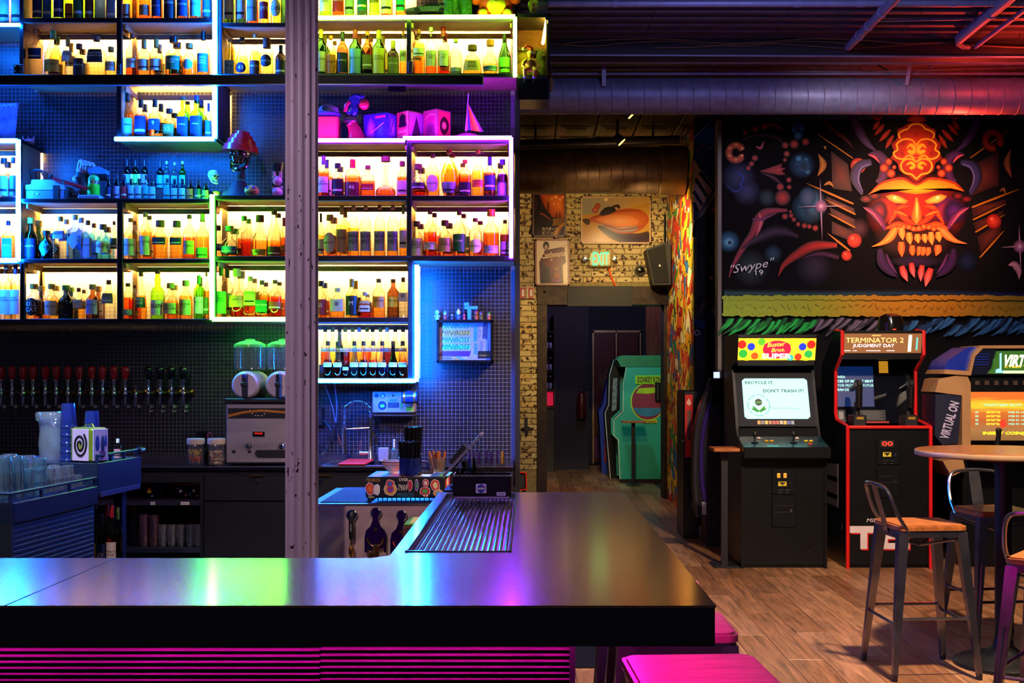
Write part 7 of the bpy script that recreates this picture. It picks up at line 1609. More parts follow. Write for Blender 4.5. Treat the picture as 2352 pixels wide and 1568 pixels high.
# ================================================================ stools and table
METAL=pm('dark_gunmetal','#7c7a84',.27,.95,var=.3,scale=9)
def stool(loc,rz,lab_,back=True,seatm=WOODT,grp='metal bar stools'):
 t=thing('bar_stool',lab_,'stool',(0,0,0),grp);H=.76;s=.178;f_=.215
 def rr(h,r_,n_=5):
  pts=[]
  for cx,cy,a0 in ((h-r_,h-r_,0),(-h+r_,h-r_,90),(-h+r_,-h+r_,180),(h-r_,-h+r_,270)):
   for k in range(n_+1):a=R(a0+90*k/n_);pts.append((cx+r_*math.cos(a),cy+r_*math.sin(a)))
  return pts
 o=MB().prism(rr(s,.035),H-.026,H-.006,'xy').build('seat',seatm,t)
 pts=rr(s-.012,.03);MB().prism(pts,H-.006,H,'xy').build('seat_inlay',seatm,o)
 MB().prism(rr(s-.004,.04),H-.06,H-.027,'xy').build('seat_pan',METAL,t)
 for sx in (-1,1):
  for sy_ in (-1,1):
   a=Vector((sx*(s-.03),sy_*(s-.03),H-.035));b_=Vector((sx*f_,sy_*f_,.02));vs=[]
   for p,w_ in ((a,.034),(b_,.017)):
    for dx,dy in ((-w_,-w_),(w_,-w_),(w_,w_),(-w_,w_)):vs.append(p+Vector((dx*.75,dy*.75,0)))
   lg=MB().add(vs,[(0,1,5,4),(1,2,6,5),(2,3,7,6),(3,0,4,7),(0,3,2,1),(4,5,6,7)]).build('leg',METAL,t,smooth=0)
   md=a.lerp(b_,.35);m2=a.lerp(b_,.8);ov_=Vector((0,-.019 if sy_ < 0 else .019,0));MB().tube([md+ov_,m2+ov_*.7],[.006,.004],6).build('leg_groove',METAL,lg)
   MB().cyl(b_-Vector((0,0,.02)),b_+Vector((0,0,.012)),.016,n=8).build('rubber_foot',BLACK,lg)
 k=.215/H;e_=s-.03+(f_-s+.03)*(1-.24/H*1.0)
 for i,(p,q) in enumerate((((-1,-1),(1,-1)),((1,-1),(1,1)),((1,1),(-1,1)),((-1,1),(-1,-1)))):
  z=.27 if i % 2==0 else .30;MB().cyl((p[0]*e_,p[1]*e_,z),(q[0]*e_,q[1]*e_,z),.008,n=8).build('footrest',METAL,t)
 for p,q in (((-1,-1),(1,1)),((-1,1),(1,-1))):MB().tube([(p[0]*.15,p[1]*.15,H-.07),(0,0,H-.12),(q[0]*.15,q[1]*.15,H-.07)],.008,6).build('cross_brace',METAL,t)
 if back:
  y=-s-.002
  MB().tube(spline([(-s+.01,y+.06,H-.04),(-s+.004,y+.0,H+.05),(-s+.03,y-.045,H+.17),(-.06,y-.065,H+.195),(.06,y-.065,H+.195),(s-.03,y-.045,H+.17),(s-.004,y,H+.05),(s-.01,y+.06,H-.04)],5),.010,8).build('back_rail',METAL,t)
  vs=[]
  for z,yy_,w_ in ((H-.05,y+.002,.032),(H+.02,y-.012,.034),(H+.12,y-.042,.034),(H+.19,y-.062,.032)):
   for dy in (0,.004):vs+=[(-w_,yy_+dy,z),(w_,yy_+dy,z)]
  fs=[]
  for j in range(3):
   b0=j*4;fs+=[(b0,b0+1,b0+5,b0+4),(b0+3,b0+2,b0+6,b0+7),(b0+2,b0,b0+4,b0+6),(b0+1,b0+3,b0+7,b0+5)]
  sp_=MB().add(vs,fs).build('back_splat',METAL,t,smooth=0)
  for x in (-.018,.018):MB().ball((x,y-.002,H-.03),.005,6).build('rivet',CHROME,sp_)
 t.location=loc;t.rotation_euler=(0,0,rz)
 return t
stool((2.0,6.02,0),R(-90+4),'metal stool with low back and wooden seat nearest the red-edged cabinet')
stool((2.62,6.62,0),R(180+6),'metal stool with low back behind the round table')
stool((2.20,4.86,0),R(-38),'metal stool cropped by the lower right corner')
PINKLITW=pm('pink_lit_wood','#b06a78',.4,var=.3,scale=3,stretch=(2,14,14))  # seat wood with the magenta strip's light put into its colour
for k,(x,y) in enumerate(((.43,2.97),(.43,3.56),(.43,4.16))):
 stool((x,y,0),R(3-3*k),['backless wooden-seat stool lit magenta at the bottom edge','backless magenta-lit stool beside the bar corner','backless magenta-lit stool peeking past the bar edge further back'][k],False,PINKLITW)
t=thing('round_table','round wooden high table on a dark iron pedestal','table',(2.47,6.12,0));cx,cy=2.47,6.12
MB().lathe([(.40,1.085),(.435,1.088),(.44,1.096),(.44,1.116),(.435,1.12)],(cx,cy,0),48).build('table_top',pm('table_wood','#7a4a2a',.2,var=.4,scale=2.5,stretch=(2,12,2)),t)
MB().lathe([(.4405,1.092),(.442,1.096),(.442,1.112),(.4405,1.116)],(cx,cy,0),48).build('edge_band',pm('edge_tan','#a88a68',.35),t)
MB().lathe([(.043,.1),(.043,1.06)],(cx,cy,0),20).build('pedestal',pm('iron_blue','#1a1e28',.4,.5),t)
MB().lathe([(.15,1.06),(.15,1.085)],(cx,cy,0),20).build('top_plate',BLACK,t)
MB().lathe([(.25,0),(.25,.018),(.21,.04),(.10,.06),(.055,.10),(.046,.14)],(cx,cy,0),32).build('base',pm('cast_iron','#141519',.45,.4,var=.3,bump=.4,scale=30),t)
o=MB().box(-.2,.85,6.05,7.2,.001,.008,bev=.003).build('floor_mat',pm('black_mat','#0c0c0d',.95,var=.5,scale=120,bump=.5,spec=.1));tag(o,'dark carpet mat on the floor behind the bar stools','mat')
# ================================================================ the demon mural (paint on the wall)
def mural_pt(x,y,e):p=P(1640+x/2.8,240+y/2.8,DM);p.y=DM-.001-e;return p
A=Paint(mural_pt,.00012)
MX=lambda pts:[(2*1297-x,y) for x,y in pts]
def both(fn,pts,*a,**k):fn(pts,*a,**k);fn(MX(pts),*a,**k)
BK='#0b0a12'
# cold glows and beads on the left
for x,y,r_,c in ((160,470,110,'#0a1c5a'),(210,560,90,'#0a1450'),(545,150,48,'#1c6a8a'),(565,390,85,'#14466e'),(610,660,110,'#1a5a72'),(95,880,70,'#1a6a90'),(380,960,60,'#0e3a52'),(240,1050,120,'#0a2230'),(640,1050,120,'#140e30'),(1630,1010,70,'#0a1a3a'),(930,800,70,'#3a0a20'),(1850,90,60,'#1c2438'),(340,600,60,'#0a2a3a')):
 A.blob(x,y,r_*.25,r_*.25,c,c,soft=3.2)
for x,y,r_ in ((515,165,20),(560,160,22),(540,195,26),(555,375,30),(545,350,20),(590,360,18),(600,430,18)):A.blob(x,y,r_,r_,'#4aa0c0','#12425e',soft=.4)
A.blob(575,395,36,34,'#0a1420','#1a4a6a',soft=.3);A.blob(640,640,55,70,'#3a8aa0','#12405a',soft=.5);A.blob(600,600,40,50,'#5a6a8a','#1a4a6a',soft=.5);A.blob(95,885,36,34,'#7ad0f0','#145a80',soft=.6);A.blob(100,888,12,12,'#0a1830','#0a1830')
A.stroke([(150,440),(190,470),(170,520),(220,560)],[14,30,26,10],'#1a3ac0',BK,soft=1);A.stroke([(80,520),(140,560),(200,520)],[10,26,12],'#1430a0',BK,soft=1)
# ring bead, far left
A.stroke([(140+45*math.cos(a),310+48*math.sin(a)) for a in np.linspace(.5,5.9,12)],46,'#d8502a','#4a0f0c')
for a in np.linspace(.5,5.8,6):A.blob(140+45*math.cos(a),306+48*math.sin(a),12,12,'#f0a070','#d8502a')
A.stroke([(220,175),(300,140),(380,130),(440,160)],[10,40,44,30],'#8a2420','#200808',soft=1)
for x,y,r_ in ((200,180,16),(265,160,20),(325,145,20)):A.blob(x,y,r_,r_,'#c03a3a','#40101a',soft=.3)
A.stroke([(180,230),(280,195),(400,215),(450,260)],[8,30,26,8],'#4a1a4a',BK,soft=1)
A.stroke([(270,270),(300,280),(320,235)],[8,20,4],'#d05080','#501020')
A.fan([(290,430),(440,378),(430,405),(460,410),(435,430),(462,450),(420,455)],'#c03030','#701a20')
A.stroke([(300,440),(380,470),(440,520)],[6,34,10],'#5a2048',BK,soft=1)
for x,y,r_ in ((457,262,20),(515,255,26),(588,240,22),(467,318,18),(262,345,18),(240,382,16),(220,410,14),(455,357,12),(480,485,16),(425,530,22),(482,532,14),(440,600,44),(455,720,18),(490,690,10),(495,715,14),(512,740,14),(540,770,14),(580,780,16),(612,785,14),(650,795,18)):
 A.blob(x,y,r_,r_,'#d83a30','#4a0c14',soft=.25)
# tentacles
A.stroke([(95,1115),(115,1050),(180,930),(250,830),(290,740),(340,690),(470,680)],[4,22,40,54,70,50,20],'#a81c3a','#2a0818')
A.stroke([(290,700),(300,760),(270,850)],[10,30,8],'#d86a80','#a81c3a');A.stroke([(240,735),(300,740),(400,700)],[4,20,6],'#8a2a6a','#3a0a28')
A.stroke([(170,930),(300,850),(420,815),(540,850)],[10,80,90,30],'#3a1440',BK,soft=1)
A.stroke([(412,1105),(450,1030),(540,960),(640,910),(790,905)],[4,34,60,66,34],'#b81818','#3a0808')
A.stroke([(560,990),(680,960),(800,985)],[6,44,40],'#4a1448',BK,soft=1)
A.stroke([(700,100),(770,170),(850,230),(890,280)],[30,70,34,6],'#5a1418',BK,soft=1)
# armour behind the face
brown='#5a241c'
for pts in ([(750,300),(860,385),(885,560),(760,540)],[(720,590),(900,670),(905,700),(730,640)],[(740,660),(905,740),(905,790),(755,720)],[(755,750),(900,820),(880,880),(755,830)]):A.fan(pts,'#6a2a20','#2e1010')
for pts in ([(1660,390),(1830,300),(1830,520),(1650,590)],[(1655,660),(1880,610),(1870,640),(1660,730)],[(1665,760),(1860,680),(1850,720),(1680,815)],[(1690,850),(1850,740),(1840,830),(1710,960)]):A.fan(pts,'#6a2a20','#2e1010')
for p,q,w_ in (((595,508),(895,640),16),((712,610),(908,708),14),((733,700),(906,792),14),((728,828),(872,942),16),((665,192),(892,348),10),((1960,545),(1655,662),16),((1875,640),(1662,742),14),((1868,708),(1678,822),14),((1862,812),(1706,985),14),((1895,165),(1645,345),10)):
 A.stroke([p,((p[0]+q[0])/2,(p[1]+q[1])/2),q],[3,w_,w_*.7],'#e08a1a','#7a3a0a',k=2)
A.stroke([(670,320),(700,390),(665,460)],[4,46,4],'#d8862a','#8a4a10');A.stroke([(1905,290),(1880,380),(1910,470)],[4,44,4],'#b8602a','#6a2a10')
A.stroke([(710,270),(715,290)],[16,4],'#e09a2a');A.stroke([(705,520),(740,505),(765,530)],[6,26,4],'#d08a2a','#6a3a10');A.stroke([(1835,560),(1860,545),(1870,580)],[6,22,4],'#a8642a','#5a2a10')
for x,y,r_ in ((925,395,50),(900,875,47),(850,972,34),(1795,752,48)):A.blob(x,y,r_,r_,'#f84a30','#8a0e0c');A.blob(x-r_*.25,y-r_*.3,r_*.25,r_*.25,'#ff8a70','#f84a30',soft=.6)
A.stroke([(1790+48*math.cos(a),232+50*math.sin(a)) for a in np.linspace(1.2,7.0,14)],52,'#b83020','#3a0a0a')
# purple horns and rings
both(A.stroke,[(880,60),(930,170),(980,250),(1040,300)],[60,64,44,10],'#4a2a6a','#140a20')
both(A.stroke,[(1010,372),(930,400),(905,480),(950,580)],[40,64,60,20],'#3a3468','#14101f');both(A.stroke,[(1000,385),(945,410),(925,480),(955,560)],[8,10,10,4],'#6a60a0')
both(A.stroke,[(985,322),(1050,325),(1100,390),(1080,470),(1040,500)],[4,60,70,60,20],'#54205a','#1a0a20');both(A.stroke,[(990,325),(1030,340),(1060,375)],[3,16,4],'#e05060')
for k,(x0,y0,x1,y1) in enumerate(((1030,200,1090,130),(1060,240,1130,165),(1100,285,1150,200),(1020,165,1060,110))):both(A.stroke,[(x0,y0),((x0+x1)/2,(y0+y1)/2),(x1,y1)],[4,36,14],'#b82a14','#3a0808')
both(A.stroke,[(1000,70),(1050,95),(1075,75)],[10,34,8],'#a82a12','#300808')
for x,y,r_ in ((1120,370,20),(1090,410,24),(1135,445,24),(1155,405,12)):
 both(lambda pts:A.blob(pts[0][0],pts[0][1],r_,r_,'#ff6a30','#8a1a10',soft=.3),[(x,y)])
# face
A.blob(1297,690,190,150,'#d02a10','#8a1210',soft=.75);A.blob(1110,680,70,70,'#e83a18','#8a1418',soft=.6);A.blob(1490,680,70,60,'#c02a30','#5a1250',soft=.6);A.blob(1540,690,50,50,'#5a1a7a','#2a0c40',soft=.7);A.blob(1060,690,40,50,'#a82038','#3a0c28',soft=.6)
A.blob(1297,860,200,110,'#4a0a08','#200406',soft=.4)
both(A.stroke,[(955,662),(1010,690),(1060,740),(1100,810)],[6,44,50,20],'#8a2a6a','#2a0c30');both(A.stroke,[(965,670),(1020,705),(1075,780)],[3,12,4],'#e05a6a')
for x,y in ((975,610),(1030,590)):both(lambda pts:A.blob(pts[0][0],pts[0][1],30,18,'#9a1420','#2a0810',soft=.5),[(x,y)])
both(A.fan,[(1100,590),(1140,578),(1190,590),(1245,622),(1225,640),(1160,636),(1120,615)],'#ffe060','#f07a18')
both(lambda pts:A.blob(pts[0][0],pts[0][1],13,11,'#fff8d8','#ffe060'),[(1160,600)])
both(A.stroke,[(1250,655),(1190,665),(1150,720),(1120,770)],[8,34,30,8],'#f05a18','#a81a10')
A.stroke([(1298,600),(1300,660),(1298,720),(1298,775)],[16,44,70,40],'#ffa030','#d83a10')
A.stroke([(1300,625),(1301,670),(1300,730)],[6,20,10],'#ffe068','#ffa030')
both(A.stroke,[(1290,775),(1230,740),(1180,690),(1150,680)],[20,44,36,6],'#e84a14','#8a1210')
both(A.stroke,[(1150,690),(1200,700),(1240,720)],[4,16,4],'#ff9a30','#e84a14')
# brow
A.fan([(985,582),(1050,520),(1130,490),(1210,484),(1297,520),(1384,484),(1470,490),(1545,515),(1605,562),(1520,540),(1440,550),(1370,570),(1297,580),(1225,570),(1150,552),(1070,548)],'#ffc81a','#f0780f',ctr=(1297,545))
A.stroke([(990,582),(1060,515),(1140,485),(1215,478),(1297,516),(1380,478),(1470,486),(1550,510),(1605,560)],[2,12,14,14,10,14,14,12,2],'#d83a10','#7a1208')
# crest
crest=[(1297,118),(1350,125),(1385,150),(1420,165),(1420,215),(1455,260),(1440,310),(1462,345),(1420,380),(1405,430),(1350,460),(1297,500)]
A.fan(crest+MX(crest)[::-1][1:-1],'#e83a12','#8a1408',smooth=3)
YL,YE='#ffc020','#f07010'
A.stroke([(1192,222),(1185,190),(1215,168),(1240,160),(1262,136),(1297,128),(1332,136),(1354,160),(1380,168),(1410,190),(1402,222)],13,YL,YE)
both(A.stroke,[(1297,268),(1270,232),(1215,226),(1172,256),(1176,292),(1150,315),(1172,345),(1215,352),(1245,330),(1290,350)],13,YL,YE)
both(A.stroke,[(1235,285),(1258,262),(1285,285),(1272,308),(1240,300)],[8,22,40,44,20],YL,YE);both(A.stroke,[(1297,372),(1262,352),(1215,362),(1197,400),(1220,440),(1265,452),(1297,482)],13,YL,YE);both(A.stroke,[(1232,392),(1262,376),(1278,398),(1255,415)],[8,22,34,18],YL,YE)
for x,y,r_ in ((1297,195,20),(1297,335,24),(1297,430,20),(1212,255,14),(1382,255,14),(1205,320,12),(1390,320,12)):
 for k in range(8):a=k*math.pi/4;A.stroke([(x+r_*.3*math.cos(a),y+r_*.3*math.sin(a)),(x+r_*math.cos(a),y+r_*math.sin(a))],3,'#7a1408',k=1)
A.fan([(1255,60),(1340,60),(1345,85),(1362,110),(1297,122),(1232,110),(1250,85)],'#f04a20','#8a1a10')
# mouth
A.stroke([(1100,800),(1170,775),(1230,785),(1300,805),(1370,785),(1430,775),(1495,800)],[16,44,36,30,36,44,16],'#f0641a','#a81a10')
for x in range(1150,1460,32):A.blob(x,795+8*math.sin(x*.05),15,14,'#ff9a3a','#e04a18',soft=.3)
A.stroke([(1008,916),(1070,895),(1120,862),(1150,820),(1165,795)],[3,26,52,50,20],'#ffb040','#e85a14');A.stroke([(1618,897),(1550,880),(1500,850),(1465,815),(1450,800)],[3,26,50,48,20],'#ffa048','#e0541a')
for x,y0,y1,w_ in ((1200,795,875,46),(1248,825,905,46),(1300,835,895,44),(1346,835,895,42),(1388,822,908,44),(1436,820,888,46)):A.stroke([(x,y0),(x+2,(y0+y1)/2),(x+8,y1)],[w_*.7,w_,3],'#ffb848','#e8641a',k=4)
for x,y0,y1,w_ in ((1198,885,985,46),(1268,908,985,40),(1312,915,985,34),(1340,918,985,34),(1372,920,980,34),(1432,905,975,48)):A.stroke([(x,y0),(x,(y0+y1)/2),(x+(4 if x < 1297 else-14),y1)],[w_*.8,w_,4],'#ff8a38','#d0481a',k=4)
both(A.stroke,[(1060,930),(1075,1010),(1120,1070),(1170,1110)],[30,70,54,6],'#3a1450','#120818');both(A.stroke,[(1100,960),(1130,1030),(1170,1090)],[6,20,4],'#6a2a6a','#3a1450')
A.blob(1297,1010,120,30,'#2a0c40','#14081f',soft=.5)
for x0,y0,x1,y1,w_ in ((1200,1040,1238,1140,48),(1262,1020,1282,1115,40),(1332,1035,1322,1140,42),(1388,1055,1352,1175,50)):A.stroke([(x0,y0),((x0+x1)/2-4,(y0+y1)/2),(x1,y1)],[w_*.7,w_,3],['#f03a1a','#f08a88'],'#8a1a20',k=5)
# sparkles, signature, claw
for x,y,s_ in ((682,657,1),(1957,915,.8)):
 A.stroke([(x-5,y-175*s_),(x,y),(x+8,y+215*s_)],[1,16,1],'#f0c0e0','#6a4a6a',soft=1);A.stroke([(x-150*s_,y+5),(x,y),(x+160*s_,y)],[1,14,1],'#f0c0e0','#6a4a6a',soft=1);A.blob(x,y,14,14,'#ffe8f8','#c080a8',soft=2.2)
A.stroke([(1885,1035),(1920,1030),(1950,1070),(1952,1125)],[8,44,40,3],'#d0a0a8','#8a5a68')
# ground band and waves
A.stroke([(60,1215),(700,1220),(1300,1215),(2010,1225)],60,['#0e4a52','#141a48'],BK,soft=1,k=4)
nb=30
for i in range(nb):
 x0,x1=55+(2010-55)*i/nb,55+(2010-55)*(i+1)/nb
 def gc(x):
  t_=(x-55)/1955;st_=[(0,(.30,.45,.03)),(.3,(.36,.38,.02)),(.5,(.42,.20,.01)),(.75,(.40,.17,.01)),(1,(.30,.22,.02))]
  for (a,c),(b_,d_) in zip(st_,st_[1:]):
   if a <=t_ <=b_:f_=(t_-a)/(b_-a);return tuple(u_*(1-f_)+v_*f_ for u_,v_ in zip(c,d_))
  return st_[-1][1]
 A.poly([(x0,1240),(x0,1352),(x1+.5,1352),(x1+.5,1240)],gc(x0),gc(x1))
rnd=random.Random(11)
for i in range(90):
 x=70+i*21.6;c=gc(x);A.blob(x,1243+rnd.uniform(-4,6),22,13,c,c,soft=.25);A.blob(x,1350+rnd.uniform(-5,5),20,11,c,c,soft=.25)
 if i % 2:A.stroke([(x-16,1300+rnd.uniform(-22,22)),(x,1308+rnd.uniform(-22,22)),(x+16,1296+rnd.uniform(-22,22))],[2,5,2],tuple(u_*.7 for u_ in c),k=3)
for i in range(110):
 x=50+i*18+rnd.uniform(-6,6)
 c='#22e058' if x < 640 else ('#8a7a90' if x < 1090 else ('#141420' if x < 1200 else '#3a7ab8'))
 if i % 3==0:c={'#22e058':'#0c7038','#8a7a90':'#3a3048','#141420':'#101020','#3a7ab8':'#183a68'}[c]
 y=1425+rnd.uniform(-18,34);L0=rnd.uniform(60,130)
 A.stroke([(x-L0*.5,y+36),(x,y),(x+L0*.25,y-26),(x+L0*.45,y-34)],[4,34,42,5],c,BK,soft=1,k=4)
A.build('mural_painting',vcol('mural_paint',.5),wm)
text('"Swype"',mural_pt(232,1048,.045),.10,pm('mural_white','#e0dce8',.5),wm,w=.40,bold=-.004,skew=.3,zd=(0,0,1),xd=(.98,0,.18));text('19',mural_pt(285,1082,.045),.05,pm('mural_white','#e0dce8',.5),wm,w=.07,bold=0)
# ================================================================ keyboard painting on the inner wall
def kb(x,y,e):p=P(1180+x/3.267,240+y/3.267,11.96);p.y=11.958-e;return p
A=Paint(kb,.0003)
A.poly([(1350,60),(1545,60),(1545,660),(1370,890),(1350,870)],'#123a72','#0c2450');A.poly([(1350,60),(1480,60),(1350,240)],'#1a1420')
for a,b_ in (((1350,250),(1520,90)),((1460,150),(1505,70))):A.stroke([a,b_],5,'#c0a890',k=1)
A.poly([(1350,405),(1400,490),(1505,615),(1385,825),(1350,760)],'#d8b898','#b08a68')
for a,b_ in (((1395,510),(1500,640)),((1365,560),(1450,690)),((1350,650),(1415,755)),((1350,735),(1385,810))):A.stroke([a,b_],[26,22],'#0a0810',k=1)
A.stroke([(1535,630),(1450,760),(1365,890)],[26,30,30],'#8a8078','#5a524c',k=2)
for a,b_ in (((1490,815),(1515,765)),((1425,860),(1445,830))):A.stroke([a,b_],22,'#a82038',k=1)
for a,b_ in (((1380,360),(1430,290)),((1400,390),(1460,310)),((1470,340),(1500,300))):A.stroke([a,b_],6,'#7a90c0' if a[0] > 1390 else '#c02a38',k=1)
A.stroke([(1370,1000),(1400,900),(1500,870),(1545,900),(1545,1090),(1450,1110),(1380,1040)],[60,90,110,120,110,60,40],'#2a2428','#120e14')
A.blob(1490,980,52,62,'#3a3236','#0c080c')
A.poly([(1450,1130),(1545,1110),(1545,1420),(1420,1410),(1425,1280),(1450,1250)],'#3a3434','#2a2426');A.blob(1480,1300,18,16,'#c0a898','#8a7a70');A.blob(1482,1160,14,12,'#a89888','#6a5a54')
for k in range(4):A.stroke([(1440,1360+k*14),(1520,1352+k*14)],4,'#141012',k=1)
A.fan([(1370,1450),(1450,1410),(1540,1440),(1545,1700),(1380,1700)],'#2a1238','#140a1c');A.stroke([(1380,1580),(1450,1480),(1540,1510)],[20,70,60],'#4a3a40','#1c1418');A.stroke([(1500,1530),(1530,1600),(1520,1660)],[30,40,4],'#d0b0a8','#a88a84');A.poly([(1352,1600),(1440,1640),(1430,1690),(1352,1660)],'#123a6a')
A.blob(1375,1710,24,22,'#d8d0d8','#b8a8b0');A.blob(1375,1710,14,13,'#141018','#141018');A.stroke([(1370,1850),(1440,1900),(1520,1880)],[8,26,8],'#3a2060',BK,soft=1)
A.build('keyboard_painting',vcol('mural_paint',.5),wa)
# ================================================================ posters and fittings on the brick wall
dp=14.44
def poster(lab_,px0,px1,py0,py1,frm,draw,tilt=0):
 x0,x1,z0,z1=X_(px0,dp),X_(px1,dp),Z_(py1,dp),Z_(py0,dp);t=thing('framed_poster',lab_,'poster',((x0+x1)/2,dp,z0))
 b_=.02
 for a in ((x0,x1,z1-b_,z1),(x0,x1,z0,z0+b_),(x0,x0+b_,z0,z1),(x1-b_,x1,z0,z1)):MB().box(a[0],a[1],dp-.012,dp+.03,a[2],a[3],bev=.002).build('frame_bar',frm,t)
 A=Paint(lambda u,v,e:Vector((x0+(x1-x0)*u,dp-.002-e,z1-(z1-z0)*v)),.0003);draw(A);A.build('print',vcol('poster_ink',.25),t)
 if tilt:pass
 return t,(lambda u,v:Vector((x0+(x1-x0)*u,dp-.011,z1-(z1-z0)*v)))
def d1_(A):
 A.poly([(0,0),(0,1),(1,1),(1,0)],'#2a1420');A.fan([(.2,0),(1,0),(1,.6),(.55,.55),(.35,.3)],'#e87a28','#8a2a18',ctr=(.8,.25));A.poly([(.3,.72),(.6,.6),(1,.55),(1,.75)],'#a87018','#5a3410')
 for x,y,r_ in ((.6,.12,.06),(.7,.1,.08),(.82,.15,.07),(.9,.1,.05),(.65,.25,.05)):A.blob(x,y,r_,r_*.6,'#f0a860','#d86a30',soft=.4)
 A.fan([(.05,.45),(.3,.35),(.5,.45),(.62,.65),(.5,.78),(.1,.75)],'#180c14','#0c060c',smooth=3);A.stroke([(.1,.5),(.3,.48),(.55,.62)],[.02,.04,.02],'#8a2a38');A.stroke([(.47,.2),(.47,.4)],[.03,.05],'#241018',k=1)
 for x in (.72,.82):A.stroke([(x,.45),(x,.58)],[.02,.04],'#1a0c10',k=1)
 A.stroke([(.0,.95),(.2,.3),(.1,.0)],[.2,.1,.05],'#120810');A.stroke([(.65,1),(.8,.8),(1,.66)],[.2,.12,.06],'#b87a20','#6a3a10')
t,q=poster('sunset poster with lettering, uppermost on the brick wall',1223,1300,443,544,pm('maroon_frame','#4a1418',.35),d1_)
cream_ink=pm('poster_cream','#e8d0a0',.4);text('カウボーイ',q(.52,.82),.045,cream_ink,t,w=.19,bold=.0);text('ビバップ',q(.52,.91),.045,cream_ink,t,w=.18,bold=.0)
def d2_(A):
 A.poly([(0,0),(0,1),(1,1),(1,0)],'#b8862e');A.poly([(0,0),(0,.4),(.5,.3),(1,.12),(1,0)],'#8a8a80','#c89a48')
 A.stroke([(.25,.62),(.5,.82),(.8,.9),(1.0,.82)],[.05,.2,.24,.2],'#2a1410','#4a2814')
 A.fan([(.10,.5),(.22,.4),(.5,.28),(.78,.26),(.92,.34),(.97,.5),(.88,.68),(.7,.78),(.5,.76),(.3,.6)],'#d8782a','#a8481a',smooth=3);A.fan([(.22,.48),(.5,.38),(.75,.44),(.82,.58),(.6,.64),(.4,.58)],'#e8985a','#d07028',smooth=3)
 A.fan([(.28,.58),(.5,.66),(.8,.62),(.76,.74),(.55,.74),(.4,.68)],'#a89a90','#8a7a70',smooth=3);A.stroke([(.15,.45),(.5,.32),(.85,.3)],[.01,.02,.01],'#8a2a14');A.stroke([(.3,.6),(.55,.7),(.85,.64)],[.01,.025,.01],'#8a1a10')
 A.fan([(.26,.4),(.34,.24),(.46,.22),(.5,.3),(.4,.38)],'#2a2024','#1a1014',smooth=2);A.fan([(.15,.3),(.22,.2),(.26,.26),(.22,.36)],'#c86a48','#8a3a28',smooth=2);A.blob(.24,.2,.04,.06,'#b85a40','#8a3020')
 A.stroke([(.02,.5),(.08,.52),(.1,.6)],[.03,.1,.04],'#4a2418','#2a1008');A.blob(.36,.06,.03,.05,'#e8d8a0','#d8c080');A.stroke([(.43,.23),(.52,.2),(.55,.26)],[.02,.06,.02],'#3a2014')
t,q=poster('wide poster of a bulbous orange racing craft on tan ground',1334,1495,451,560,pm('pale_frame','#b8956a',.4),d2_)
def d3_(A):
 A.poly([(0,0),(0,1),(1,1),(1,0)],'#d8c8a8');A.fan([(.28,.24),(.55,.2),(.85,.16),(.9,.5),(.8,.56),(.82,.95),(.15,.95),(.12,.5)],'#7a1424','#4a0c1c');A.fan([(.2,.35),(.15,.95),(.3,.95)],'#241430','#180c20')
 A.blob(.32,.14,.09,.09,'#241a1c','#140c10');A.blob(.32,.17,.045,.05,'#c8a890','#a88870');A.stroke([(.8,.18),(.9,.14),(.95,.1)],[.03,.03,.01],'#c8a070')
 A.poly([(.22,.92),(.24,.62),(.3,.55),(.36,.62),(.42,.56),(.46,.92)],'#140818');A.fan([(.5,.9),(.52,.7),(.62,.62),(.74,.72),(.8,.9)],'#a83020','#3a1020');A.blob(.62,.64,.06,.04,'#c88a30','#6a2a18');A.stroke([(.5,.88),(.65,.9),(.8,.86)],[.02,.05,.02],'#8a3a90')
t,q=poster('white poster of a maroon garment below the sunset poster',1229,1308,549,656,pm('red_frame','#7a1c1c',.35),d3_)
text('Castlevania',q(.53,.33),.075,cream_ink,t,w=.30,bold=.015,xd=(.99,0,.12),zd=(-.12,0,.99));text('+',q(.48,.45),.03,cream_ink,t)
# exit sign
t=thing('exit_sign','green lit exit sign with two emergency lamp heads','exit sign',P(1380,612,14.4));de=14.38
MB().box(X_(1352,de),X_(1405,de),de,DB,Z_(612,de),Z_(577,de),bev=.02).build('sign_body',pm('sign_cream','#a89858',.4),t)
text('EXIT',(X_(1380,de),de-.004,Z_(594,de)),.165,em('exit_green','#2aff8a',1.8,True),t,w=.20,bold=.008);text('<',(X_(1356.0,de),de-.004,Z_(594,de)),.05,em('exit_green','#2aff8a',1.8),t,w=.02)
for px in (1342,1413):
 MB().cyl((X_(px,de),de-.02,Z_(595,de)),(X_(1380,de),de+.06,Z_(595,de)),.012,n=8).build('lamp_arm',pm('sign_cream','#a89858',.4),t);h_=MB().lathe([(.0001,-.06),(.033,-.055),(.036,-.02),(.015,.02)],(X_(px,de),de,Z_(595,de)),14,axis='y').build('lamp_head',CHROME,t)
MB().tube(spline([tuple(P(1398,612,14.47)),tuple(P(1402,630,14.47)),tuple(P(1408,645,14.47)),tuple(P(1416,660,14.44))],5),.012,6).build('orange_cable',pm('cable_orange','#e05a20',.5),t)
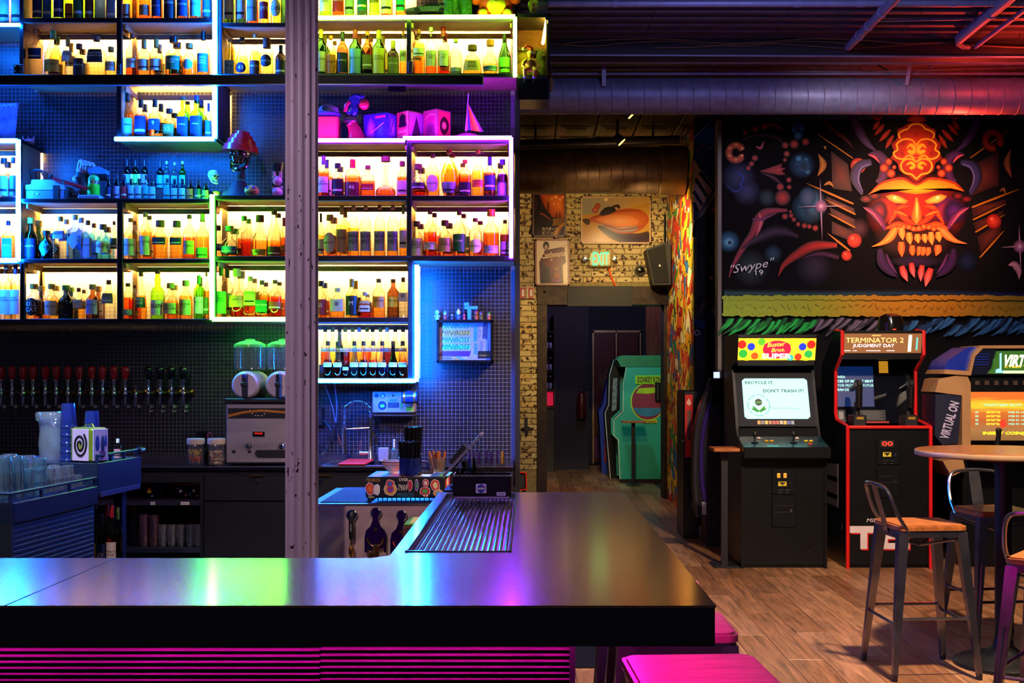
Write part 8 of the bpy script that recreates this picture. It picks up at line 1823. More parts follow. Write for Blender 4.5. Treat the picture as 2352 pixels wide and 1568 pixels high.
# speaker, camera, extinguisher sign, hooks
t=thing('loudspeaker','black loudspeaker tilted beside the graffiti wall','speaker',P(1512,655,14.0));d_=13.95;q=lambda px,py:(X_(px,d_),Z_(py,d_))
MB().prism([q(1484,572),q(1528,556),q(1541,562),q(1541,654),q(1500,654)],d_,d_+.35).build('speaker_box',pm('speaker_black','#060607',.6),t);MB().prism([q(1487,575),q(1527,562),q(1536,648),q(1503,650)],d_-.012,d_).build('speaker_grille',pm('grille_black','#050506',.8,bump=.4,scale=200),t);MB().box(X_(1513,d_),X_(1517,d_),d_-.015,d_-.012,Z_(612,d_),Z_(608,d_)).build('maker_badge',WHITEP,t)
MB().cyl((X_(1520,d_),d_+.3,Z_(600,d_)),(X_(1520,d_),DB,Z_(600,d_)),.02).build('wall_bracket',BLACK,t);MB().cyl((X_(1527,14.45),14.46,Z_(556,14.45)),(X_(1527,14.45),14.46,3.5),.012,n=6).build('speaker_cable',BLACK,t)
t=thing('dome_camera','small black dome camera on the brick wall','camera',P(1470,621,14.4));MB().lathe([(.0001,-.09),(.04,-.08),(.06,-.03),(.06,0)],(X_(1470,14.45),14.47,Z_(621,14.45)),16,axis='y').build('camera_dome',pm('gloss_black','#08080c',.15),t);MB().lathe([(.07,-.01),(.07,.02)],(X_(1470,14.45),14.47,Z_(621,14.45)),16,axis='y').build('camera_base',BLACK,t)
t=thing('safety_sign','small red and white extinguisher sign on the brick pier','sign',P(1208,686,14.45));ds_=14.46
for a,b_ in ((1190,1207),(1209,1226)):
 pl=MB().box(X_(a,ds_),X_(b_,ds_),ds_-.006,ds_+.02,Z_(685,ds_),Z_(658,ds_)).build('sign_plate',pm('sign_white','#c8b890',.5),t);c_=MB().box(X_(a+4,ds_),X_(b_-1,ds_),ds_-.008,ds_-.006,Z_(685,ds_),Z_(660,ds_)).build('sign_field',pm('sign_red','#a01818',.4),pl);MB().box(X_((a+b_)/2,ds_),X_((a+b_)/2+5,ds_),ds_-.01,ds_-.008,Z_(680,ds_),Z_(665,ds_)).build('sign_icon',WHITEP,c_)
t=thing('wall_hook','black dagger-shaped hook on the brick pier','hook',P(1209,995,14.45));MB().prism([(X_(a,14.46),Z_(b_,14.46)) for a,b_ in ((1206,958),(1212,958),(1212,978),(1224,984),(1213,986),(1210,998),(1206,986),(1196,984),(1206,978))],14.44,14.49).build('hook_plate',BLACK,t)
t=thing('stool_back','black red-edged chair back beside the tiled wall end','chair',P(1200,1125,9.0));dc=9.0;MB().box(X_(1172,dc),X_(1208,dc),dc,dc+.04,Z_(1125,dc),Z_(1086,dc),bev=.015).build('back_pad',BLACK,t);MB().tube([(X_(1172,dc),dc-.003,Z_(1085,dc)),(X_(1208,dc),dc-.003,Z_(1085,dc)),(X_(1209,dc),dc-.003,Z_(1124,dc)),(X_(1172,dc),dc-.003,Z_(1125,dc))],.006,6).build('red_piping',REDT,t)
MB().box(X_(1176,dc),X_(1205,dc),dc,dc+.36,.40,.46,bev=.02).build('seat',BLACK,t)
for dx in (1178,1203):
 MB().cyl((X_(dx,dc),dc+.02,0),(X_(dx,dc),dc+.02,Z_(1124,dc)),.014).build('leg',BLACK,t);MB().cyl((X_(dx,dc),dc+.33,0),(X_(dx,dc),dc+.33,.42),.014).build('leg',BLACK,t)
# ================================================================ toys and ornaments on the shelves
zt=Z_(456,DS);dt=7.36
def tx(px):return X_(px,dt)
def tz(py):return Z_(py,dt)
t=thing('game_console','grey blocky game console on the central shelving','game console',(tx(112),dt,zt));gr=pm('console_grey','#8a94a8',.45)
MB().box(tx(68),tx(157),dt-.06,dt+.12,zt+.001,tz(440),bev=.004).build('lower_case',pm('console_dark','#5a6478',.45),t);up=MB().prism([(tx(68),tz(439)),(tx(157),tz(439)),(tx(157),tz(428)),(tx(136),tz(424)),(tx(134),tz(416)),(tx(82),tz(416)),(tx(80),tz(427)),(tx(68),tz(428))],dt-.06,dt+.12).build('upper_case',gr,t)
MB().box(tx(131),tx(144),dt-.063,dt-.06,zt+.004,tz(429)).build('dark_strip',BLACK,t);text('ENTERTAINMENT SYSTEM',(tx(94),dt-.0615,tz(433)),.006,pm('red_ink','#7a1a1a',.5),t,w=.08)
for px in (84,95):MB().box(tx(px-4),tx(px+4),dt-.065,dt-.06,tz(451),tz(447),bev=.001).build('button',gr,t)
for k in range(3):MB().tube(spline([(tx(70+k*6),dt+.05,tz(424)),(tx(62+k*8),dt+.02,tz(398-k*4)),(tx(85+k*8),dt+.02,tz(388+k*3)),(tx(100+k*5),dt+.03,tz(408)),(tx(112),dt+.04,tz(415))],6),.0045,6).build('controller_cable',BLACK,t)
MB().ball((tx(112),dt+.03,tz(404)),.016,10).build('cable_plug',BLACK,t)
t=thing('toy_sword','red translucent toy sword leaning over the console','toy',P(160,420,dt));a,b_=P(120,410,dt-.08),P(199,433,dt-.09)
MB().cyl(a,a.lerp(b_,.28),.010,n=10).build('sword_blade',pm('toy_red','#d8202a',.25),t);MB().cyl(a.lerp(b_,.28),a.lerp(b_,.38),.013,n=10).build('sword_collar',STEEL,t);MB().cyl(a.lerp(b_,.38),b_,.012,n=10).build('sword_blade',pm('toy_red','#d8202a',.25),t)
t=thing('robot_glove','grey and black robotic toy glove behind the green can','toy',(tx(200),dt+.03,zt));gg=pm('glove_grey','#a8a4b0',.5);yy=dt+.03
MB().tube([(tx(182),yy,zt),(tx(184),yy,tz(430)),(tx(182),yy,tz(412)),(tx(186),yy,tz(396))],[.045,.04,.048,.05],14).build('cuff',pm('glove_black','#1a1a20',.5),t)
MB().ball((tx(184),yy,tz(400)),.048,14,sx=.8,sz=1.2).build('palm',gg,t)
for k in range(4):MB().tube(spline([(tx(178+k*6),yy-.02,tz(392)),(tx(183+k*6.5),yy-.035,tz(374+k*1.5)),(tx(190+k*8),yy-.05,tz(371+k*2)),(tx(197+k*8),yy-.055,tz(382+k))],4),[.011]*9+[.010]*4,8).build('finger',gg,t)
MB().tube([(tx(175),yy-.03,tz(405)),(tx(172),yy-.05,tz(412)),(tx(178),yy-.06,tz(418))],.012,8).build('thumb',gg,t)
MB().prism([(tx(205),tz(384)),(tx(232),tz(384)),(tx(246),tz(392)),(tx(244),tz(400)),(tx(220),tz(400)),(tx(204),tz(396))],yy-.05,yy+.02).build('wrist_console',pm('glove_blue','#4a7aa0',.4),t);MB().box(tx(222),tx(248),yy-.04,yy+.0,tz(414),tz(405),bev=.004).build('side_arm',DARKSTEEL,t)
for k in range(9):MB().box(tx(170+(k % 3)*6),tx(173+(k % 3)*6),yy-.052,yy-.044,tz(438+(k//3)*5),tz(435+(k//3)*5)).build('key',gg,t)
p=P(215,446,dt-.05);p.z=zt+.026;t=thing('spray_can','neon green can standing before the robotic glove','can',p);lim=pm('fluorescent_green','#2ad828',.35)
MB().lathe([(.034,0),(.038,.006),(.038,.068),(.034,.072)],p,20).build('can_body',lim,t);MB().lathe([(.0345,.072),(.0345,.090)],p,20).build('can_band',STEEL,t);MB().lathe([(.034,.090),(.034,.108),(.026,.122),(.015,.128)],p,20).build('can_shoulder',pm('green_can_top','#38b048',.35),t)
MB().tube([p+Vector((.012*math.cos(a),.012*math.sin(a),.136)) for a in np.linspace(0,6.28,11)[:-1]],.003,6,closed=True).build('can_ring',CHROME,t)
o=MB().box(tx(192),tx(242),dt-.10,dt+.0,zt+.001,zt+.025,bev=.004).build('card_box',pm('pale_blue_box','#7aa8c0',.5));tag(o,'flat pale blue box under the green can','box')
o=MB().box(tx(150),tx(192),dt-.03,dt+.06,zt+.001,zt+.02,bev=.006).build('copper_tray',pm('copper_tray','#8a5a38',.3,.7));tag(o,'small copper tray under the robotic glove','tray')
# record sleeve and shell at far left
t=thing('record_sleeve','mauve record sleeve leaning at the left edge','record',P(12,318,7.4));d_=7.40
MB().prism([(X_(-20,d_),Z_(318,d_)),(X_(35,d_),Z_(318,d_)),(X_(42,d_),Z_(236,d_)),(X_(-20,d_),Z_(236,d_))],d_,d_+.008).build('sleeve',pm('sleeve_mauve','#6a4a72',.2,var=.5,scale=12),t);text('CRAMPS',(X_(12,d_),d_-.001,Z_(241,d_)),.022,pm('sleeve_ink','#a898c0',.4),t,w=.14)
t=thing('spiky_shell','pink spiky ornament at the end of the left square shelf','ornament',P(70,324,7.42));p=P(67,322,7.45);p.z=Z_(318,DS);pk=pm('shell_pink','#d88ab0',.45)
MB().ball(p+Vector((0,0,.02)),.026,12,sx=1.3,sz=.75).build('shell_body',pk,t)
for k in range(6):a=k*1.05-2.6;q=p+Vector((.03*math.cos(a),-.01,.03));MB().tube([q-Vector((.0,0,.012)),q+Vector((.012*math.cos(a),-.005,.022))],[.010,.001],6).build('spike',pk,t)
# shelf clamps
for k,(px,py0,py1,d_) in enumerate(((31,147,170,7.22),(42,147,170,7.22),(267,145,170,7.235),(937,139,165,7.235))):
 t=thing('shelf_clamp',['outer black clamp at the upper left shelf end','inner black clamp at the upper left shelf end','black clamp on the post between the upper left bays','black clamp on the post between the lime-lit bays'][k],'clamp',P(px+4,py1,d_))
 MB().box(X_(px,d_),X_(px+10,d_),d_,d_+.03,Z_(170 if k < 3 else 166,d_),Z_(py0,d_),bev=.003).build('clamp_body',BLACK,t)
 for py in (py0+6,py1-6):MB().ball((X_(px+5,d_),d_,Z_(py,d_)),.007,8).build('clamp_bolt',CHROME,t)
# ---- skulls
def skull(t,c,s,mat,dark,yaw=0,jaw=True,parent_rot=True):
 """skull facing the camera, about 2.6 s high, built at the origin"""
 MB().lathe([(.0005,1.25),(.35,1.22),(.7,1.08),(.93,.78),(1.0,.4),(.95,.05),(.82,-.25),(.62,-.45),(.3,-.52),(.0005,-.53)],(0,.12,0),20,.86,1.08).build('cranium',mat,t)
 fc=MB().lathe([(.0005,.35),(.45,.3),(.58,.1),(.56,-.2),(.46,-.5),(.40,-.72),(.3,-.78),(.0005,-.8)],(0,-.42,0),18,1.15,.85).build('face_bone',mat,t)
 for sg in (-1,1):
  MB().ball((sg*.33,-.80,.02),.24,12,sx=1,sy=.5,sz=.9).build('eye_socket',dark,fc);MB().tube([(sg*.1,-.86,.25),(sg*.36,-.88,.30),(sg*.62,-.70,.18)],[.08,.11,.07],8).build('brow_ridge',mat,fc)
  MB().tube([(sg*.5,-.72,-.22),(sg*.72,-.45,-.18),(sg*.82,-.1,-.12)],[.10,.12,.08],8).build('cheek_bone',mat,fc)
 MB().prism([(0,-.10),(.11,-.36),(0,-.32),(-.11,-.36)],-.93,-.80).build('nose_hole',dark,fc)
 for k in range(6):MB().box(-.30+k*.10,-.215+k*.10,-.90,-.80,-.86,-.64,bev=.02).build('upper_tooth',mat,fc)
 if jaw:
  jw=MB().tube(spline([(.74,.0,-.4),(.66,-.25,-.95),(.40,-.62,-1.22),(0,-.74,-1.28),(-.40,-.62,-1.22),(-.66,-.25,-.95),(-.74,.0,-.4)],4),.15,8).build('jaw_bone',mat,t)
  for k in range(6):MB().box(-.28+k*.095,-.20+k*.095,-.86,-.76,-1.10,-.90,bev=.02).build('lower_tooth',mat,jw)
 t.location=c;t.scale=(s,s,s);t.rotation_euler=(0,0,yaw)
chr_=pm('skull_chrome','#9aa4b4',.10,1,var=.1)
zc_=tz(350)
t=thing('chrome_skull','chrome skull bust wearing a red tiered hat','skull',(0,0,0));skull(t,(tx(552),dt,tz(357)),.076,chr_,pm('socket_dark','#0a0a10',.2),R(-12))
t=thing('tiered_hat','red stepped dome hat on the chrome skull','hat',(tx(553),dt,tz(340)));hz0=tz(350);sc_=42*dt/F
MB().lathe([(sc_,hz0),(sc_*.98,hz0+.006),(sc_*.93,hz0+.040),(sc_*.80,hz0+.044),(sc_*.76,hz0+.075),(sc_*.62,hz0+.079),(sc_*.58,hz0+.104),(sc_*.44,hz0+.108),(sc_*.40,hz0+.128),(sc_*.22,hz0+.134),(.0005,hz0+.135)],(tx(553),dt,0),32).build('hat_shell',pm('hat_red','#d8202e',.22,coat=.4),t)
t.rotation_euler=(0,R(6),0)
t=thing('bust_cloth','dark crumpled cloth under the chrome skull','cloth',(tx(550),dt,Z_(448,DS)));zg=Z_(448,DS);dk=pm('dark_cloth','#1a1626',.7,var=.5,scale=20)
MB().tube([(tx(556),dt,tz(385)),(tx(552),dt,tz(410))],[.016,.03],10).build('neck',dk,t)
rn=random.Random(8);rings=[]
for j,(r_,z) in enumerate(((.115,0),(.095,.03),(.07,.06),(.04,.10))):
 rings.append([(tx(548)+r_*rn.uniform(.8,1.1)*math.cos(k*math.pi/8),dt+.55*r_*rn.uniform(.8,1.1)*math.sin(k*math.pi/8),zg+z+.001+(rn.uniform(-.008,.008) if j else 0)) for k in range(16)])
vs=sum(rings,[]);fs=[(j*16+k,j*16+(k+1) % 16,(j+1)*16+(k+1) % 16,(j+1)*16+k) for j in range(3) for k in range(16)]+[tuple(range(48,64))]
MB().add(vs,fs).build('cloth_folds',dk,t)
t=thing('small_skull','small bluish skull resting on the miniature bottles','skull',(0,0,0));skull(t,(tx(492),dt-.02,tz(407)),.034,pm('skull_bone','#c8d4d8',.4),pm('socket_dark','#0a0a10',.2),R(55))
o=thing('skull_stand','yellowish cup under the small bluish skull','cup',(tx(500),dt,zt));MB().lathe([(.022,0),(.026,.02),(.026,.058),(.022,.062),(.0005,.063)],(tx(497),dt+.0,zt),16).build('cup_wall',pm('cup_mustard','#a88a38',.5),o)
t=thing('stitched_skull','round painted skull with stitched grin beside the column','ornament',P(581,446,dt));p=Vector((tx(581),dt-.03,Z_(448,DS)+.038));MB().ball(p,.046,18,sz=.82).build('skull_ball',pm('skull_wood','#c8a050',.4),t)
for sg in (-1,1):MB().ball(p+Vector((sg*.018,-.036,.014)),.012,10,sy=.5).build('eye_spot',pm('eye_violet','#4a3a8a',.4),t)
MB().tube([p+Vector((-.034,-.032,-.012)),p+Vector((0,-.048,-.018)),p+Vector((.034,-.032,-.006))],.002,5).build('grin',INK,t)
for k in range(7):MB().cyl(p+Vector((-.03+k*.01,-.0455+abs(k-3)*.002,-.024)),p+Vector((-.03+k*.01,-.0455+abs(k-3)*.002,-.006)),.0016,n=5).build('stitch',INK,t)
t=thing('bear_figure','stack of translucent pink bear toys beside the column','toy',(tx(638),dt,Z_(448,DS)));zg=Z_(448,DS);pb=cloudy('bear_pink',(.95,.62,.85),.35)
for k,(z,s_) in enumerate(((0,1),(.075,.92))):
 MB().ball((tx(637),dt,zg+z+.034*s_),.034*s_,14).build('bear_body',pb,t);MB().ball((tx(637),dt-.03,zg+z+.034*s_),.014*s_,10).build('bear_snout',pb,t)
 for sg in (-1,1):MB().ball((tx(637)+sg*.026*s_,dt,zg+z+.062*s_),.011*s_,10).build('bear_ear',pb,t)
for sg in (-1,1):MB().tube([(tx(637)+sg*.018,dt,zg+.135),(tx(637)+sg*.022,dt,zg+.165)],.010,8).build('bear_leg',pb,t)
o=thing('black_tumbler','tall black tumbler leaning behind the pink bears','tumbler',(tx(634),dt+.07,zg));MB().tube([(tx(624),dt+.08,zg),(tx(633),dt+.08,tz(372))],[.028,.032],16).build('tumbler_body',pm('tumbler_black','#14121c',.25),o);MB().cyl((tx(633),dt+.08,tz(372)),(tx(633),dt+.08,tz(369)),.033,n=16).build('tumbler_lid',BLACK,o)
# ---- ornaments above the purple light
zp=Z_(318,DS);zq=Z_(313,DS)
o=thing('toy_block','plain red toy block wearing the grey cap','block',(tx(755),dt,zp));MB().box(tx(728),tx(779),dt-.05,dt+.085,zp,tz(268),bev=.010).build('block_body',pm('block_red','#e03048',.4),o)
for px in (733,775):MB().ball((tx(px),dt-.05,tz(272)),.004,6).build('block_rivet',BLACK,o)
o=thing('baseball_cap','grey and blue baseball cap on the red block','cap',(tx(755),dt,tz(268)));MB().lathe([(.070,tz(267)),(.070,tz(258)),(.062,tz(248)),(.04,tz(242)),(.0005,tz(240))],(tx(755),dt+.01,0),20,1,1.05).build('cap_crown',pm('cap_grey','#8a88a0',.8),o)
MB().lathe([(.074,tz(268)),(.078,tz(265)),(.074,tz(263))],(tx(755),dt-.02,0),20,1,1.1).build('cap_brim',pm('cap_blue','#2a2a8a',.7),o);MB().prism([(tx(750)+.018*math.cos(a),tz(253)+.016*math.sin(a)) for a in np.linspace(0,6.28,15)[:-1]],dt-.064,dt-.060).build('cap_badge',pm('badge_dark','#3a3a50',.6),o)
t=thing('armoured_gauntlet','blue and red armoured toy gauntlet holding a red ball','toy',(tx(815),dt,zp));ar=pm('armour_blue','#3a50a0',.2,.6);rd=pm('armour_red','#c03050',.25,.5)
MB().tube(spline([(tx(820),dt,zp),(tx(815),dt,tz(300)),(tx(808),dt,tz(284))],4),[.07,.06,.055,.048,.044,.04,.038,.036,.040],14).build('forearm',rd,t);MB().lathe([(.036,tz(284)),(.05,tz(280)),(.046,tz(274)),(.036,tz(270))],(tx(806),dt,0),14).build('wrist_ring',STEEL,t)
MB().ball((tx(808),dt,tz(252)),.044,14,sx=.95,sy=.7,sz=1.15).build('palm',ar,t)
for k in range(4):MB().tube(spline([(tx(800+k*7),dt-.015,tz(244-k)),(tx(808+k*6),dt-.02,tz(226-k*.5)),(tx(820+k*4),dt-.025,tz(221)),(tx(832+k),dt-.03,tz(226))],4),.0125,8).build('finger',ar,t)
MB().tube([(tx(795),dt-.03,tz(258)),(tx(798),dt-.05,tz(246)),(tx(806),dt-.055,tz(238))],.013,8).build('thumb',rd,t);MB().ball((tx(804),dt-.03,tz(256)),.010,8).build('gem',pm('gem_green','#30d850',.2),t)
o=thing('red_ball','red ball gripped by the armoured gauntlet','ball',P(836,239,dt));MB().ball(tuple(P(836,240,dt)),.034,16).build('ball',pm('ball_red','#c02838',.35),o)
def lunch(px0,px1,py0,split,colr,side,lab_,art,zb,txt=None):
 t=thing('lunch_box',lab_,'lunch box',(tx((px0+px1)/2),dt,zb));x0,x1,xs_=tx(px0),tx(px1),tx(split);z1_=tz(py0)
 MB().prism([(x0,dt+.02),(xs_,dt-.05),(x1,dt+.04),(x0+x1-xs_,dt+.11)],zb+.001,z1_,'xy').build('tin_body',colr,t,smooth=0)
 v=Vector((xs_-x0,-.07,0));Lq=v.length;xd=v/Lq;nq=Vector((xd.y,-xd.x,0));o3=Vector((x0,dt+.02,zb))
 A=Paint(lambda u,w_,e:o3+xd*(u*Lq)+Vector((0,0,w_*(z1_-zb)))+nq*(.001+e),.0003);art(A);A.build('front_print',vcol('poster_ink',.25),t)
 v2=Vector((x1-xs_,.09,0));L2=v2.length;xd2=v2/L2;n2=Vector((xd2.y,-xd2.x,0));o4=Vector((xs_,dt-.05,zb))
 A=Paint(lambda u,w_,e:o4+xd2*(u*L2)+Vector((0,0,w_*(z1_-zb)))+n2*(.001+e),.0003);side(A);A.build('side_print',vcol('poster_ink',.25),t)
 MB().tube([o3+xd*(Lq*.3)+Vector((.02,.06,z1_-zb)),o3+xd*(Lq*.35)+Vector((.02,.06,z1_-zb+.018)),o3+xd*(Lq*.6)+Vector((.02,.06,z1_-zb+.018)),o3+xd*(Lq*.65)+Vector((.02,.06,z1_-zb))],.004,6).build('tin_handle',CHROME,t)
 if txt:
  for k,ln in enumerate(txt.split('|')):text(ln,o3+xd*(Lq*.5)+Vector((0,0,(z1_-zb)*(.26-.14*k)))+nq*.004,.013,INKL,t,w=Lq*.8,xd=xd)
def art1(A):A.poly([(.04,.05),(.96,.05),(.96,.95),(.04,.95)],'#3a2a90');A.fan([(.1,.1),(.45,.1),(.5,.6),(.3,.9),(.15,.6)],'#b060c0','#5a2a90');A.fan([(.5,.1),(.9,.1),(.85,.7),(.6,.75)],'#3a60d0','#2a2a80');A.stroke([(.3,.3),(.85,.65)],.03,'#e0a0e0',k=1);A.poly([(.5,.82),(.92,.84),(.92,.92),(.5,.9)],'#d03a60')
def side1(A):A.poly([(.1,.1),(.9,.1),(.9,.95),(.1,.95)],'#4a3aa8');A.fan([(.2,.2),(.8,.2),(.7,.85),(.35,.85)],'#c090e0','#5a3ab0');A.stroke([(.3,.3),(.6,.8)],.08,'#2a1a60')
def art2(A):A.poly([(0,0),(1,0),(1,1),(0,1)],'#d0305a');A.fan([(.1,.5),(.2,.55),(.25,.85),(.5,.95),(.75,.85),(.8,.55),(.92,.5),(.7,.44),(.3,.44)],'#180c14','#241018');A.stroke([(.2,.36),(.3,.3),(.4,.36)],.03,'#f0d0d8',k=3);A.stroke([(.6,.36),(.7,.3),(.8,.36)],.03,'#f0d0d8',k=3)
def side2(A):A.poly([(.05,.05),(.95,.05),(.95,.95),(.05,.95)],'#a84ac0');A.poly([(.2,.1),(.5,.85),(.8,.1)],'#3a1430')
def art3(A):A.poly([(0,0),(1,0),(1,1),(0,1)],'#b02a60');A.fan([(.1,.1),(.9,.1),(.8,.5),(.4,.6),(.15,.4)],'#5a1a40','#8a2a60');A.stroke([(.1,.7),(.5,.85),(.9,.8)],[.05,.12,.04],'#e06080','#b02a60')
def side3(A):A.poly([(.06,.04),(.94,.04),(.94,.96),(.06,.96)],'#d8304a');A.fan([(.2,.3),(.5,.15),(.8,.35),(.85,.6),(.5,.8),(.2,.6)],'#200c14','#3a1018',smooth=2);A.blob(.5,.48,.18,.14,'#e89078','#a04030')
lunch(834,911,262,892,pm('tin_indigo','#2a2478',.3),side1,'indigo tin lunch box between gauntlet and crimson box',art1,zp)
lunch(911,973,258,940,pm('tin_crimson','#a82a50',.3),side2,'crimson tin lunch box with a bowler hat print',art2,zq,'CLOCKWORK|ORANGE')
lunch(972,1034,254,1006,pm('tin_magenta','#a02a68',.3),side3,'magenta tin lunch box nearest the little flag',art3,zq)
t=thing('flag_ornament','small rainbow flag on a magenta dome stand','ornament',(tx(1074),dt,zq));MB().lathe([(.10,0),(.098,.008),(.07,.030),(.03,.045),(.0005,.048)],(tx(1074),dt,zq),24,1,.6).build('dome_base',pm('dome_magenta','#c03aa0',.2,coat=.4),t)
MB().cyl((tx(1070),dt,zq+.04),(tx(1076),dt,tz(214)),.004,n=8).build('flag_pole',pm('pole_lilac','#c0a0d8',.3),t);MB().ball((tx(1076),dt,tz(212)),.007,8).build('pole_finial',BRASS,t)
cols_=['#c090e0','#3a4ac0','#d03a30','#e08a28','#e0c038','#8a3aa0']
for k in range(6):
 a=k/6;b_=(k+1)/6;x0,x1=tx(1072),tx(1106)
 vs=[]
 for s_ in (a,b_):
  p0=Vector((tx(1074),dt-.003,tz(238)+(tz(300)-tz(238))*0));q0=Vector((tx(1068)+(tx(1110)-tx(1068))*s_,dt-.012-.01*math.sin(s_*6),tz(300)+(tz(303)-tz(300))*s_));vs+=[p0+Vector((.004*s_,0,-.0*s_)),q0]
 MB().add([vs[0],vs[1],vs[3],vs[2]]+[v+Vector((0,.003,0)) for v in (vs[0],vs[1],vs[3],vs[2])],[(0,1,2,3),(7,6,5,4),(0,4,5,1),(2,6,7,3),(1,5,6,2),(0,3,7,4)]).build('flag_stripe',lab('fl'+cols_[k],cols_[k],.6),t,smooth=0)
# ---- on top of the lime light
zl=Z_(36,DS)
t=thing('model_car','green-lit wedge-shaped model car on the top shelf','model car',(tx(985),dt,zl));cm=pm('car_steel','#8a988a',.25,.8)
MB().prism([(tx(932),tz(31)),(tx(934),tz(26)),(tx(965),tz(20)),(tx(985),tz(14)),(tx(1008),tz(14)),(tx(1022),tz(19)),(tx(1034),tz(21)),(tx(1034),tz(31))],dt-.05,dt+.05).build('car_body',cm,t,smooth=0);MB().prism([(tx(970),tz(20)),(tx(987),tz(15)),(tx(1006),tz(15)),(tx(1014),tz(19))],dt-.052,dt-.049).build('car_window',pm('car_glass','#101814',.1),t)
for px in (960,1016):
 for yy in (dt-.052,dt+.04):MB().lathe([(.0001,0),(.017,0),(.019,.004),(.019,.012)],(tx(px),yy,tz(29.2)),14,axis='y').build('wheel',BLACK,t)
MB().prism([(tx(1000),tz(14)),(tx(1026),tz(9)),(tx(1030),tz(18)),(tx(1020),tz(19))],dt-.04,dt+.04).build('rear_vents',BLACK,t)
t=thing('dinosaur_toy','dark green scaly toy legs and tail on the top shelf','toy',(tx(1062),dt,zl));sg_=pm('scale_green','#2a5a30',.5,var=.5,scale=60,bump=.6)
MB().tube(spline([(tx(1030),dt+.03,zl+.16),(tx(1045),dt+.03,zl+.07),(tx(1070),dt+.03,zl+.02),(tx(1086),dt+.04,zl+.012)],5),[.075]*4+[.06,.05,.045,.04,.035,.03,.025,.02,.018,.014,.012,.01],14).build('tail',sg_,t);MB().ball((tx(1052),dt+.02,zl+.23),.085,14,sz=1.2).build('torso',sg_,t)
for dx in (-.05,.045):MB().tube([(tx(1052)+dx,dt-.01,zl+.17),(tx(1052)+dx*1.2,dt-.02,zl+.07),(tx(1052)+dx*1.2,dt-.03,zl)],[.05,.036,.04],10).build('leg',sg_,t)
MB().ball((tx(1040),dt-.02,zl+.37),.05,12,sy=1.3).build('head',sg_,t)
t=thing('plush_toy','red plush toy with yellow belly and lime soles','plush toy',(tx(1140),dt,zl));rp=pm('plush_red','#d8401a',.9);yp=pm('plush_yellow','#e8c030',.9);lp=pm('plush_lime','#b8e030',.9)
MB().ball((tx(1138),dt+.02,zl+.10),.10,16,sx=1.05,sz=1.02).build('body',rp,t);MB().ball((tx(1140),dt-.05,zl+.085),.062,14,sy=.6).build('belly',yp,t);MB().ball((tx(1140),dt-.09,zl+.11),.014,10).build('navel',pm('plush_dark','#3a2a10',.9),t)
for sg in (-1,1):
 ft=MB().ball((tx(1138)+sg*.075,dt-.04,zl+.035),.038,12).build('foot',rp,t);MB().ball((tx(1138)+sg*.075,dt-.068,zl+.03),.026,12,sy=.5).build('sole',lp,ft);MB().ball((tx(1138)+sg*.12,dt,zl+.14),.04,12).build('arm',rp,t)
MB().ball((tx(1138),dt+.02,zl+.25),.075,14).build('head',rp,t)
# ---- display box contents
zb=Z_(31,DS);t=thing('model_house','tiny yellow model house on the display box','model house',(tx(1232),dt,zb));hm=pm('house_yellow','#c8b050',.5)
def ex(px):return X_(px,7.30)
MB().prism([(ex(1216),zb),(ex(1234),zb),(ex(1234),Z_(10,7.3)),(ex(1225),Z_(-4,7.3)),(ex(1216),Z_(10,7.3))],7.28,7.40).build('gable_end',hm,t);MB().box(ex(1234),ex(1258),7.28,7.40,zb,Z_(8,7.3)).build('wing',pm('house_grey','#6a7078',.5),t)
MB().prism([(ex(1213),Z_(9,7.3)),(ex(1225),Z_(-8,7.3)),(ex(1236),Z_(9,7.3)),(ex(1234),Z_(9,7.3)),(ex(1225),Z_(-4,7.3)),(ex(1216),Z_(9,7.3))],7.27,7.41).build('roof',pm('roof_lime','#b8d030',.5),t)
MB().prism([(ex(1234),Z_(8,7.3)),(ex(1260),Z_(8,7.3)),(ex(1254),Z_(-4,7.3)),(ex(1238),Z_(-4,7.3))],7.27,7.41).build('roof',pm('roof_slate','#3a4450',.5),t)
for px,py in ((1225,14),(1225,25),(1240,20),(1250,20)):MB().box(ex(px-2.5),ex(px+2.5),7.276,7.281,Z_(py+3,7.3),Z_(py-3,7.3)).build('window',pm('house_red','#a83020',.4),t)
def ez(py):return Z_(py,7.30)
zs_=Z_(172,DS)
t=thing('muscle_figure','bare-chested toy figure in a red winter hat sitting on the box edge','figurine',(ex(1218),7.27,zs_));sk=pm('toy_skin','#c87a3a',.45);y=7.235
MB().tube(spline([(ex(1222),y+.02,ez(165)),(ex(1220),y+.02,ez(156)),(ex(1218),y+.02,ez(146)),(ex(1218),y+.02,ez(139))],3),[.022,.021,.022,.026,.031,.033,.034,.030,.024,.018],12).build('body',sk,t)
for pts in ([(1212,143),(1203,150),(1201,160)],[(1226,144),(1235,153),(1238,163)]):MB().tube([(ex(a),y+.01-.012*i,ez(b_)) for i,(a,b_) in enumerate(pts)],[.015,.012,.010],10).build('arm',sk,t)
for pts in ([(1216,164),(1206,170),(1206,185)],[(1226,164),(1230,172),(1227,185)]):
 lg=MB().tube([(ex(a),y+(.0,-.03,-.025)[i],ez(b_)) for i,(a,b_) in enumerate(pts)],[.018,.015,.010],10).build('leg',sk,t);MB().ball((ex(pts[2][0])-.003,y-.034,ez(187)),.011,8,sy=1.4,sz=.6).build('shoe',pm('shoe_violet','#5a4a9a',.4),lg)
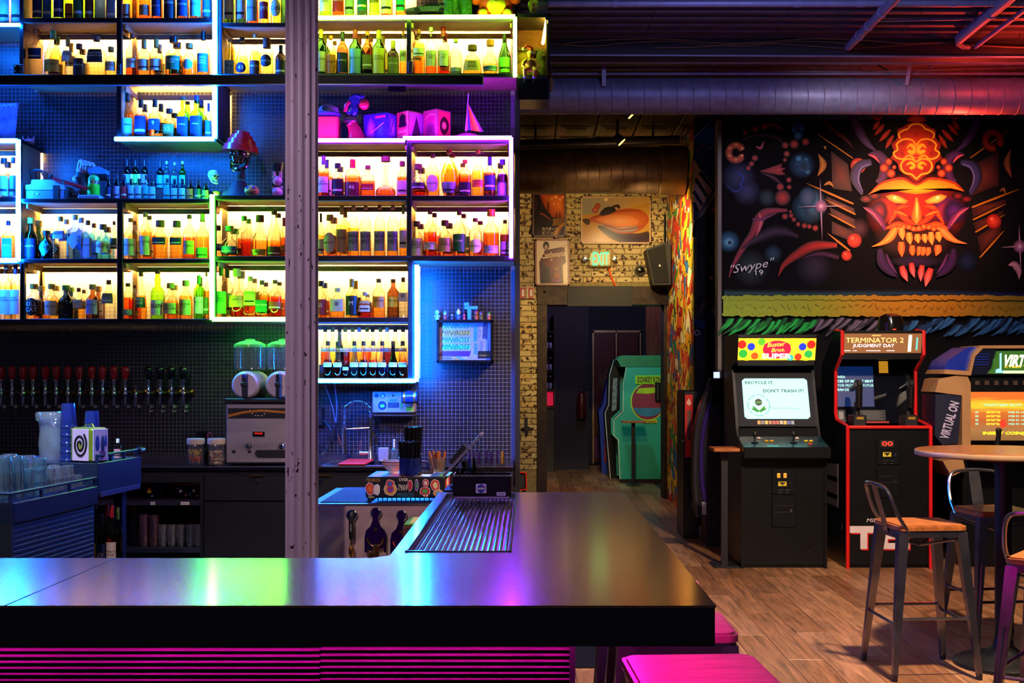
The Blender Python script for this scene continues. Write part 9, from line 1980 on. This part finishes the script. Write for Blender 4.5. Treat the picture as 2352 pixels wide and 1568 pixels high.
MB().ball((ex(1219),y+.02,ez(131)),.022,12,sz=1.1).build('head',sk,t);MB().lathe([(.026,0),(.024,.012)],(ex(1220),y+.02,ez(128)),14).build('hat_brim',WHITEP,t);MB().tube([(ex(1220),y+.02,ez(126)),(ex(1219),y+.02,ez(116)),(ex(1209),y+.015,ez(111)),(ex(1203),y+.01,ez(117))],[.024,.018,.010,.006],10).build('hat',pm('hat_winter_red','#c01c1c',.7),t);MB().ball((ex(1202),y+.008,ez(118)),.009,8).build('pompom',WHITEP,t)
MB().lathe([(.021,0),(.023,.012)],(ex(1221),y+.02,ez(166)),12).build('trunks',pm('trunks_rust','#8a2a14',.6),t)
t=thing('mane_plush','shaggy orange plush behind the seated figure','plush toy',(ex(1200),7.42,zs_));og=pm('mane_orange','#d08a28',.95);MB().ball((ex(1204),7.42,ez(150)),.055,12,sz=1.2).build('body',og,t);MB().ball((ex(1203),7.41,ez(124)),.042,12).build('head',og,t)
for k in range(16):a=k*.3927;MB().tube([(ex(1203)+.03*math.cos(a),7.40,ez(124)+.03*math.sin(a)),(ex(1203)+.062*math.cos(a),7.39,ez(123)+.060*math.sin(a))],[.012,.002],5).build('mane_tuft',og,t)
t=thing('gorilla_plush','dark furry ape plush in the display box corner','plush toy',(ex(1242),7.44,zs_));fur=pm('ape_fur','#4a3c28',.95,var=.5,scale=70,bump=.8);MB().ball((ex(1244),7.40,ez(146)),.050,14,sz=1.4).build('body',fur,t);MB().ball((ex(1246),7.38,ez(122)),.040,14,sz=1.1).build('head',fur,t);MB().ball((ex(1249),7.345,ez(126)),.022,12,sz=.8).build('muzzle',pm('ape_muzzle','#2a2018',.7),t)
for sg in (-1,1):MB().tube([(ex(1244)+sg*.04,7.39,ez(138)),(ex(1244)+sg*.055,7.36,ez(155)),(ex(1244)+sg*.04,7.35,ez(170))],.018,8).build('arm',fur,t)
t=thing('straw_tuft','bright straw tuft hanging off the display box end','ornament',P(1268,205,7.3));rn=random.Random(5)
for k in range(26):
 a=P(1264.5,180+rn.uniform(-2,26),7.3+rn.uniform(.02,.1));MB().tube([a,a+Vector((rn.uniform(.006,.02),rn.uniform(-.01,.01),rn.uniform(-.03,.0)))],[.003,.001],4).build('straw',pm('straw_gold','#d8a838',.8),t)
